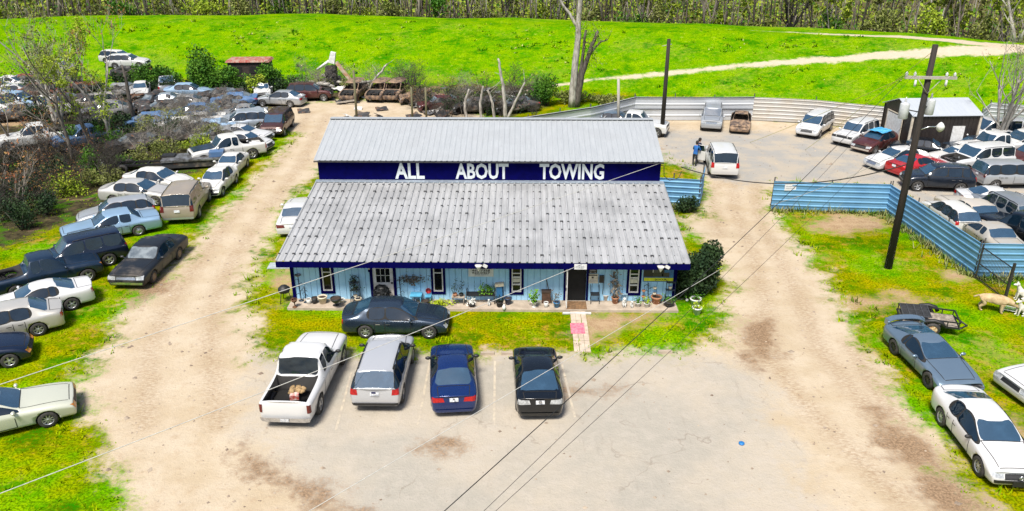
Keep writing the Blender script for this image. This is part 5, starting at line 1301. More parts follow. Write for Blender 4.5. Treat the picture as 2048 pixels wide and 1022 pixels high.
# far left junk yard ----------------------------------------------------------------
def junk(tp, label, a, b, col, var='', z=None, **k):
    if 'wreck' in var: k.setdefault('mats', dict(glass=GLASSDUST, sideglass=BLACK))
    return put(tp, 'junk_car', label, 'car', ('M', a, b), col, var=var, group=JUNK, simple=True, z=z, **k)
put('truck', 'junk_pickup', 'white extended cab pickup facing left among the bare trees', 'pickup', ('L', (108, 288), (30, 297)), JWHT, group=JUNK, simple=True)
junk('sedan', 'white sedan facing the left edge above the silver blue wreck', (58, 195), (-25, 201), WHT)
junk('crossover', 'silver blue wreck with open hood at the left edge', (2, 217), (76, 219), JLB, 'nohood', mats=dict(engine=ENGINE))
junk('wagon', 'small white hatchback with a crushed front beside the bare trees', (96, 218), (128, 232), WHT2, 'dent')
junk('van', 'grey white van nose at the left edge beside the silver blue wreck', (-30, 225), (26, 232), JWHT)
junk('oldsedan', 'white long roofed car at the top left of the junk yard', (2, 178), (62, 177), JWHT, 'dent')
junk('crossover', 'crushed dark maroon wreck left of the bare trees', (104, 196), (48, 199), RUSTC, 'wreck', nowheels=True)
junk('sedan', 'rust red and grey wreck behind the crushed maroon one', (44, 174), (92, 172), RUSTC, 'wreck', nowheels=True)
junk('sedan', 'blue car at the left edge behind the white sedan', (-30, 190), (22, 187), JBLU)
junk('minivan', 'dark crushed van at the bottom of the far stack', (300, 158), (224, 163), JDK, 'wreck', nowheels=True)
p_, h_ = mid_place('wagon', (298, 157), (226, 160))
car('wagon', 'junk_car', 'white station wagon perched on top of the crushed van', 'car', (p_[0]+.4, p_[1]-.5), h_+R(168), WHT, z=1.42, group=JUNK, simple=True, roll=(.03, -.02))
car('wagon', 'junk_car', 'second white wagon on the stack, behind the perched white wagon', 'car', (p_[0]-1.6, p_[1]+1.5), h_+R(150), JWHT, z=1.45, group=JUNK, simple=True)
junk('oldsedan', 'black crushed sedan under the left stack', (150, 172), (76, 172), JDK, 'wreck', nowheels=True)
p_, h_ = mid_place('oldsedan', (150, 172), (76, 172)); car('sedan', 'junk_car', 'silver wreck lying on the black crushed sedan', 'car', (p_[0], p_[1]), h_+.2, JGRY, 'wreck', z=1.15, group=JUNK, simple=True, nowheels=True)
junk('compact', 'white car facing the camera below the green bushes', (288, 182), (280, 203), JWHT)
junk('oldtruck', 'silver pickup with its tailgate to the camera below the green bushes', (338, 193), (338, 172), SIL)
junk('sedan', 'pale blue sedan right of the silver pickup below the bushes', (358, 195), (404, 194), JLB)
junk('coupe', 'silver coupe with dark windows facing left in the junk yard', (366, 212), (286, 216), SILB)
junk('sedan', 'grey blue sedan right of the dark windowed silver coupe', (402, 219), (330, 222), JGRY, 'dent')
junk('sedan', 'dark blue crushed car left of the silver sedan with the pale roof', (500, 212), (430, 215), JBLU, 'wreck', nowheels=True)
junk('coupe', 'dark crushed coupe under the green bushes', (470, 200), (405, 203), JDK, 'wreck', nowheels=True)
junk('sedan', 'slate blue wreck in the middle of the grey brush', (425, 236), (352, 240), JBLU, 'dent', nowheels=True)
junk('oldsedan', 'grey wreck on its belly behind the burgundy minivan', (520, 238), (440, 242), JGRY, 'dent')
junk('crossover', 'silver wreck left of the burgundy minivan', (525, 258), (452, 263), SILB, 'dent')
junk('sedan', 'pale blue wreck in the grey brush behind the white coupe', (455, 268), (378, 272), JLB, 'wreck', nowheels=True)
junk('sedan', 'white wreck half hidden in the grey brush', (392, 262), (318, 268), JWHT, 'wreck', nowheels=True)
junk('oldtruck', 'blue pickup nose behind the thin bare trees', (205, 280), (142, 290), JBLU)
junk('sedan', 'black crushed car in the brush right of the bare trees', (300, 292), (232, 298), JDK, 'wreck', nowheels=True)
junk('wagon', 'tan car half hidden behind the bare trees', (208, 216), (166, 220), TANC)
junk('sedan', 'grey car half hidden left of the dark tree trunk', (245, 232), (185, 236), JGRY, 'dent')
junk('compact', 'rusty shell right of the dark tree trunk', (290, 214), (254, 220), RUST, 'burnt wreck noglass', nowheels=True)
junk('sedan', 'dark blue wreck above the grey brush', (330, 252), (262, 258), JBLU, 'wreck', nowheels=True)
junk('minivan', 'rusty brown van behind the tan car', (180, 196), (130, 200), RUSTC, 'wreck', nowheels=True)
junk('sedan', 'grey crushed car behind the white car below the bushes', (262, 192), (210, 196), JGRY, 'wreck', nowheels=True)
for i, (a, b, tp, c_, v_) in enumerate((((470, 228), (412, 232), 'sedan', JDK, 'wreck'), ((512, 248), (455, 252), 'wagon', SILB, 'wreck'), ((350, 228), (300, 232), 'sedan', JDK, 'wreck'), ((420, 252), (372, 256), 'coupe', JWHT, 'wreck'), ((400, 278), (345, 284), 'sedan', JDK, 'wreck'), ((460, 284), (410, 290), 'sedan', JGRY, 'wreck'), ((905, 218), (850, 222), 'sedan', MAR, 'wreck'), ((970, 224), (920, 226), 'wagon', JDK, 'wreck'), ((1050, 222), (1005, 226), 'sedan', JDK, 'wreck'), ((860, 205), (820, 207), 'sedan', BURNT, 'wreck noglass'), ((140, 212), (95, 216), 'coupe', JDK, 'wreck'), ((60, 238), (5, 243), 'sedan', JDK, 'wreck'), ((320, 210), (285, 222), 'wagon', JDK, 'wreck'))):
    junk(tp, ['black wreck in the gap left of the silver wrecks', 'second silver wreck behind the burgundy minivan', 'black wreck below the dark windowed silver coupe', 'white wreck in the grey brush below the slate blue wreck', 'black wreck low in the grey brush', 'grey wreck behind the hood of the white pickup', 'dark red wreck in the tangle behind the roof ridge', 'black wagon wreck among the grey snags', 'black wreck at the foot of the tall broken snag', 'burnt wreck right of the burnt SUV shells', 'black wreck left of the tan car', 'black wreck below the grey white van', 'black wreck beside the dark bare trunk'][i], a, b, c_, v_, nowheels=True)
# right yard --------------------------------------------------------------------------
tahoe = put('bigsuv', 'parked_suv', 'white SUV with its tail to the camera and two people at its side', 'suv', ('M', (1447, 358), (1431, 319)), WHT, group=YARD, mats=dict(glass=GLASSD, rbump=WHT, mirror=WHT))
put('midsuv', 'parked_suv', 'silver SUV facing the camera in front of the white fence', 'suv', ('M', (1424, 239), (1421, 266)), SIL, group=YARD, mats=dict(grille=CHROME, fbump=SIL, head=HEADL))
put('compact', 'burnt_sedan', 'burnt brown sedan facing the camera beside the silver SUV', 'wreck', ('M', (1481, 246), (1478, 270)), BURNT, var='burnt noglass', group=YARD, nowheels=False, rimm=RUST)
put('minivan', 'parked_minivan', 'white minivan facing the camera before the tan fence', 'van', ('L', (1657, 264), (1641, 275)), WHT, group=YARD, mats=dict(fbump=WHT))
put('midsuv', 'parked_suv', 'white SUV with dark open grille left of the brown shed', 'suv', ('L', (1752, 280), (1700, 298)), WHT, group=YARD, mats=dict(grille=BLACK, head=BLACK, fbump=WHT))
mar = put('sedan', 'parked_sedan', 'maroon sedan with pale hood and a blue tarp on its roof', 'car', ('L', (1793, 295), (1743, 310)), MAR, group=YARD, mats=dict(fbump=TANC))
put('compact', 'parked_sedan', 'black small sedan behind the leaning pole near the brown shed', 'car', ('M', (1873, 316), (1790, 306)), BLK_, group=YARD)
put('sedan', 'parked_sedan', 'white sedan with tall grille, left of the red car', 'car', ('L', (1836, 336), (1772, 344)), WHT, group=YARD, wheels='seven', mats=dict(grille=CHROME, fbump=WHT))
put('coupe', 'parked_coupe', 'red car with its boot to the left behind the leaning pole', 'car', ('M', (1790, 352), (1874, 338)), RED, group=YARD, mats=dict(fbump=RED, rbump=RED))
put('rogue', 'parked_crossover', 'black crossover with bright wheels behind the blue fence', 'suv', ('L', (1911, 386), (1840, 383)), paint('black_blue', (.012, .018, .03), .3, .24, .03), group=YARD, mats=dict(handle=CHROME))
put('coupe', 'parked_coupe', 'white coupe right of the small black sedan by the shed', 'car', ('M', (1944, 326), (1872, 332)), WHT2, group=YARD)
put('bigsuv', 'wrecked_suv', 'white SUV with open damaged hood in the middle of the right yard', 'suv', ('L', (2002, 345), (1925, 352)), WHT, var='nohood', group=YARD, mats=dict(engine=ENGINE))
put('truck', 'pickup_truck', 'white pickup facing left below the brown shed door', 'pickup', ('L', (2036, 316), (1950, 322)), WHT, group=YARD)
put('coupe', 'parked_coupe', 'dark blue sports car just below the brown shed door', 'car', ('M', (1968, 303), (1898, 306)), GRYB, group=YARD)
put('minivan', 'parked_minivan', 'silver minivan with its tail to the left beside the black crossover', 'van', ('R', (1988, 379), (2074, 378)), SIL, group=YARD, mats=dict(rbump=SIL, tail=TAILD))
put('crossover', 'parked_suv', 'maroon crossover cut by the right edge behind the silver minivan', 'suv', ('M', (2110, 330), (2016, 337)), MAR, group=YARD)
put('oldsedan', 'parked_sedan', 'cream sedan cut by the right edge above the silver minivan', 'car', ('M', (2130, 356), (2034, 360)), TANC, group=YARD)
put('coupe', 'parked_coupe', 'white rounded sedan with red tail lamp below the silver minivan', 'car', ('M', (1924, 413), (2058, 419)), WHT, group=YARD, mats=dict(rbump=WHT, fbump=WHT))
put('vic', 'parked_sedan', 'tan sedan with its boot toward the camera behind the blue fence', 'car', ('M', (1968, 463), (1908, 424)), TANC, group=YARD, mats=dict(rbump=CHROME))
put('wagon', 'parked_hatchback', 'white hatchback with dark rear window against the blue fence', 'car', ('M', (1917, 464), (1872, 432)), WHT2, group=YARD)
put('midsuv', 'parked_suv', 'silver grey SUV right of the tan sedan in the right yard', 'suv', ('M', (2034, 458), (1968, 422)), GRYC, group=YARD)
put('truck', 'pickup_truck', 'black pickup behind the corner of the blue fence at the right edge', 'pickup', ('M', (2090, 505), (1990, 468)), BLK_, group=YARD)
put('oldsedan', 'dusty_sedan', 'dusty grey sedan hood showing over the blue fence', 'car', ('M', (1995, 505), (1945, 470)), paint('dustgrey', (.35, .34, .31), .1, .5, .6), group=YARD)
put('van', 'parked_van', 'white van behind the right end of the brown shed', 'van', ('M', (2012, 285), (1972, 285)), WHT, group=YARD)
put('compact', 'parked_sedan', 'white small sedan in front of the white van by the shed', 'car', ('M', (2012, 293), (1958, 294)), WHT, group=YARD)
put('minivan', 'parked_minivan', 'white minivan under the bare tree at the right edge', 'van', ('M', (2080, 300), (2018, 306)), WHT2, group=YARD)
put('sedan', 'parked_sedan', 'dark car showing over the right end of the main roof ridge', 'car', ('M', (1205, 254), (1262, 258)), SLATE, group=YARD)
put('truck', 'pickup_truck', 'white pickup facing right beside the slim black pole', 'pickup', ('M', (1225, 262), (1318, 270)), WHT, group=YARD, mats=dict(fbump=BLACK))
put('oldsedan', 'parked_sedan', 'white sedan parked along the left wall of the office', 'car', ('M', (585, 478), (612, 415)), WHT, group=LOT, mats=dict(rbump=WHT, tail=TAILD))
# tarp on the maroon sedan
p, h = axle_place('sedan', (1793, 295), (1743, 310), 'L'); g = np.random.default_rng(3); k = 10; V = []
for i in range(k+1):
    for j in range(k+1): V.append((-.9+1.5*i/k, -.65+1.3*j/k, 1.50+.07*g.random()-.10*((j/k-.5)*2)**4))
Fs = [(i*(k+1)+j, (i+1)*(k+1)+j, (i+1)*(k+1)+j+1, i*(k+1)+j+1) for i in range(k) for j in range(k)]
t_ = tag(MB().add(V, Fs, 0, True).build('tarp', mat('blue_tarp', (.04, .25, .50), .5, col2=(.10, .40, .62), scale=4), None, (p[0], p[1], 0), h), 'crumpled blue tarp lying on the roof of the maroon sedan', 'tarp'); t_.modifiers.new('s', 'SOLIDIFY').thickness = .02
# motorcycle by the tan fence
p = G(1705, 272); mc = empty('motorcycle', p, R(15), 'black motorcycle frame standing by the tan fence behind the white SUV', 'motorcycle')
for x in (-.75, .75):
    wl = MB().lathe([(.22, -.06), (.32, -.05), (.34, 0), (.32, .05), (.22, .06)], (x, 0, .34), 16, axis='Y', capb=False).build('wheel', RUBBER, mc); MB().lathe([(.22, .02), (.03, .04), (.0001, .05)], (x, 0, .34), 12, axis='Y', capb=False).build('rim', CHROME, wl)
m = MB(); m.tube([(-.75, 0, .34), (-.2, 0, .75), (.45, 0, .85), (.75, 0, .34)], .05); m.tube([(-.2, 0, .75), (0, 0, .3), (.45, 0, .85)], .04); m.build('frame', BLACK, mc)
MB().ball((.2, 0, .88), (.3, .15, .14)).build('fuel_tank', BLACK, mc); MB().box((-.3, 0, .86), (.55, .24, .1)).build('seat', BLACK, mc); MB().tube([(.52, -.35, 1.08), (.5, 0, 1.0), (.52, .35, 1.08)], .02).build('handlebar', CHROME, mc); MB().box((.02, 0, .42), (.4, .28, .35)).build('engine', ENGINE, mc)
# trailer ---------------------------------------------------------------------------
a, b = G(1815, 665), G(1932, 668)
ta = G(1790+60, 655); tr = empty('utility_trailer', (18.15, 31.45, 0), R(-16), 'black open utility trailer with mesh ramp on the grass by the right road', 'trailer')
m = MB(); TL, TW, tz = 2.35, 1.25, .42
for y in (-TW/2, TW/2):
    m.box((0, y, tz), (TL, .06, .07)); m.box((0, y, tz+.27), (TL, .05, .05))
    for i in range(6): m.box((-TL/2+.04+(TL-.08)*i/5, y, tz+.135), (.04, .04, .27))
for x in (-TL/2, TL/2): m.box((x, 0, tz), (.06, TW, .07))
m.box((TL/2, 0, tz+.27), (.05, TW, .05)); m.bar((TL/2, -TW/2, tz), (TL/2+.45, 0, tz-.1), .04, 5); m.bar((TL/2, TW/2, tz), (TL/2+.45, 0, tz-.1), .04, 5); m.build('frame', BLACK, tr)
m = MB()
for i in range(9): m.box((0, -TW/2+.09+(TW-.18)*i/8, tz+.03), (TL-.1, .115, .035))
m.build('deck', WOOD, tr)
m = MB()
for i in range(5): m.box((-TL/2+.05+i*.28, 0, tz+.31+.017*i), (.04, TW, .04))
for y in (-TW/2+.03, 0, TW/2-.03): m.box((-TL/2+.62, y, tz+.345), (1.16, .04, .04), ry=-.06)
for i in range(22): m.box((-TL/2+.62, -TW/2+.06+i*.055, tz+.34), (1.14, .012, .012), ry=-.06)
m.box((-TL/2+.62, 0, tz+.325), (1.12, TW-.1, .008), ry=-.06, mi=0); m.build('ramp_gate', mat('mesh_gate', (.05, .052, .056), .6), tr)
for s_ in (-1, 1):
    wl = MB().lathe([(.2, -.09), (.30, -.08), (.32, 0), (.30, .08), (.2, .09)], (.1, s_*(TW/2+.16), .32), 16, axis='Y', capb=False).build('wheel', RUBBER, tr); MB().lathe([(.2, s_*.06), (.06, s_*.09), (.0001, s_*.09)], (.1, s_*(TW/2+.16), .32), 12, axis='Y', capb=False).build('rim', mat('cream_rim', (.6, .5, .3), .6, col2=(.3, .12, .05), scale=8), wl)
    MB().tube([(-.32, s_*(TW/2+.16), .50), (-.22, s_*(TW/2+.16), .67), (.1, s_*(TW/2+.16), .73), (.42, s_*(TW/2+.16), .67), (.52, s_*(TW/2+.16), .50)], .10, 6).build('mudguard', BLACK, tr)
# ---------------------------------------------------------------- porch things
def gp(px, py, z=.12): p = G(px, py, z); return (p[0], p[1], z)
CREAM = mat('cream_pot', (.62, .55, .42), .7); WPOT = mat('white_pot', (.70, .70, .67), .6); BPOT = mat('black_pot', (.018, .019, .02), .6); NPOT = mat('navy_pot', (.02, .04, .09), .4); BLPOT = mat('blue_pot', (.05, .20, .42), .4); SOIL = mat('soil', (.05, .033, .022), .95, bump=.01)
GRNP = leafmat('plant_green', (.05, .17, .01), (.14, .30, .02)); DRYP = leafmat('dry_plant', (.12, .10, .075), (.22, .19, .15)); DRKP = leafmat('dark_plant', (.012, .022, .010), (.03, .05, .018)); YELP = leafmat('lime_plant', (.25, .38, .01), (.40, .48, .02)); FLW = leafmat('white_flower', (.65, .65, .6), (.75, .75, .7))
def pot(px, py, label, m, r_=.16, h=.26, plant=None, ph=.35, pn=90, ls=.06, shape='pot', z=.12, name='plant_pot', cat='pot', rim=1.12, pw=1.):
    root = empty(name, gp(px, py, z), 0, label, cat, 'pots and planters round the porch')
    prof = {'pot': [(r_*.70, 0), (r_*.98, h*.82), (r_*rim, h*.83), (r_*rim, h), (r_*.9, h), (r_*.85, h*.85)], 'bucket': [(r_*.8, 0), (r_, h), (r_*.9, h), (r_*.88, h*.85)], 'urn': [(r_*.7, 0), (r_*.7, .03), (r_*.3, .08), (r_*.35, h*.3), (r_*.95, h*.8), (r_*1.15, h), (r_*.95, h*.98)], 'bowl': [(r_*.55, 0), (r_*.9, h*.5), (r_, h), (r_*.85, h), (r_*.8, h*.8)]}[shape]
    MB().lathe(prof, n=16).build('pot', m, root); MB().lathe([(r_*.9, h*.84), (.0001, h*.86)], n=14, capb=False).build('soil', SOIL, root)
    if plant is not None:
        g = np.random.default_rng(int(px)); C_ = g.normal(0, 1, (pn, 3))*np.array([r_*.75*pw, r_*.75*pw, ph*.33])+np.array([0, 0, h+ph*.4]); C_ = C_[C_[:, 2] > h*.8]
        V, Fq = leaves_np(C_, ls, g, .4); p_ = obj('plant', mesh_np('plant', V, Fq, [plant]), root)
        m2 = MB()
        for i in range(6): m2.bar((0, 0, h*.8), tuple(C_[i % len(C_)]), .008, 3)
        m2.build('stem', plant, root)
    return root
POTS = [
 (618, 607, 'white bucket pot near the left end of the porch', WPOT, .12, .26, None), (630, 606, 'black bin pot between the white bucket and the big cream pot', BPOT, .15, .30, None),
 (646, 606, 'big cream flared pot below the left window', CREAM, .21, .36, None), (684, 606, 'white and black bowl pot right of the black planter by the left window', WPOT, .14, .22, None),
 (717, 606, 'square looking cream pot under the plant rack', CREAM, .15, .26, None), (851, 610, 'black tub beside the blue children table', BPOT, .18, .24, None),
 (943, 613, 'dark pot full of white flowers before the black bench', BPOT, .15, .16, FLW), (999, 613, 'dark pot with black leaves right of the bench', BPOT, .16, .26, DRKP), (1016, 608, 'round navy pot under the middle window', NPOT, .17, .34, None),
 (1068, 614, 'white urn with a tall green grass plant', WPOT, .15, .30, GRNP), (1092, 614, 'small white bucket in front of the brown chest', WPOT, .11, .26, None), (1113, 614, 'blue pot with a dry twiggy plant left of the doorway', BLPOT, .15, .28, DRYP),
 (1211, 600, 'white owl shaped pot right of the folding chair', WPOT, .13, .30, None), (1230, 606, 'red brown pot with tall dry stalks', TERRA, .17, .32, DRYP), (1275, 613, 'white pot with a spreading green plant, left of two', WPOT, .12, .22, GRNP), (1293, 614, 'white pot with a lime green plant, right of two', WPOT, .12, .22, YELP),
 (1312, 606, 'large terracotta pot with a white rim below the truck banner', TERRA, .24, .36, None), (1337, 612, 'wide black tub with a green plant at the right end of the slab', BPOT, .24, .28, GRNP)]
for (px, py, lab, m_, r_, h, pl_) in POTS:
    big_ = px in (1230,); pot(px, py, lab, m_, r_, h, pl_, ph=1.3 if big_ else (.55 if px in (1068, 1113) else .28), pn=160 if big_ else 90, ls=.10 if px in (1230, 1068) else .055, shape='urn' if px == 1068 else ('bucket' if px in (618, 630, 1092) else 'pot'))
pot(672, 604, 'black bowl planter on a stand below the left window', BPOT, .26, .22, None, shape='bowl', z=.42)
MB().lathe([(.16, 0), (.05, .05), (.05, .25), (.14, .30)], gp(672, 610), 10, capt=True).build('planter_stand', BPOT) and tag(bpy.data.objects['planter_stand'], 'black pedestal carrying the bowl planter below the left window', 'stand')
pot(1390, 612, 'white tub with green plants on the grass past the porch, rear one', WPOT, .25, .42, GRNP, z=0., ph=.2); pot(1393, 628, 'white ribbed tub with lime plants on the grass past the porch, front one', WPOT, .21, .36, YELP, z=0., ph=.18)
IRON = mat('wrought_iron', (.02, .035, .055), .6)
def ironstand(px, py, label, h, w_, seed, bowls=0, name='plant_stand', hook=False):
    root = empty(name, gp(px, py), 0, label, 'plant stand'); rg = random.Random(seed); m = MB()
    m.bar((0, 0, 0), (-.05, .05, h), .022, 5); m.lathe([(.14, 0), (.02, .03)], n=8)
    for i in range(5):
        z = h*(.25+.15*i); s_ = 1 if i % 2 else -1; m.tube([(0, 0, z), (s_*w_*.5, -.05, z+.1), (s_*w_, -.08, z+.02)], .014, 4)
    m.build('frame', IRON, root)
    for i in range(bowls):
        s_ = 1 if i % 2 else -1; MB().lathe([(.05, 0), (.09, .06), (.085, .10), (.07, .1)], (s_*w_, -.08, h*(.25+.15*i)+.02), 10).build('cup', CREAM if i % 2 else TERRA, root)
    return root
s1 = ironstand(603, 601, 'tall iron plant stand with a dry bowl at the left end of the porch', 1.25, .2, 1); MB().lathe([(.03, 0), (.16, .10), (.15, .12)], (-.05, .05, 1.22), 10).build('bowl', STEELJ, s1)
ironstand(803, 604, 'dark iron scroll stand right of the white door', 1.3, .18, 2); ironstand(1296, 604, 'iron plant tree carrying small cups below the truck banner', 1.0, .26, 3, 4); ironstand(613, 604, 'short bent iron stand beside the white bucket pot', .8, .12, 5)
def rack(px, py, label, w_, h, nsh, seed, m_=IRON):
    root = empty('plant_rack', gp(px, py), 0, label, 'rack'); m = MB()
    for x in (-w_/2, w_/2):
        for y in (-.12, .12): m.bar((x, y, 0), (x, y, h), .016, 4)
    for i in range(nsh): m.box((0, 0, h*(i+.6)/nsh), (w_, .26, .025))
    m.tube([(-w_/2, .12, h), (-w_/4, .12, h+.12), (0, .12, h+.16), (w_/4, .12, h+.12), (w_/2, .12, h)], .016, 4); m.build('frame', m_, root); return root
k1 = rack(712, 603, 'black rack of dark plants left of the white door', .42, 1.15, 3, 1)
rk = gp(712, 603)
for i, z in enumerate((.35, .75, 1.1)):
    g = np.random.default_rng(i+40); V, Fq = leaves_np(g.normal(0, .13, (80, 3))+np.array([0, 0, .16]), .05, g); r0 = empty('plant_pot', (rk[0], rk[1], .12+1.15*(i+.6)/3+.015), 0, ['pale dish on the lowest shelf of the black rack', 'dark leafy plant on the middle shelf of the black rack', 'bushy black plant on the top shelf of the black rack'][i], 'pot')
    MB().lathe([(.07, 0), (.10, .1), (.09, .1)], n=10).build('pot', CREAM if i == 0 else BPOT, r0)
    if i: obj('plant', mesh_np('plant', V, Fq, [DRKP]), r0)
k2 = rack(1338, 603, 'narrow black shelf stand with a pot at the right corner of the porch', .42, 1.2, 3, 2)
rk = gp(1338, 603); r0 = empty('plant_pot', (rk[0], rk[1], .12+1.2*2.6/3-.3), 0, 'cream pot on the narrow black shelf stand', 'pot'); MB().lathe([(.07, 0), (.10, .16), (.09, .16)], (0, 0, -.08), n=10).build('pot', CREAM, r0)
def bench(px, py):
    root = empty('garden_bench', gp(px, py), 0, 'black ornate iron garden bench under the phone number sign', 'bench'); m = MB(); W_ = 1.32
    for x in (-W_/2, W_/2): m.bar((x, -.25, 0), (x, -.25, .42), .025, 5); m.bar((x, .22, 0), (x, .25, .85), .025, 5); m.tube([(x, -.28, .6), (x, 0, .64), (x, .22, .62)], .025, 5); m.bar((x, -.25, .4), (x, -.28, .6), .02, 5)
    m.build('frame', BLACK, root); m = MB()
    for i in range(6): m.box((0, -.24+.09*i, .43), (W_, .06, .025))
    m.build('seat', BLACK, root); m = MB(); m.tube([(-W_/2, .25, .85), (-W_/4, .26, .93), (0, .26, .96), (W_/4, .26, .93), (W_/2, .25, .85)], .05, 6)
    for i in range(13): x = -W_/2+W_*(i+.5)/13; m.tube([(x, .24, .45), (x+.06, .24, .6), (x-.06, .25, .75), (x, .26, .9)], .024, 4)
    m.box((0, .262, .66), (W_-.06, .015, .42))
    for i in range(5): m.lathe([(.10, -.012), (.12, 0), (.10, .012)], (-W_/2+W_*(i+.5)/5, .25, .66), 12, axis='Y', capb=False)
    m.build('backrest', BLACK, root); return gp(px, py)
bp = bench(962, 603)
for dx, lab in ((.1, 'leafy green plant sitting on the left of the black bench'), (.42, 'smaller green plant on the right of the black bench')):
    r0 = empty('plant_pot', (bp[0]+dx, bp[1]-.02, .565), 0, lab, 'pot'); MB().lathe([(.08, 0), (.12, .14), (.10, .14)], n=12).build('pot', BPOT, r0); g = np.random.default_rng(int(dx*100)); V, Fq = leaves_np(g.normal(0, .12, (110, 3))+np.array([0, 0, .25]), .05, g); obj('plant', mesh_np('plant', V, Fq, [GRNP]), r0)
def table(name, px, py, w_, d_, h, m_, label, cat='table', legs=4):
    root = empty(name, gp(px, py), 0, label, cat); MB().box((0, 0, h-.02), (w_, d_, .04)).build('tabletop', m_, root)
    for x in (-1, 1):
        for y in (-1, 1): MB().bar((x*(w_/2-.05), y*(d_/2-.05), 0), (x*(w_/2-.05), y*(d_/2-.05), h-.04), .022, 5).build('leg', m_, root)
    return root
BLT = mat('toy_blue', (.10, .40, .62), .5); table('kids_table', 833, 604, .55, .45, .42, BLT, 'light blue plastic children table under the dried flower swag')
ch = table('kids_chair', 857, 602, .30, .30, .30, BLT, 'light blue child chair with a red back beside the plastic table', 'chair'); MB().lathe([(.13, -.02), (.14, 0), (.13, .02), (.0001, .025)], (0, .13, .48), 14, axis='Y').build('backrest', mat('toy_red', (.55, .02, .02), .5), ch)
tb = table('plant_table', 917, 607, .62, .36, .40, WOOD, 'small pale table of pots left of the black bench'); q = gp(917, 607)
for dx, m_, pl_, lab in ((-.15, TERRA, DRKP, 'terracotta pot on the small pale table'), (.14, BPOT, DRKP, 'black pot with a spiky dark plant on the small pale table')):
    r0 = empty('plant_pot', (q[0]+dx, q[1], .52), 0, lab, 'pot'); MB().lathe([(.08, 0), (.11, .14), (.10, .14)], n=12).build('pot', m_, r0); g = np.random.default_rng(int(dx*100)+200); V, Fq = leaves_np(g.normal(0, 1, (60, 3))*np.array([.08, .08, .2])+np.array([0, 0, .38]), .07, g, .25); obj('plant', mesh_np('plant', V, Fq, [pl_]), r0)
g = np.random.default_rng(9); V, Fq = leaves_np(g.normal(0, 1, (380, 3))*np.array([.30, .13, .08])+np.array([0, 0, .10]), .05, g); r0 = empty('lime_plant', gp(882, 609), 0, 'low mound of lime green foliage on the porch slab', 'plant'); obj('foliage', mesh_np('foliage', V, Fq, [YELP]), r0); MB().lathe([(.2, 0), (.22, .06)], n=12).build('tray', BPOT, r0)
q = gp(999, 601); r0 = empty('outdoor_cabinet', q, 0, 'narrow blue cabinet with a beige sloped top right of the bench', 'cabinet'); MB().box((0, 0, .4), (.28, .22, .8)).build('body', BLPOT, r0); MB().box((0, -.02, .88), (.42, .30, .14), ry=-.12).build('top', CREAM, r0); MB().bar((.18, -.05, 0), (.16, -.05, .8), .02, 5).build('post', BLACK, r0)
q = gp(1092, 604); r0 = empty('wooden_chest', q, 0, 'dark brown chest with a stick leaning on it left of the doorway', 'chest'); MB().box((0, 0, .28), (.42, .30, .56)).build('body', mat('chest_brown', (.10, .05, .03), .7, var=.5), r0); MB().box((0, 0, .58), (.46, .34, .05)).build('lid', mat('chest_dark', (.05, .03, .02), .7), r0)
tag(MB().bar((.05, -.15, 0), (-.22, .18, 1.1), .022, 5).build('walking_stick', mat('chest_dark', (.05, .03, .02), .7), None, (q[0]+.22, q[1], .12)), 'dark stick leaning against the wall over the brown chest', 'stick')
q = gp(1189, 604); r0 = empty('folding_chair', q, 0, 'black folding chair beside the dark doorway', 'chair'); MB().box((0, 0, .44), (.42, .38, .03)).build('seat', BLACK, r0); m = MB(); m.box((0, .2, .80), (.40, .03, .22)); m.build('backrest', BLACK, r0)
for x in (-.2, .2): MB().bar((x, -.22, 0), (x, .2, .92), .016, 5).build('leg', BLACK, r0); MB().bar((x, .22, 0), (x, -.16, .46), .016, 5).build('leg', BLACK, r0)
q = gp(1246, 601); r0 = empty('plastic_chair', q, 0, 'pale blue chair behind the white dog statue', 'chair'); MB().box((0, 0, .40), (.36, .34, .03)).build('seat', mat('pale_blue', (.40, .58, .70), .5), r0); MB().box((0, .16, .62), (.34, .03, .36)).build('backrest', _M['pale_blue'], r0)
for x in (-.15, .15):
    for y in (-.14, .14): MB().bar((x, y, 0), (x, y, .4), .018, 5).build('leg', _M['pale_blue'], r0)
def statue(px, py, h, label, name):
    root = empty(name, gp(px, py), 0, label, 'statue'); m = MB(); m.ball((0, .02, h*.32), (h*.22, h*.26, h*.34), 10, 7); m.ball((0, -.06, h*.60), (h*.16, h*.16, h*.26), 10, 6); m.build('body', WPOT, root); h_ = MB(); h_.ball((0, -.09, h*.87), (h*.13, h*.15, h*.12), 10, 6); h_.ball((0, -.09-h*.14, h*.84), (h*.06, h*.09, h*.055), 8, 5); hd_ = h_.build('head', WPOT, root)
    for s_ in (-1, 1): MB().ball((s_*h*.11, -.07, h*.86), (h*.035, h*.05, h*.10), 6, 5).build('ear', WPOT, root); MB().bar((s_*h*.10, -.12, 0), (s_*h*.09, -.10, h*.45), h*.05, 6).build('leg', WPOT, root)
statue(1248, 613, .52, 'white sitting dog statue on the porch slab', 'dog_statue'); statue(1263, 614, .36, 'small white animal figure right of the dog statue', 'animal_statue'); statue(978, 610, .36, 'small white figurine in front of the black bench', 'figurine')
tag(MB().lathe([(.06, 0), (.08, .05), (.08, .18), (.03, .24), (.03, .28)], gp(1008, 619), 10, capt=True).build('plastic_jug', WPOT), 'white jug at the slab edge below the middle window', 'jug')
q = gp(590, 614); r0 = empty('rusty_planter', q, 0, 'small rusty pedestal planter at the left corner of the slab', 'planter'); MB().lathe([(.12, 0), (.12, .02), (.025, .04), (.025, .22), (.12, .30), (.15, .42), (.12, .4)], n=12).build('body', RUST, r0)
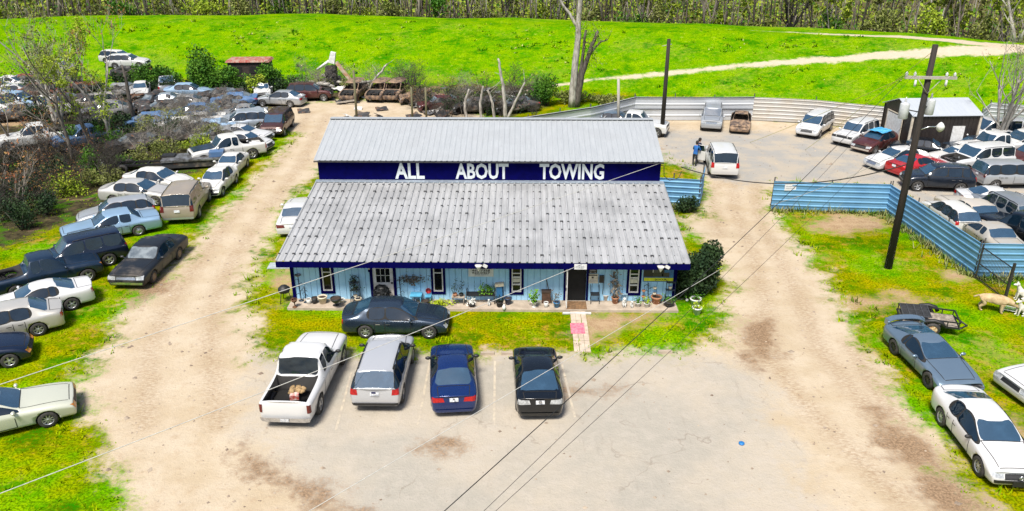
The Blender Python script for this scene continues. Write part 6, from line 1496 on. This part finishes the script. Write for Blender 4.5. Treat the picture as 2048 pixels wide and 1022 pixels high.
g = np.random.default_rng(19); C_ = g.normal(0, 1, (420, 3))*np.array([.30, .05, .10]); C_[:, 2] -= .22*g.random(420)*(np.abs(C_[:, 0]) < .14); V, Fq = leaves_np(C_, .05, g, .5); c_ = GY(823, 558, FY-.12); r0 = empty('flower_swag', c_, 0, 'dried grey flower swag hanging on the wall right of the white door', 'swag'); obj('flowers', mesh_np('flowers', V, Fq, [DRYP]), r0); MB().tube([(-.5, .05, .05), (0, .05, .10), (.5, .05, .06)], .015, 4).build('branch', BARKD, r0)
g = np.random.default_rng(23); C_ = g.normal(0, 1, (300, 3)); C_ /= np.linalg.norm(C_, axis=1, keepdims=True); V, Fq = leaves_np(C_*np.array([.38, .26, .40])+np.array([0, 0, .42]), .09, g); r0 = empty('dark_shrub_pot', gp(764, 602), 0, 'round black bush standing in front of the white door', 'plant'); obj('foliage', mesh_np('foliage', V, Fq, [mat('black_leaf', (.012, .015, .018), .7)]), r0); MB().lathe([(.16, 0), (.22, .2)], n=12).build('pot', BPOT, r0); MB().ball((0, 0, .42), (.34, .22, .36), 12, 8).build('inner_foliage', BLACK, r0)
q = G(571, 603); r0 = empty('charcoal_grill', q, 0, 'black grill standing on the grass left of the porch corner', 'grill'); MB().lathe([(.05, .45), (.25, .52), (.29, .66), (.28, .72), (.15, .84), (.0001, .88)], n=14).build('kettle', BLACK, r0)
for i in range(3): a = 2.1*i; MB().bar((math.cos(a)*.2, math.sin(a)*.2, .55), (math.cos(a)*.33, math.sin(a)*.33, 0), .018, 5).build('leg', BLACK, r0)
q = G(566, 532); o = tag(MB().box((0, 0, .03), (1.5, .75, .03), .06).build('metal_sheet', mat('sheet_grey', (.52, .56, .58), .4, .3), None, q), 'flat pale metal sheet lying on the soil left of the office', 'sheet')
q = G(1362, 600); r0 = empty('bent_hoop', q, 0, 'pale bent metal ring leaning by the dark bush at the porch end', 'wheel'); m = MB(); m.tube([(.25*math.cos(a), .0, .28+.25*math.sin(a)) for a in [i*.6 for i in range(11)]], .025, 5); m.build('rim', STEELJ, r0); MB().ball((.25, -.15, .08), .08).build('ball', WPOT, r0)
q = G(1483, 888); tag(MB().lathe([(.10, 0), (.105, .05), (.08, .07), (.0001, .075)], q, 14).build('bucket_lid', mat('lid_blue', (.02, .18, .48), .4)), 'bright blue bucket lid lying on the parking lot', 'lid')
for i, (px, py) in enumerate(((975, 709), (1017, 709), (735, 711), (1330, 706))):
    q = G(px, py); tag(MB().box((0, 0, .06), (.62, .16, .12), rnd.uniform(-.08, .08), taper=.9).build('kerb_block', CONC, None, q), 'pale concrete wheel stop block between lawn and parking lot', 'kerb block', 'kerb blocks along the lawn edge')
STR = mat('worn_line_paint', (.47, .41, .31), .85, col2=(.35, .305, .25), scale=3, lo=.38, hi=.62)
for (a, b) in (((672, 860), (703, 745)), ((836, 850), (860, 722)), ((988, 850), (990, 722)), ((1150, 835), (1122, 722))):
    p, q = Vector(G(*a)), Vector(G(*b)); d = (q-p).normalized(); n_ = Vector((-d.y, d.x, 0))*.045
    o = MB().quad(*[v+Vector((0, 0, .006)) for v in (p-n_, q-n_, q+n_, p+n_)]).build('parking_line', STR); o['kind'] = 'structure'
# ---------------------------------------------------------------- people and dogs
def skin(name, nodes, edges, mats, matf, parent=None, levels=2):
    """nodes: {key: (pos, radius)}; a Skin modifier grows one continuous body"""
    ks = list(nodes); me = bpy.data.meshes.new(name); me.from_pydata([nodes[k][0] for k in ks], [(ks.index(a), ks.index(b)) for a, b in edges], [])
    o = bpy.data.objects.new(name, me); COL.objects.link(o); sk_ = o.modifiers.new('k', 'SKIN'); o.modifiers.new('s', 'SUBSURF').levels = levels
    for i, k in enumerate(ks):
        r_ = nodes[k][1]; me.skin_vertices[0].data[i].radius = (r_, r_) if not isinstance(r_, tuple) else r_
        me.skin_vertices[0].data[i].use_root = i == 0
    ev = evalmesh(o); bpy.data.objects.remove(o); ev.materials.clear()
    for m_ in mats: ev.materials.append(m_)
    ev.polygons.foreach_set('material_index', np.array([matf(p.center) for p in ev.polygons], np.int32)); ev.polygons.foreach_set('use_smooth', np.ones(len(ev.polygons), bool)); ev.update()
    return obj(name, ev, parent)
SKINM = mat('skin', (.38, .22, .15), .6, var=.1); DENIM = mat('dark_trousers', (.015, .017, .025), .8); SHOE = mat('shoe', (.02, .02, .02), .6); HAIR = mat('dark_hair', (.012, .009, .007), .7)
def person(loc, rz, label, shirt, lean, jacket=None):
    root = empty('person', loc, rz, label, 'person'); L = lean
    n = dict(pelvis=((0, 0, .93), (.15, .11)), chest=((L*.6, 0, 1.28), (.17, .12)), sh=((L, 0, 1.45), (.13, .09)), neck=((L*1.15, 0, 1.55), .055), head0=((L*1.25+.02, 0, 1.62), .085), head1=((L*1.35+.03, 0, 1.73), .095), head2=((L*1.38+.02, 0, 1.80), .06))
    e = [('pelvis', 'chest'), ('chest', 'sh'), ('sh', 'neck'), ('neck', 'head0'), ('head0', 'head1'), ('head1', 'head2')]
    for s_, t in ((1, 'l'), (-1, 'r')):
        n.update({t+'hip': ((0, s_*.10, .86), .095), t+'knee': ((.03, s_*.12, .48), .068), t+'ank': ((-.02+.06*s_, s_*.12, .09), .045), t+'toe': ((.14+.06*s_, s_*.14, .045), .04),
            t+'shd': ((L, s_*.20, 1.42), .062), t+'elb': ((L+.10, s_*.27, 1.16), .046), t+'wri': ((L+.34, s_*.20, 1.12), .032), t+'palm': ((L+.41, s_*.19, 1.12), .034)})
        e += [('pelvis', t+'hip'), (t+'hip', t+'knee'), (t+'knee', t+'ank'), (t+'ank', t+'toe'), ('sh', t+'shd'), (t+'shd', t+'elb'), (t+'elb', t+'wri'), (t+'wri', t+'palm')]
        for i in range(4): n[t+'f%d' % i] = ((L+.49-.01*abs(i-1.5), s_*(.19+.018*(i-1.5)), 1.105-.01*i), .009); e.append((t+'palm', t+'f%d' % i))
        n[t+'th'] = ((L+.42, s_*.15, 1.14), .010); e.append((t+'palm', t+'th'))
    def mf(c):
        if c.z > 1.53: return 0
        if c.z < .10: return 3
        if c.z < .92: return 2
        if abs(c.y) > .10 and c.x > L+.28: return 0
        return 1
    skin('body', n, e, [SKINM, shirt, DENIM, SHOE], mf, root)
    h = MB(); h.ball((L*1.35+.0, 0, 1.77), (.115, .105, .10), 12, 8, 0, .04); h.ball((L*1.33-.05, 0, 1.70), (.08, .10, .11), 10, 6, 0, .05); h.build('hair', HAIR, root)
    f = MB(); f.ball((L*1.35+.125, 0, 1.70), (.022, .016, .03), 8, 5)
    for s_ in (1, -1): f.ball((L*1.35+.03, s_*.098, 1.70), (.025, .012, .035), 8, 5)
    f.build('face', SKINM, root); f2 = MB()
    for s_ in (1, -1): f2.ball((L*1.35+.112, s_*.035, 1.735), .012, 6, 4)
    f2.box((L*1.35+.105, 0, 1.65), (.02, .05, .01)); f2.build('eyes', HAIR, root)
    return root
tp_, th_ = mid_place('bigsuv', (1447, 358), (1431, 319))
dv = np.array([math.cos(th_), math.sin(th_)]); lv_ = np.array([-dv[1], dv[0]])
q = tp_[:2]+lv_*1.75+dv*.55; person((q[0], q[1], 0), math.atan2(dv[1], dv[0])-.5, 'person in a bright blue shirt leaning toward the open door of the white SUV', mat('blue_shirt', (.01, .07, .30), .8, col2=(.02, .16, .42), scale=3), .14)
q = tp_[:2]+lv_*1.50+dv*1.45; person((q[0], q[1], 0), math.atan2(-lv_[1], -lv_[0])+.5, 'person in a navy top standing behind the one in the bright blue shirt', mat('navy_top', (.008, .014, .06), .8), .10)
# open front door of that SUV
dm = MB(); dm.box((0, .42, .72), (.07, .84, .62)); dm.box((0, .42, 1.05), (.05, .80, .06)); d0 = dm.build('open_door', WHT, tahoe, (.62, 1.0, 0)); d0.rotation_euler = (0, 0, R(-28))
MB().box((0, .40, 1.28), (.02, .70, .40)).build('window', GLASSD, d0); fr = MB(); fr.bar((0, .06, 1.08), (-.04, .10, 1.50), .025, 5); fr.bar((-.04, .10, 1.50), (-.04, .74, 1.52), .025, 5); fr.bar((-.04, .74, 1.52), (0, .82, 1.08), .025, 5); fr.build('window_frame', WHT, d0)
def dog(loc, rz, label, fur, sc_=1., pose='stand'):
    root = empty('dog', loc, rz, label, 'dog'); root.scale = (sc_, sc_, sc_)
    if pose == 'stand':
        n = dict(pel=((-.34, 0, .50), (.145, .165)), mid=((-.05, 0, .48), (.16, .19)), chest=((.22, 0, .46), (.17, .20)), neck=((.42, 0, .46), (.12, .13)), head=((.56, 0, .38), .10), muz=((.70, 0, .32), .045), nose=((.76, 0, .29), .03))
        hd_ = (.56, .40)
    else:
        n = dict(pel=((-.22, 0, .17), (.13, .13)), mid=((-.06, 0, .32), (.125, .12)), chest=((.10, 0, .46), (.125, .13)), neck=((.18, 0, .62), (.085, .08)), head=((.24, 0, .74), .085), muz=((.36, 0, .70), .045), nose=((.41, 0, .69), .03))
        hd_ = (.24, .74)
    e = [('pel', 'mid'), ('mid', 'chest'), ('chest', 'neck'), ('neck', 'head'), ('head', 'muz'), ('muz', 'nose')]
    for s_, t in ((1, 'l'), (-1, 'r')):
        if pose == 'stand':
            n.update({t+'h1': ((-.36, s_*.10, .42), .10), t+'h2': ((-.27, s_*.11, .28), .075), t+'h3': ((-.42, s_*.11, .15), .045), t+'h4': ((-.38, s_*.10, .03), .03), t+'h5': ((-.31, s_*.10, .02), .03),
                t+'f1': ((.24, s_*.10, .36), .08), t+'f2': ((.24, s_*.11, .20), .055), t+'f3': ((.25, s_*.11, .04), .04), t+'f4': ((.31, s_*.11, .02), .035)})
        else:
            n.update({t+'h1': ((-.16, s_*.12, .14), .075), t+'h2': ((.02, s_*.15, .14), .05), t+'h3': ((-.14, s_*.15, .05), .035), t+'h4': ((-.05, s_*.15, .03), .03), t+'h5': ((.05, s_*.15, .025), .03),
                t+'f1': ((.14, s_*.08, .36), .055), t+'f2': ((.17, s_*.08, .2), .04), t+'f3': ((.18, s_*.08, .04), .03), t+'f4': ((.25, s_*.08, .02), .03)})
        e += [('pel', t+'h1'), (t+'h1', t+'h2'), (t+'h2', t+'h3'), (t+'h3', t+'h4'), (t+'h4', t+'h5'), ('chest', t+'f1'), (t+'f1', t+'f2'), (t+'f2', t+'f3'), (t+'f3', t+'f4')]
    px_ = n['pel'][0]; n['t1'] = ((px_[0]-.14, .02, px_[2]+.02), .035); n['t2'] = ((px_[0]-.30, .07, max(.05, px_[2]-.10)), .03); e += [('pel', 't1'), ('t1', 't2')]
    skin('body', n, e, [fur], lambda c: 0, root)
    m = MB()
    for s_ in (1, -1): m.ball((hd_[0]-.02, s_*.085, hd_[1]+.02), (.045, .02, .07), 7, 5)
    m.build('ears', fur, root); nx = n['nose'][0]; m = MB(); m.ball((nx[0]+.02, 0, nx[2]+.01), .02, 7, 5)
    for s_ in (1, -1): m.ball((hd_[0]+.07, s_*.045, hd_[1]+.035), .013, 6, 4)
    m.build('nose', BLACK, root); return root
TANF = mat('tan_fur', (.50, .38, .22), .9, col2=(.36, .25, .13), scale=7, bump=.01); WHF = mat('white_fur', (.68, .66, .60), .9, col2=(.5, .47, .40), scale=7, bump=.01)
q = G(1984, 622); dog((q[0], q[1], 0), R(-24), 'shaggy tan dog standing with lowered head on the right grass', TANF, 1.35)
q = G(2040, 600); dog((q[0], q[1], 0), R(165), 'white dog sitting by the iron gate at the right edge', WHF, 1.1, 'sit')
q = G(2040, 630); dog((q[0], q[1], 0), R(190), 'white dog sitting beside the pale crate, lower of two at the right edge', WHF, 1.0, 'sit')
q = G(2019, 622); cr_ = empty('wire_crate', q, R(-30), 'pale broken crate lying between the tan dog and the lower white dog', 'crate'); m = MB()
for i in range(4): m.box((0, -.2+.13*i, .12+.04*i), (.55, .05, .03)); 
m.box((-.26, 0, .15), (.04, .5, .25)); m.box((.26, 0, .15), (.04, .5, .25)); m.build('frame', WPOT, cr_)
# ---------------------------------------------------------------- vegetation in place
def custree(name, base, paths, label, bark, lmat, nlf, ls, tips, cat='tree', spread=.5):
    root = empty(name, base, 0, label, cat); m = MB(); B_ = np.array(base)
    for ip, (pts, r0, r1) in enumerate(paths):
        if ip == 2: m.build('trunk', bark, root); m = MB()
        P_ = [np.array(GY(x, y, Yp))-B_ for (x, y, Yp) in pts]; P_[0][2] = max(P_[0][2], -.1); n_ = len(P_)
        # smooth
        Q = []
        for i in range(n_-1):
            for k in range(4): Q.append(P_[i]*(1-k/4)+P_[i+1]*(k/4)+np.array([rnd.gauss(0, .03), 0, rnd.gauss(0, .02)]))
        Q.append(P_[-1]); m.tube(Q, [r0+(r1-r0)*i/(len(Q)-1) for i in range(len(Q))], 8)
        for i in range(len(Q)//3, len(Q)):
            if rnd.random() < .55:
                d = Vector((rnd.gauss(0, 1), rnd.gauss(0, 1), rnd.uniform(0, 1.2))).normalized(); l_ = rnd.uniform(.4, 1.5); q = Vector(Q[i]); m.tube([q, q+d*l_*.5+Vector((0, 0, .1)), q+d*l_+Vector((0, 0, .3*l_))], [.035, .022, .008], 4)
    m.build('trunk' if len(paths) < 3 else 'limb', bark if len(paths) < 3 else BARKD, root)
    if nlf:
        g = np.random.default_rng(nlf); T_ = np.array([np.array(GY(*t))-B_ for t in tips]); C_ = T_[g.integers(0, len(T_), nlf)]+g.normal(0, spread, (nlf, 3)); V, Fq = leaves_np(C_, ls, g); obj('crown', mesh_np('crown', V, Fq, [lmat]), root)
    return root
Y0 = G(1148, 214)[1]; b = G(1148, 214)
custree('split_tree', b, [([(1144, 214, Y0), (1149, 140, Y0), (1156, 70, Y0), (1160, 0, Y0), (1162, -70, Y0)], .36, .17), ([(1157, 60, Y0), (1140, 30, Y0), (1122, 5, Y0), (1108, -20, Y0)], .16, .08), ([(1152, 214, Y0), (1164, 150, Y0), (1180, 100, Y0), (1196, 62, Y0)], .32, .14), ([(1150, 205, Y0), (1163, 130, Y0), (1172, 60, Y0)], .22, .10), ([(1182, 105, Y0), (1200, 85, Y0), (1216, 78, Y0)], .1, .05)],
    'big split tree with a pale broken trunk behind the grey roof', BARKG, LFO, 900, .07, [(1196, 70, Y0), (1180, 90, Y0), (1172, 70, Y0), (1185, 120, Y0), (1165, 40, Y0)])
for i, (x, pts, lab) in enumerate(((1003, [(1012, 240), (1008, 190), (1003, 150), (996, 117)], 'tall broken grey snag behind the roof ridge'), (962, [(962, 240), (960, 205), (966, 172)], 'short grey snag left of the tall broken one'), (930, [(932, 240), (930, 205), (938, 178)], 'short leaning grey snag in the dark brush'), (990, [(990, 242), (985, 205), (975, 180)], 'grey snag between the tall and short ones'), (1040, [(1015, 238), (1030, 205), (1050, 165)], 'leaning dead branch right of the tall grey snag'), (772, [(735, 185), (752, 155), (775, 128)], 'long fallen dead trunk leaning over the burnt shells'))):
    Yp = 69.5 if i < 5 else 80.; b = np.array(GY(pts[0][0], pts[0][1], Yp)); b[2] = 0
    custree('dead_snag', b, [([(p[0], p[1], Yp) for p in pts], .2 if i == 0 else .14, .08)], lab, BARKG, None, 0, 0, [])
def row_bush(items):
    for (px, py, rad, n_, lm, ls, lab, sd_) in items:
        bush('bush', at(px, py), lab, rad, n_, lm, ls, None, sd_)
row_bush([(1095, 212, (1.5, 1.2, 2.2), 1800, LFG, .10, 'dense green bush behind the roof ridge, left of the split tree', 31), (1384, 588, (1.25, 1.6, 1.75), 6500, LFD, .085, 'dark evergreen bush at the right corner of the porch', 32),
 (405, 186, (2.3, 1.7, 3.0), 4200, LFG, .12, 'tall green cedar above the junk cars', 33), (335, 180, (2.6, 1.5, 1.9), 3000, LFG, .12, 'wide green bush left of the tall cedar', 34), (462, 186, (2.3, 1.4, 1.9), 2600, LFG, .12, 'green bush in front of the red roofed trailer', 35),
 (548, 182, (1.9, 1.5, 2.1), 3200, LFG, .11, 'round dense green bush right of the red roofed trailer', 36), (590, 184, (1.7, 1.1, 1.3), 1800, LFG, .11, 'small green bush right of the round dense one', 37), (515, 190, (1.2, 1.0, 1.6), 800, LFY, .11, 'yellow green bush behind the crushed white car', 38),
 (300, 182, (1.5, 1.3, 1.9), 1200, LFG, .12, 'green bush beside the junk car stack', 39), (1375, 425, (.9, .6, .9), 800, LFD, .07, 'dark shrub in front of the short blue fence', 40), (640, 175, (1.2, .8, .8), 500, LFO, .1, 'olive scrub in front of the tow boom', 41),
 (700, 178, (1.4, .8, .9), 500, LFO, .1, 'olive scrub between the boom and the burnt shells', 42), (1150, 205, (2.4, 1.2, 1.1), 900, LFO, .11, 'olive scrub at the foot of the split tree', 43), (1215, 208, (1.7, 1., .9), 600, LFO, .1, 'pale scrub behind the white fence by the grey post', 44), (880, 205, (2.2, 1.0, 1.2), 900, LFO, .1, 'grey green brush behind the left half of the ridge', 45), (810, 195, (1.6, .9, 1.1), 600, LFO, .1, 'drooping olive brush around the burnt shells', 46)])
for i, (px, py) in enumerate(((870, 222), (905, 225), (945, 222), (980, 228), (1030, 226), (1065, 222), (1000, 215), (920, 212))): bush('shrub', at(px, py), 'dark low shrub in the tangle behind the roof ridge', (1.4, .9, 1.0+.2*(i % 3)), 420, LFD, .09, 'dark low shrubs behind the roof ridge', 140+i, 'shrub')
for i, (px, py) in enumerate(((310, 186), (355, 188), (395, 188), (430, 190), (470, 190), (505, 190), (545, 188), (250, 182), (130, 190), (80, 182), (190, 200), (100, 245), (250, 262), (330, 285), (215, 285))): bush('shrub', at(px, py), 'dark shrub filling the gap between junk cars and green bushes', (2.0, 1.0, 1.1+.2*(i % 3)), 700, LFD, .10, 'dark shrubs between the junk cars', 170+i, 'shrub')
SB = 'low leafy shrubs at the edge of the left thicket'
for i, (px, py, lm) in enumerate(((230, 372, LFO), (196, 372, LFO), (140, 392, LFY), (110, 385, LFD), (75, 365, LFD), (0, 410, LFD), (45, 460, LFD), (178, 350, LFG), (232, 345, LFG), (280, 330, LFO), (330, 320, LFO), (60, 400, LFD), (20, 380, LFD), (95, 430, LFD), (30, 440, LFD), (300, 285, LFO), (395, 300, LFY), (430, 290, LFO), (140, 300, LFG), (230, 300, LFG), (60, 340, LFD), (120, 350, LFD), (355, 265, LFO), (-20, 350, LFD), (330, 245, LFO), (420, 240, LFO))):  # leftmost shrubs get dark leaves in place of the thicket's deep shade
    bush('shrub', at(px, py), 'low leafy shrub in the thicket left of the car row', (1.1+.3*(i % 3), .9, .9+.25*(i % 4)), 650, lm, .075, SB, 60+i, 'shrub')
# thorny bare thicket
TW = [tree_parts(2.4+.4*i, .035, 300+i, levels=3, up=.25, spread=.7, fork=5, nlf=160, lsize=.045, rmin=.010, crook=.25) for i in range(5)]
LFT = leafmat('thicket_leaf', (.03, .028, .016), (.065, .06, .028)); TWM = mat('thicket_bark', (.055, .046, .04), .9, col2=(.02, .017, .015), scale=5); TWG = mat('grey_twig', (.26, .235, .20), .9, col2=(.13, .115, .10), scale=5)  # thicket leaf and bark colours darkened to imitate its deep shadows
tm = [(b_.mesh('trunk', [TWM if i < 3 else TWG]), mesh_np('crown', V, Fq, [LFT if i != 1 else LFR])) for i, (b_, V, Fq) in enumerate(TW)]
rg = random.Random(77); spots = []
for i in range(70):
    px, py = rg.uniform(-60, 235), rg.uniform(318, 470)
    if py > 478-(px+60)*.33: continue
    spots.append((px, py, rg.randrange(3)))
for i in range(26): px = rg.uniform(285, 500); spots.append((px, rg.uniform(225, 325-(px-285)*.16), 3+rg.randrange(2)))
for i in range(34): spots.append((rg.uniform(800, 1090), rg.uniform(182, 240), rg.choice([0, 1, 2, 3, 4])))
for i in range(16): spots.append((rg.uniform(600, 820), rg.uniform(160, 195), 3+rg.randrange(2)))
for i in range(16): spots.append((rg.uniform(40, 260), rg.uniform(200, 300), rg.randrange(5)))
for (px, py, k) in spots:
    q = at(px, py); r0 = empty('bare_shrub', q, rg.uniform(0, 6.28), 'tangled bare shrub in the brush around the junk cars', 'shrub', 'bare tangled shrubs'); s_ = rg.uniform(.7, 1.25)*(.75 if k > 2 else 1); r0.scale = (s_, s_, s_); obj('trunk', tm[k][0], r0); obj('crown', tm[k][1], r0)
for (px, py, h, r_, sd_, bk, lm, nl, lab, kw) in (
  (150, 332, 10.5, .16, 401, BARKM, LFO, 900, 'tall thin bare tree at the front of the left junk yard', {}), (188, 305, 9.5, .20, 402, BARKM, LFY, 2600, 'spring tree with sparse yellow green leaves among the junk cars', {}), (118, 262, 9.5, .20, 403, BARKG, LFO, 900, 'grey many branched bare tree rising over the levee at the left', dict(fork=3, spread=.45)),
  (222, 296, 6.5, .14, 404, BARKG, LFY, 1300, 'small leaning tree right of the spring tree', {}), (30, 300, 6., .10, 405, BARKM, LFR, 200, 'thin bare tree in front of the white extended cab pickup', {}), (150, 228, 9., .16, 406, BARKD, LFY, 2400, 'leafy spring tree behind the small white hatchback', {}),
  (206, 232, 8.5, .15, 407, BARKG, LFR, 500, 'reddish budding tree beside the dark trunk', dict(fork=2, spread=.4)), (10, 232, 5., .1, 408, BARKM, LFO, 200, 'bare sapling at the left edge above the white van', {}), (96, 330, 5.5, .09, 409, BARKM, LFR, 300, 'thin twiggy tree in the dark thicket', dict(fork=2)), (40, 420, 4.2, .08, 410, BARKM, LFR, 220, 'twisted bare tree low in the dark left thicket', dict(fork=3, spread=.6))):
    tree('bare_tree', at(px, py), lab, h, r_, sd_, bk, lm, nlf=nl, lsize=.085, levels=4, rmin=.013, up=.55, first=.22, **{**dict(spread=.55), **kw})
q = at(272, 256); r0 = empty('dead_tree', q, 0, 'dark bare trunk with short stubs right of the bare trees', 'tree'); MB().tube([(0, 0, -.1), (-.1, 0, 2.5), (-.05, 0, 4.2), (-.15, 0, 5.4)], [.20, .17, .13, .06], 8).build('trunk', BARKD, r0); m = MB()
for i in range(9): z = 1.5+.4*i; a = i*2.4; m.tube([(-.08, 0, z), (math.cos(a)*.6, math.sin(a)*.6, z+.35), (math.cos(a)*1.1, math.sin(a)*1.1, z+.4)], [.05, .03, .012], 4)
m.build('branches', BARKD, r0)
q = G(2000, 292); tree('bare_tree', (q[0], q[1], 0), 'pale many stemmed bare tree right of the brown shed', 9.6, .17, 421, BARKG, LFO, nlf=1500, lsize=.06, levels=4, fork=5, spread=.5, up=.5, rmin=.013, first=.2)
q = GT(2046, 92); tree('bare_tree', (q[0]+.5, q[1]+2, zat(q[0], q[1])), 'pale bare tree beyond the gravel road at the upper right corner', 9, .2, 422, BARKG, LFO, nlf=700, lsize=.07, levels=4, fork=2, spread=.5, rmin=.016)
q = GT(1590, 66); tree('bare_tree', (q[0]+2, q[1]+9, zat(q[0]+2, q[1]+9)), 'black forked tree standing in front of the woods behind the levee', 7, .26, 423, mat('black_bark', (.02, .018, .016), .9), LFO, nlf=300, lsize=.08, levels=3, fork=3, spread=.55, rmin=.03, first=.15)
# ---------------------------------------------------------------- scrap behind
q = at(497, 176); r0 = empty('camper_trailer', (q[0], q[1]+1.5, q[2]), R(4), 'dark derelict trailer with a faded red roof behind the green bushes', 'trailer'); MB().box((0, 0, 1.45), (4.2, 2.0, 2.3)).build('body', mat('trailer_dark', (.05, .035, .03), .8, var=.6), r0); MB().box((0, 0, 2.72), (4.6, 2.4, .22), taper=.92).build('roof', mat('faded_red', (.30, .05, .035), .7, col2=(.35, .25, .2), scale=3), r0)
for x in (-1.1, .6): MB().box((x, -1.01, 1.8), (.9, .05, .7)).build('window', DARKIN, r0)
for x in (-.8, .8):
    for y in (-.9, .9): MB().lathe([(.0001, -.1), (.33, -.1), (.33, .1), (.0001, .1)], (x, y, .33), 14, axis='Y', capb=False).build('wheel', RUBBER, r0)
q = at(665, 172); r0 = empty('wrecking_boom', (q[0], q[1], q[2]), 0, 'old orange and white boom truck wreck raised above the log pile', 'crane'); Yq = q[1]
def lp(x, y): v = GY(x, y, Yq); return (v[0]-q[0], 0, v[2]-q[2])
a1, a2 = lp(658, 122), lp(634, 139); MB().tube([a2, a1], [.12, .17], 6).build('jib', WPOT, r0); a3, a4 = lp(672, 124), lp(701, 160)
ORG = mat('faded_orange', (.42, .20, .08), .7, col2=(.5, .42, .33), scale=3); d = Vector(a4)-Vector(a3); MB().box(tuple((Vector(a3)+Vector(a4))/2), (d.length, .3, .34), ry=math.atan2(-d.z, d.x)).build('arm', ORG, r0)
a5, a6 = lp(666, 106), lp(664, 124); MB().box(((a5[0]+a6[0])/2, 0, (a5[2]+a6[2])/2), (.65, .5, 1.15), ry=.25, taper=.8).build('bucket', WPOT, r0); a7 = lp(662, 145); MB().box((a7[0], .2, a7[2]), (1.1, .9, 1.3)).build('engine_housing', JDK, r0)
m = MB(); rg = random.Random(4)
for i in range(5): m.box((a7[0]+rg.uniform(-.5, .5), -.3, a7[2]+rg.uniform(-.5, .5)), (rg.uniform(.1, .4), .2, rg.uniform(.1, .4)))
m.box((0, .2, .45), (2.4, 1.2, .5)); m.build('machinery', ENGINE, r0)
LOGG = 'cut logs heaped below the boom'
rg = random.Random(14)
lg = MB().lathe([(.16, -1.), (.17, 0), (.15, 1.)], (0, 0, 0), 9, axis='X', capt=True).mesh('log', [BARKG])
for i in range(14):
    q = at(rg.uniform(625, 735), rg.uniform(164, 186)); o = obj('log', lg, None, (q[0], q[1], q[2]+rg.uniform(.12, .8)), rg.uniform(-1, 1)); o.rotation_euler[1] = rg.uniform(-.25, .25); tag(o, 'pale cut log in the heap below the boom', 'log', LOGG)
# scrap strips between left rows
q = at(300, 340); r0 = empty('truck_chassis', q, R(8), 'black stripped truck chassis with wheels behind the white crumpled sedan', 'wreck'); m = MB()
for y in (-.42, .42): m.box((0, y, .55), (4.6, .10, .16))
for x in (-2, -1, 0, 1, 2): m.box((x, 0, .55), (.1, .8, .12))
m.box((1.5, 0, .85), (.9, .7, .6)); m.build('frame', BLACK, r0)
for x in (-1.6, 1.6):
    for y in (-.75, .75): MB().lathe([(.2, -.11), (.34, -.1), (.36, 0), (.34, .1), (.2, .11)], (x, y, .36), 14, axis='Y', capb=False).build('wheel', RUBBER, r0)
q = at(392, 333); r0 = empty('flatbed_body', q, R(14), 'rusty flatbed body lying beside the white pickup with blue hood', 'scrap'); MB().box((0, 0, .75), (4.4, 1.9, .12)).build('deck', STEELJ, r0); m = MB()
for y in (-.8, .8): m.box((0, y, .45), (4.2, .12, .45))
m.build('frame', JDK, r0); MB().box((1.6, 0, 1.0), (1.0, 1.4, .35)).build('toolbox', JBLU, r0)
SCG = 'scrap panels strewn between the junk cars'; pm = []
for i in range(4):
    m = MB(); g = np.random.default_rng(i+3); k = 4; V = [(-.6+1.2*a/k, -.4+.8*b/k, .06+.14*g.random()) for a in range(k+1) for b in range(k+1)]; m.add(V, [(a*(k+1)+b, (a+1)*(k+1)+b, (a+1)*(k+1)+b+1, a*(k+1)+b+1) for a in range(k) for b in range(k)], 0); pm.append(m.mesh('scrap_panel', [[JWHT, STEELJ, JBLU, JDK][i]]))
rg = random.Random(31)
for i in range(120):
    px, py = (rg.uniform(290, 530), rg.uniform(222, 292)) if i < 40 else ((rg.uniform(130, 330), rg.uniform(165, 250)) if i < 55 else (rg.uniform(600, 1060), rg.uniform(178, 236)))
    q = at(px, py); o = obj('scrap_panel', pm[rg.randrange(4) if i < 55 else rg.choice([1, 3, 3, 0])], None, (q[0], q[1], q[2]+.1), rg.uniform(0, 6)); o.rotation_euler[0] = rg.uniform(-.5, .5); s_ = rg.uniform(.6, 1.5); o.scale = (s_, s_, s_); tag(o, 'bent scrap panel lying in the brush of the junk yard', 'scrap', SCG); o.modifiers.new('s', 'SOLIDIFY').thickness = .02
q = at(210, 332); r0 = empty('white_barrel', q, 0, 'white drum standing in the thicket left of the scrap chassis', 'drum'); MB().lathe([(.25, 0), (.27, .02), (.27, .3), (.28, .32), (.27, .34), (.27, .68), (.25, .7)], n=14, capt=True).build('drum', WPOT, r0); MB().lathe([(.05, .7), (.05, .73)], (.12, 0, 0), 8, capt=True).build('cap', BLACK, r0)
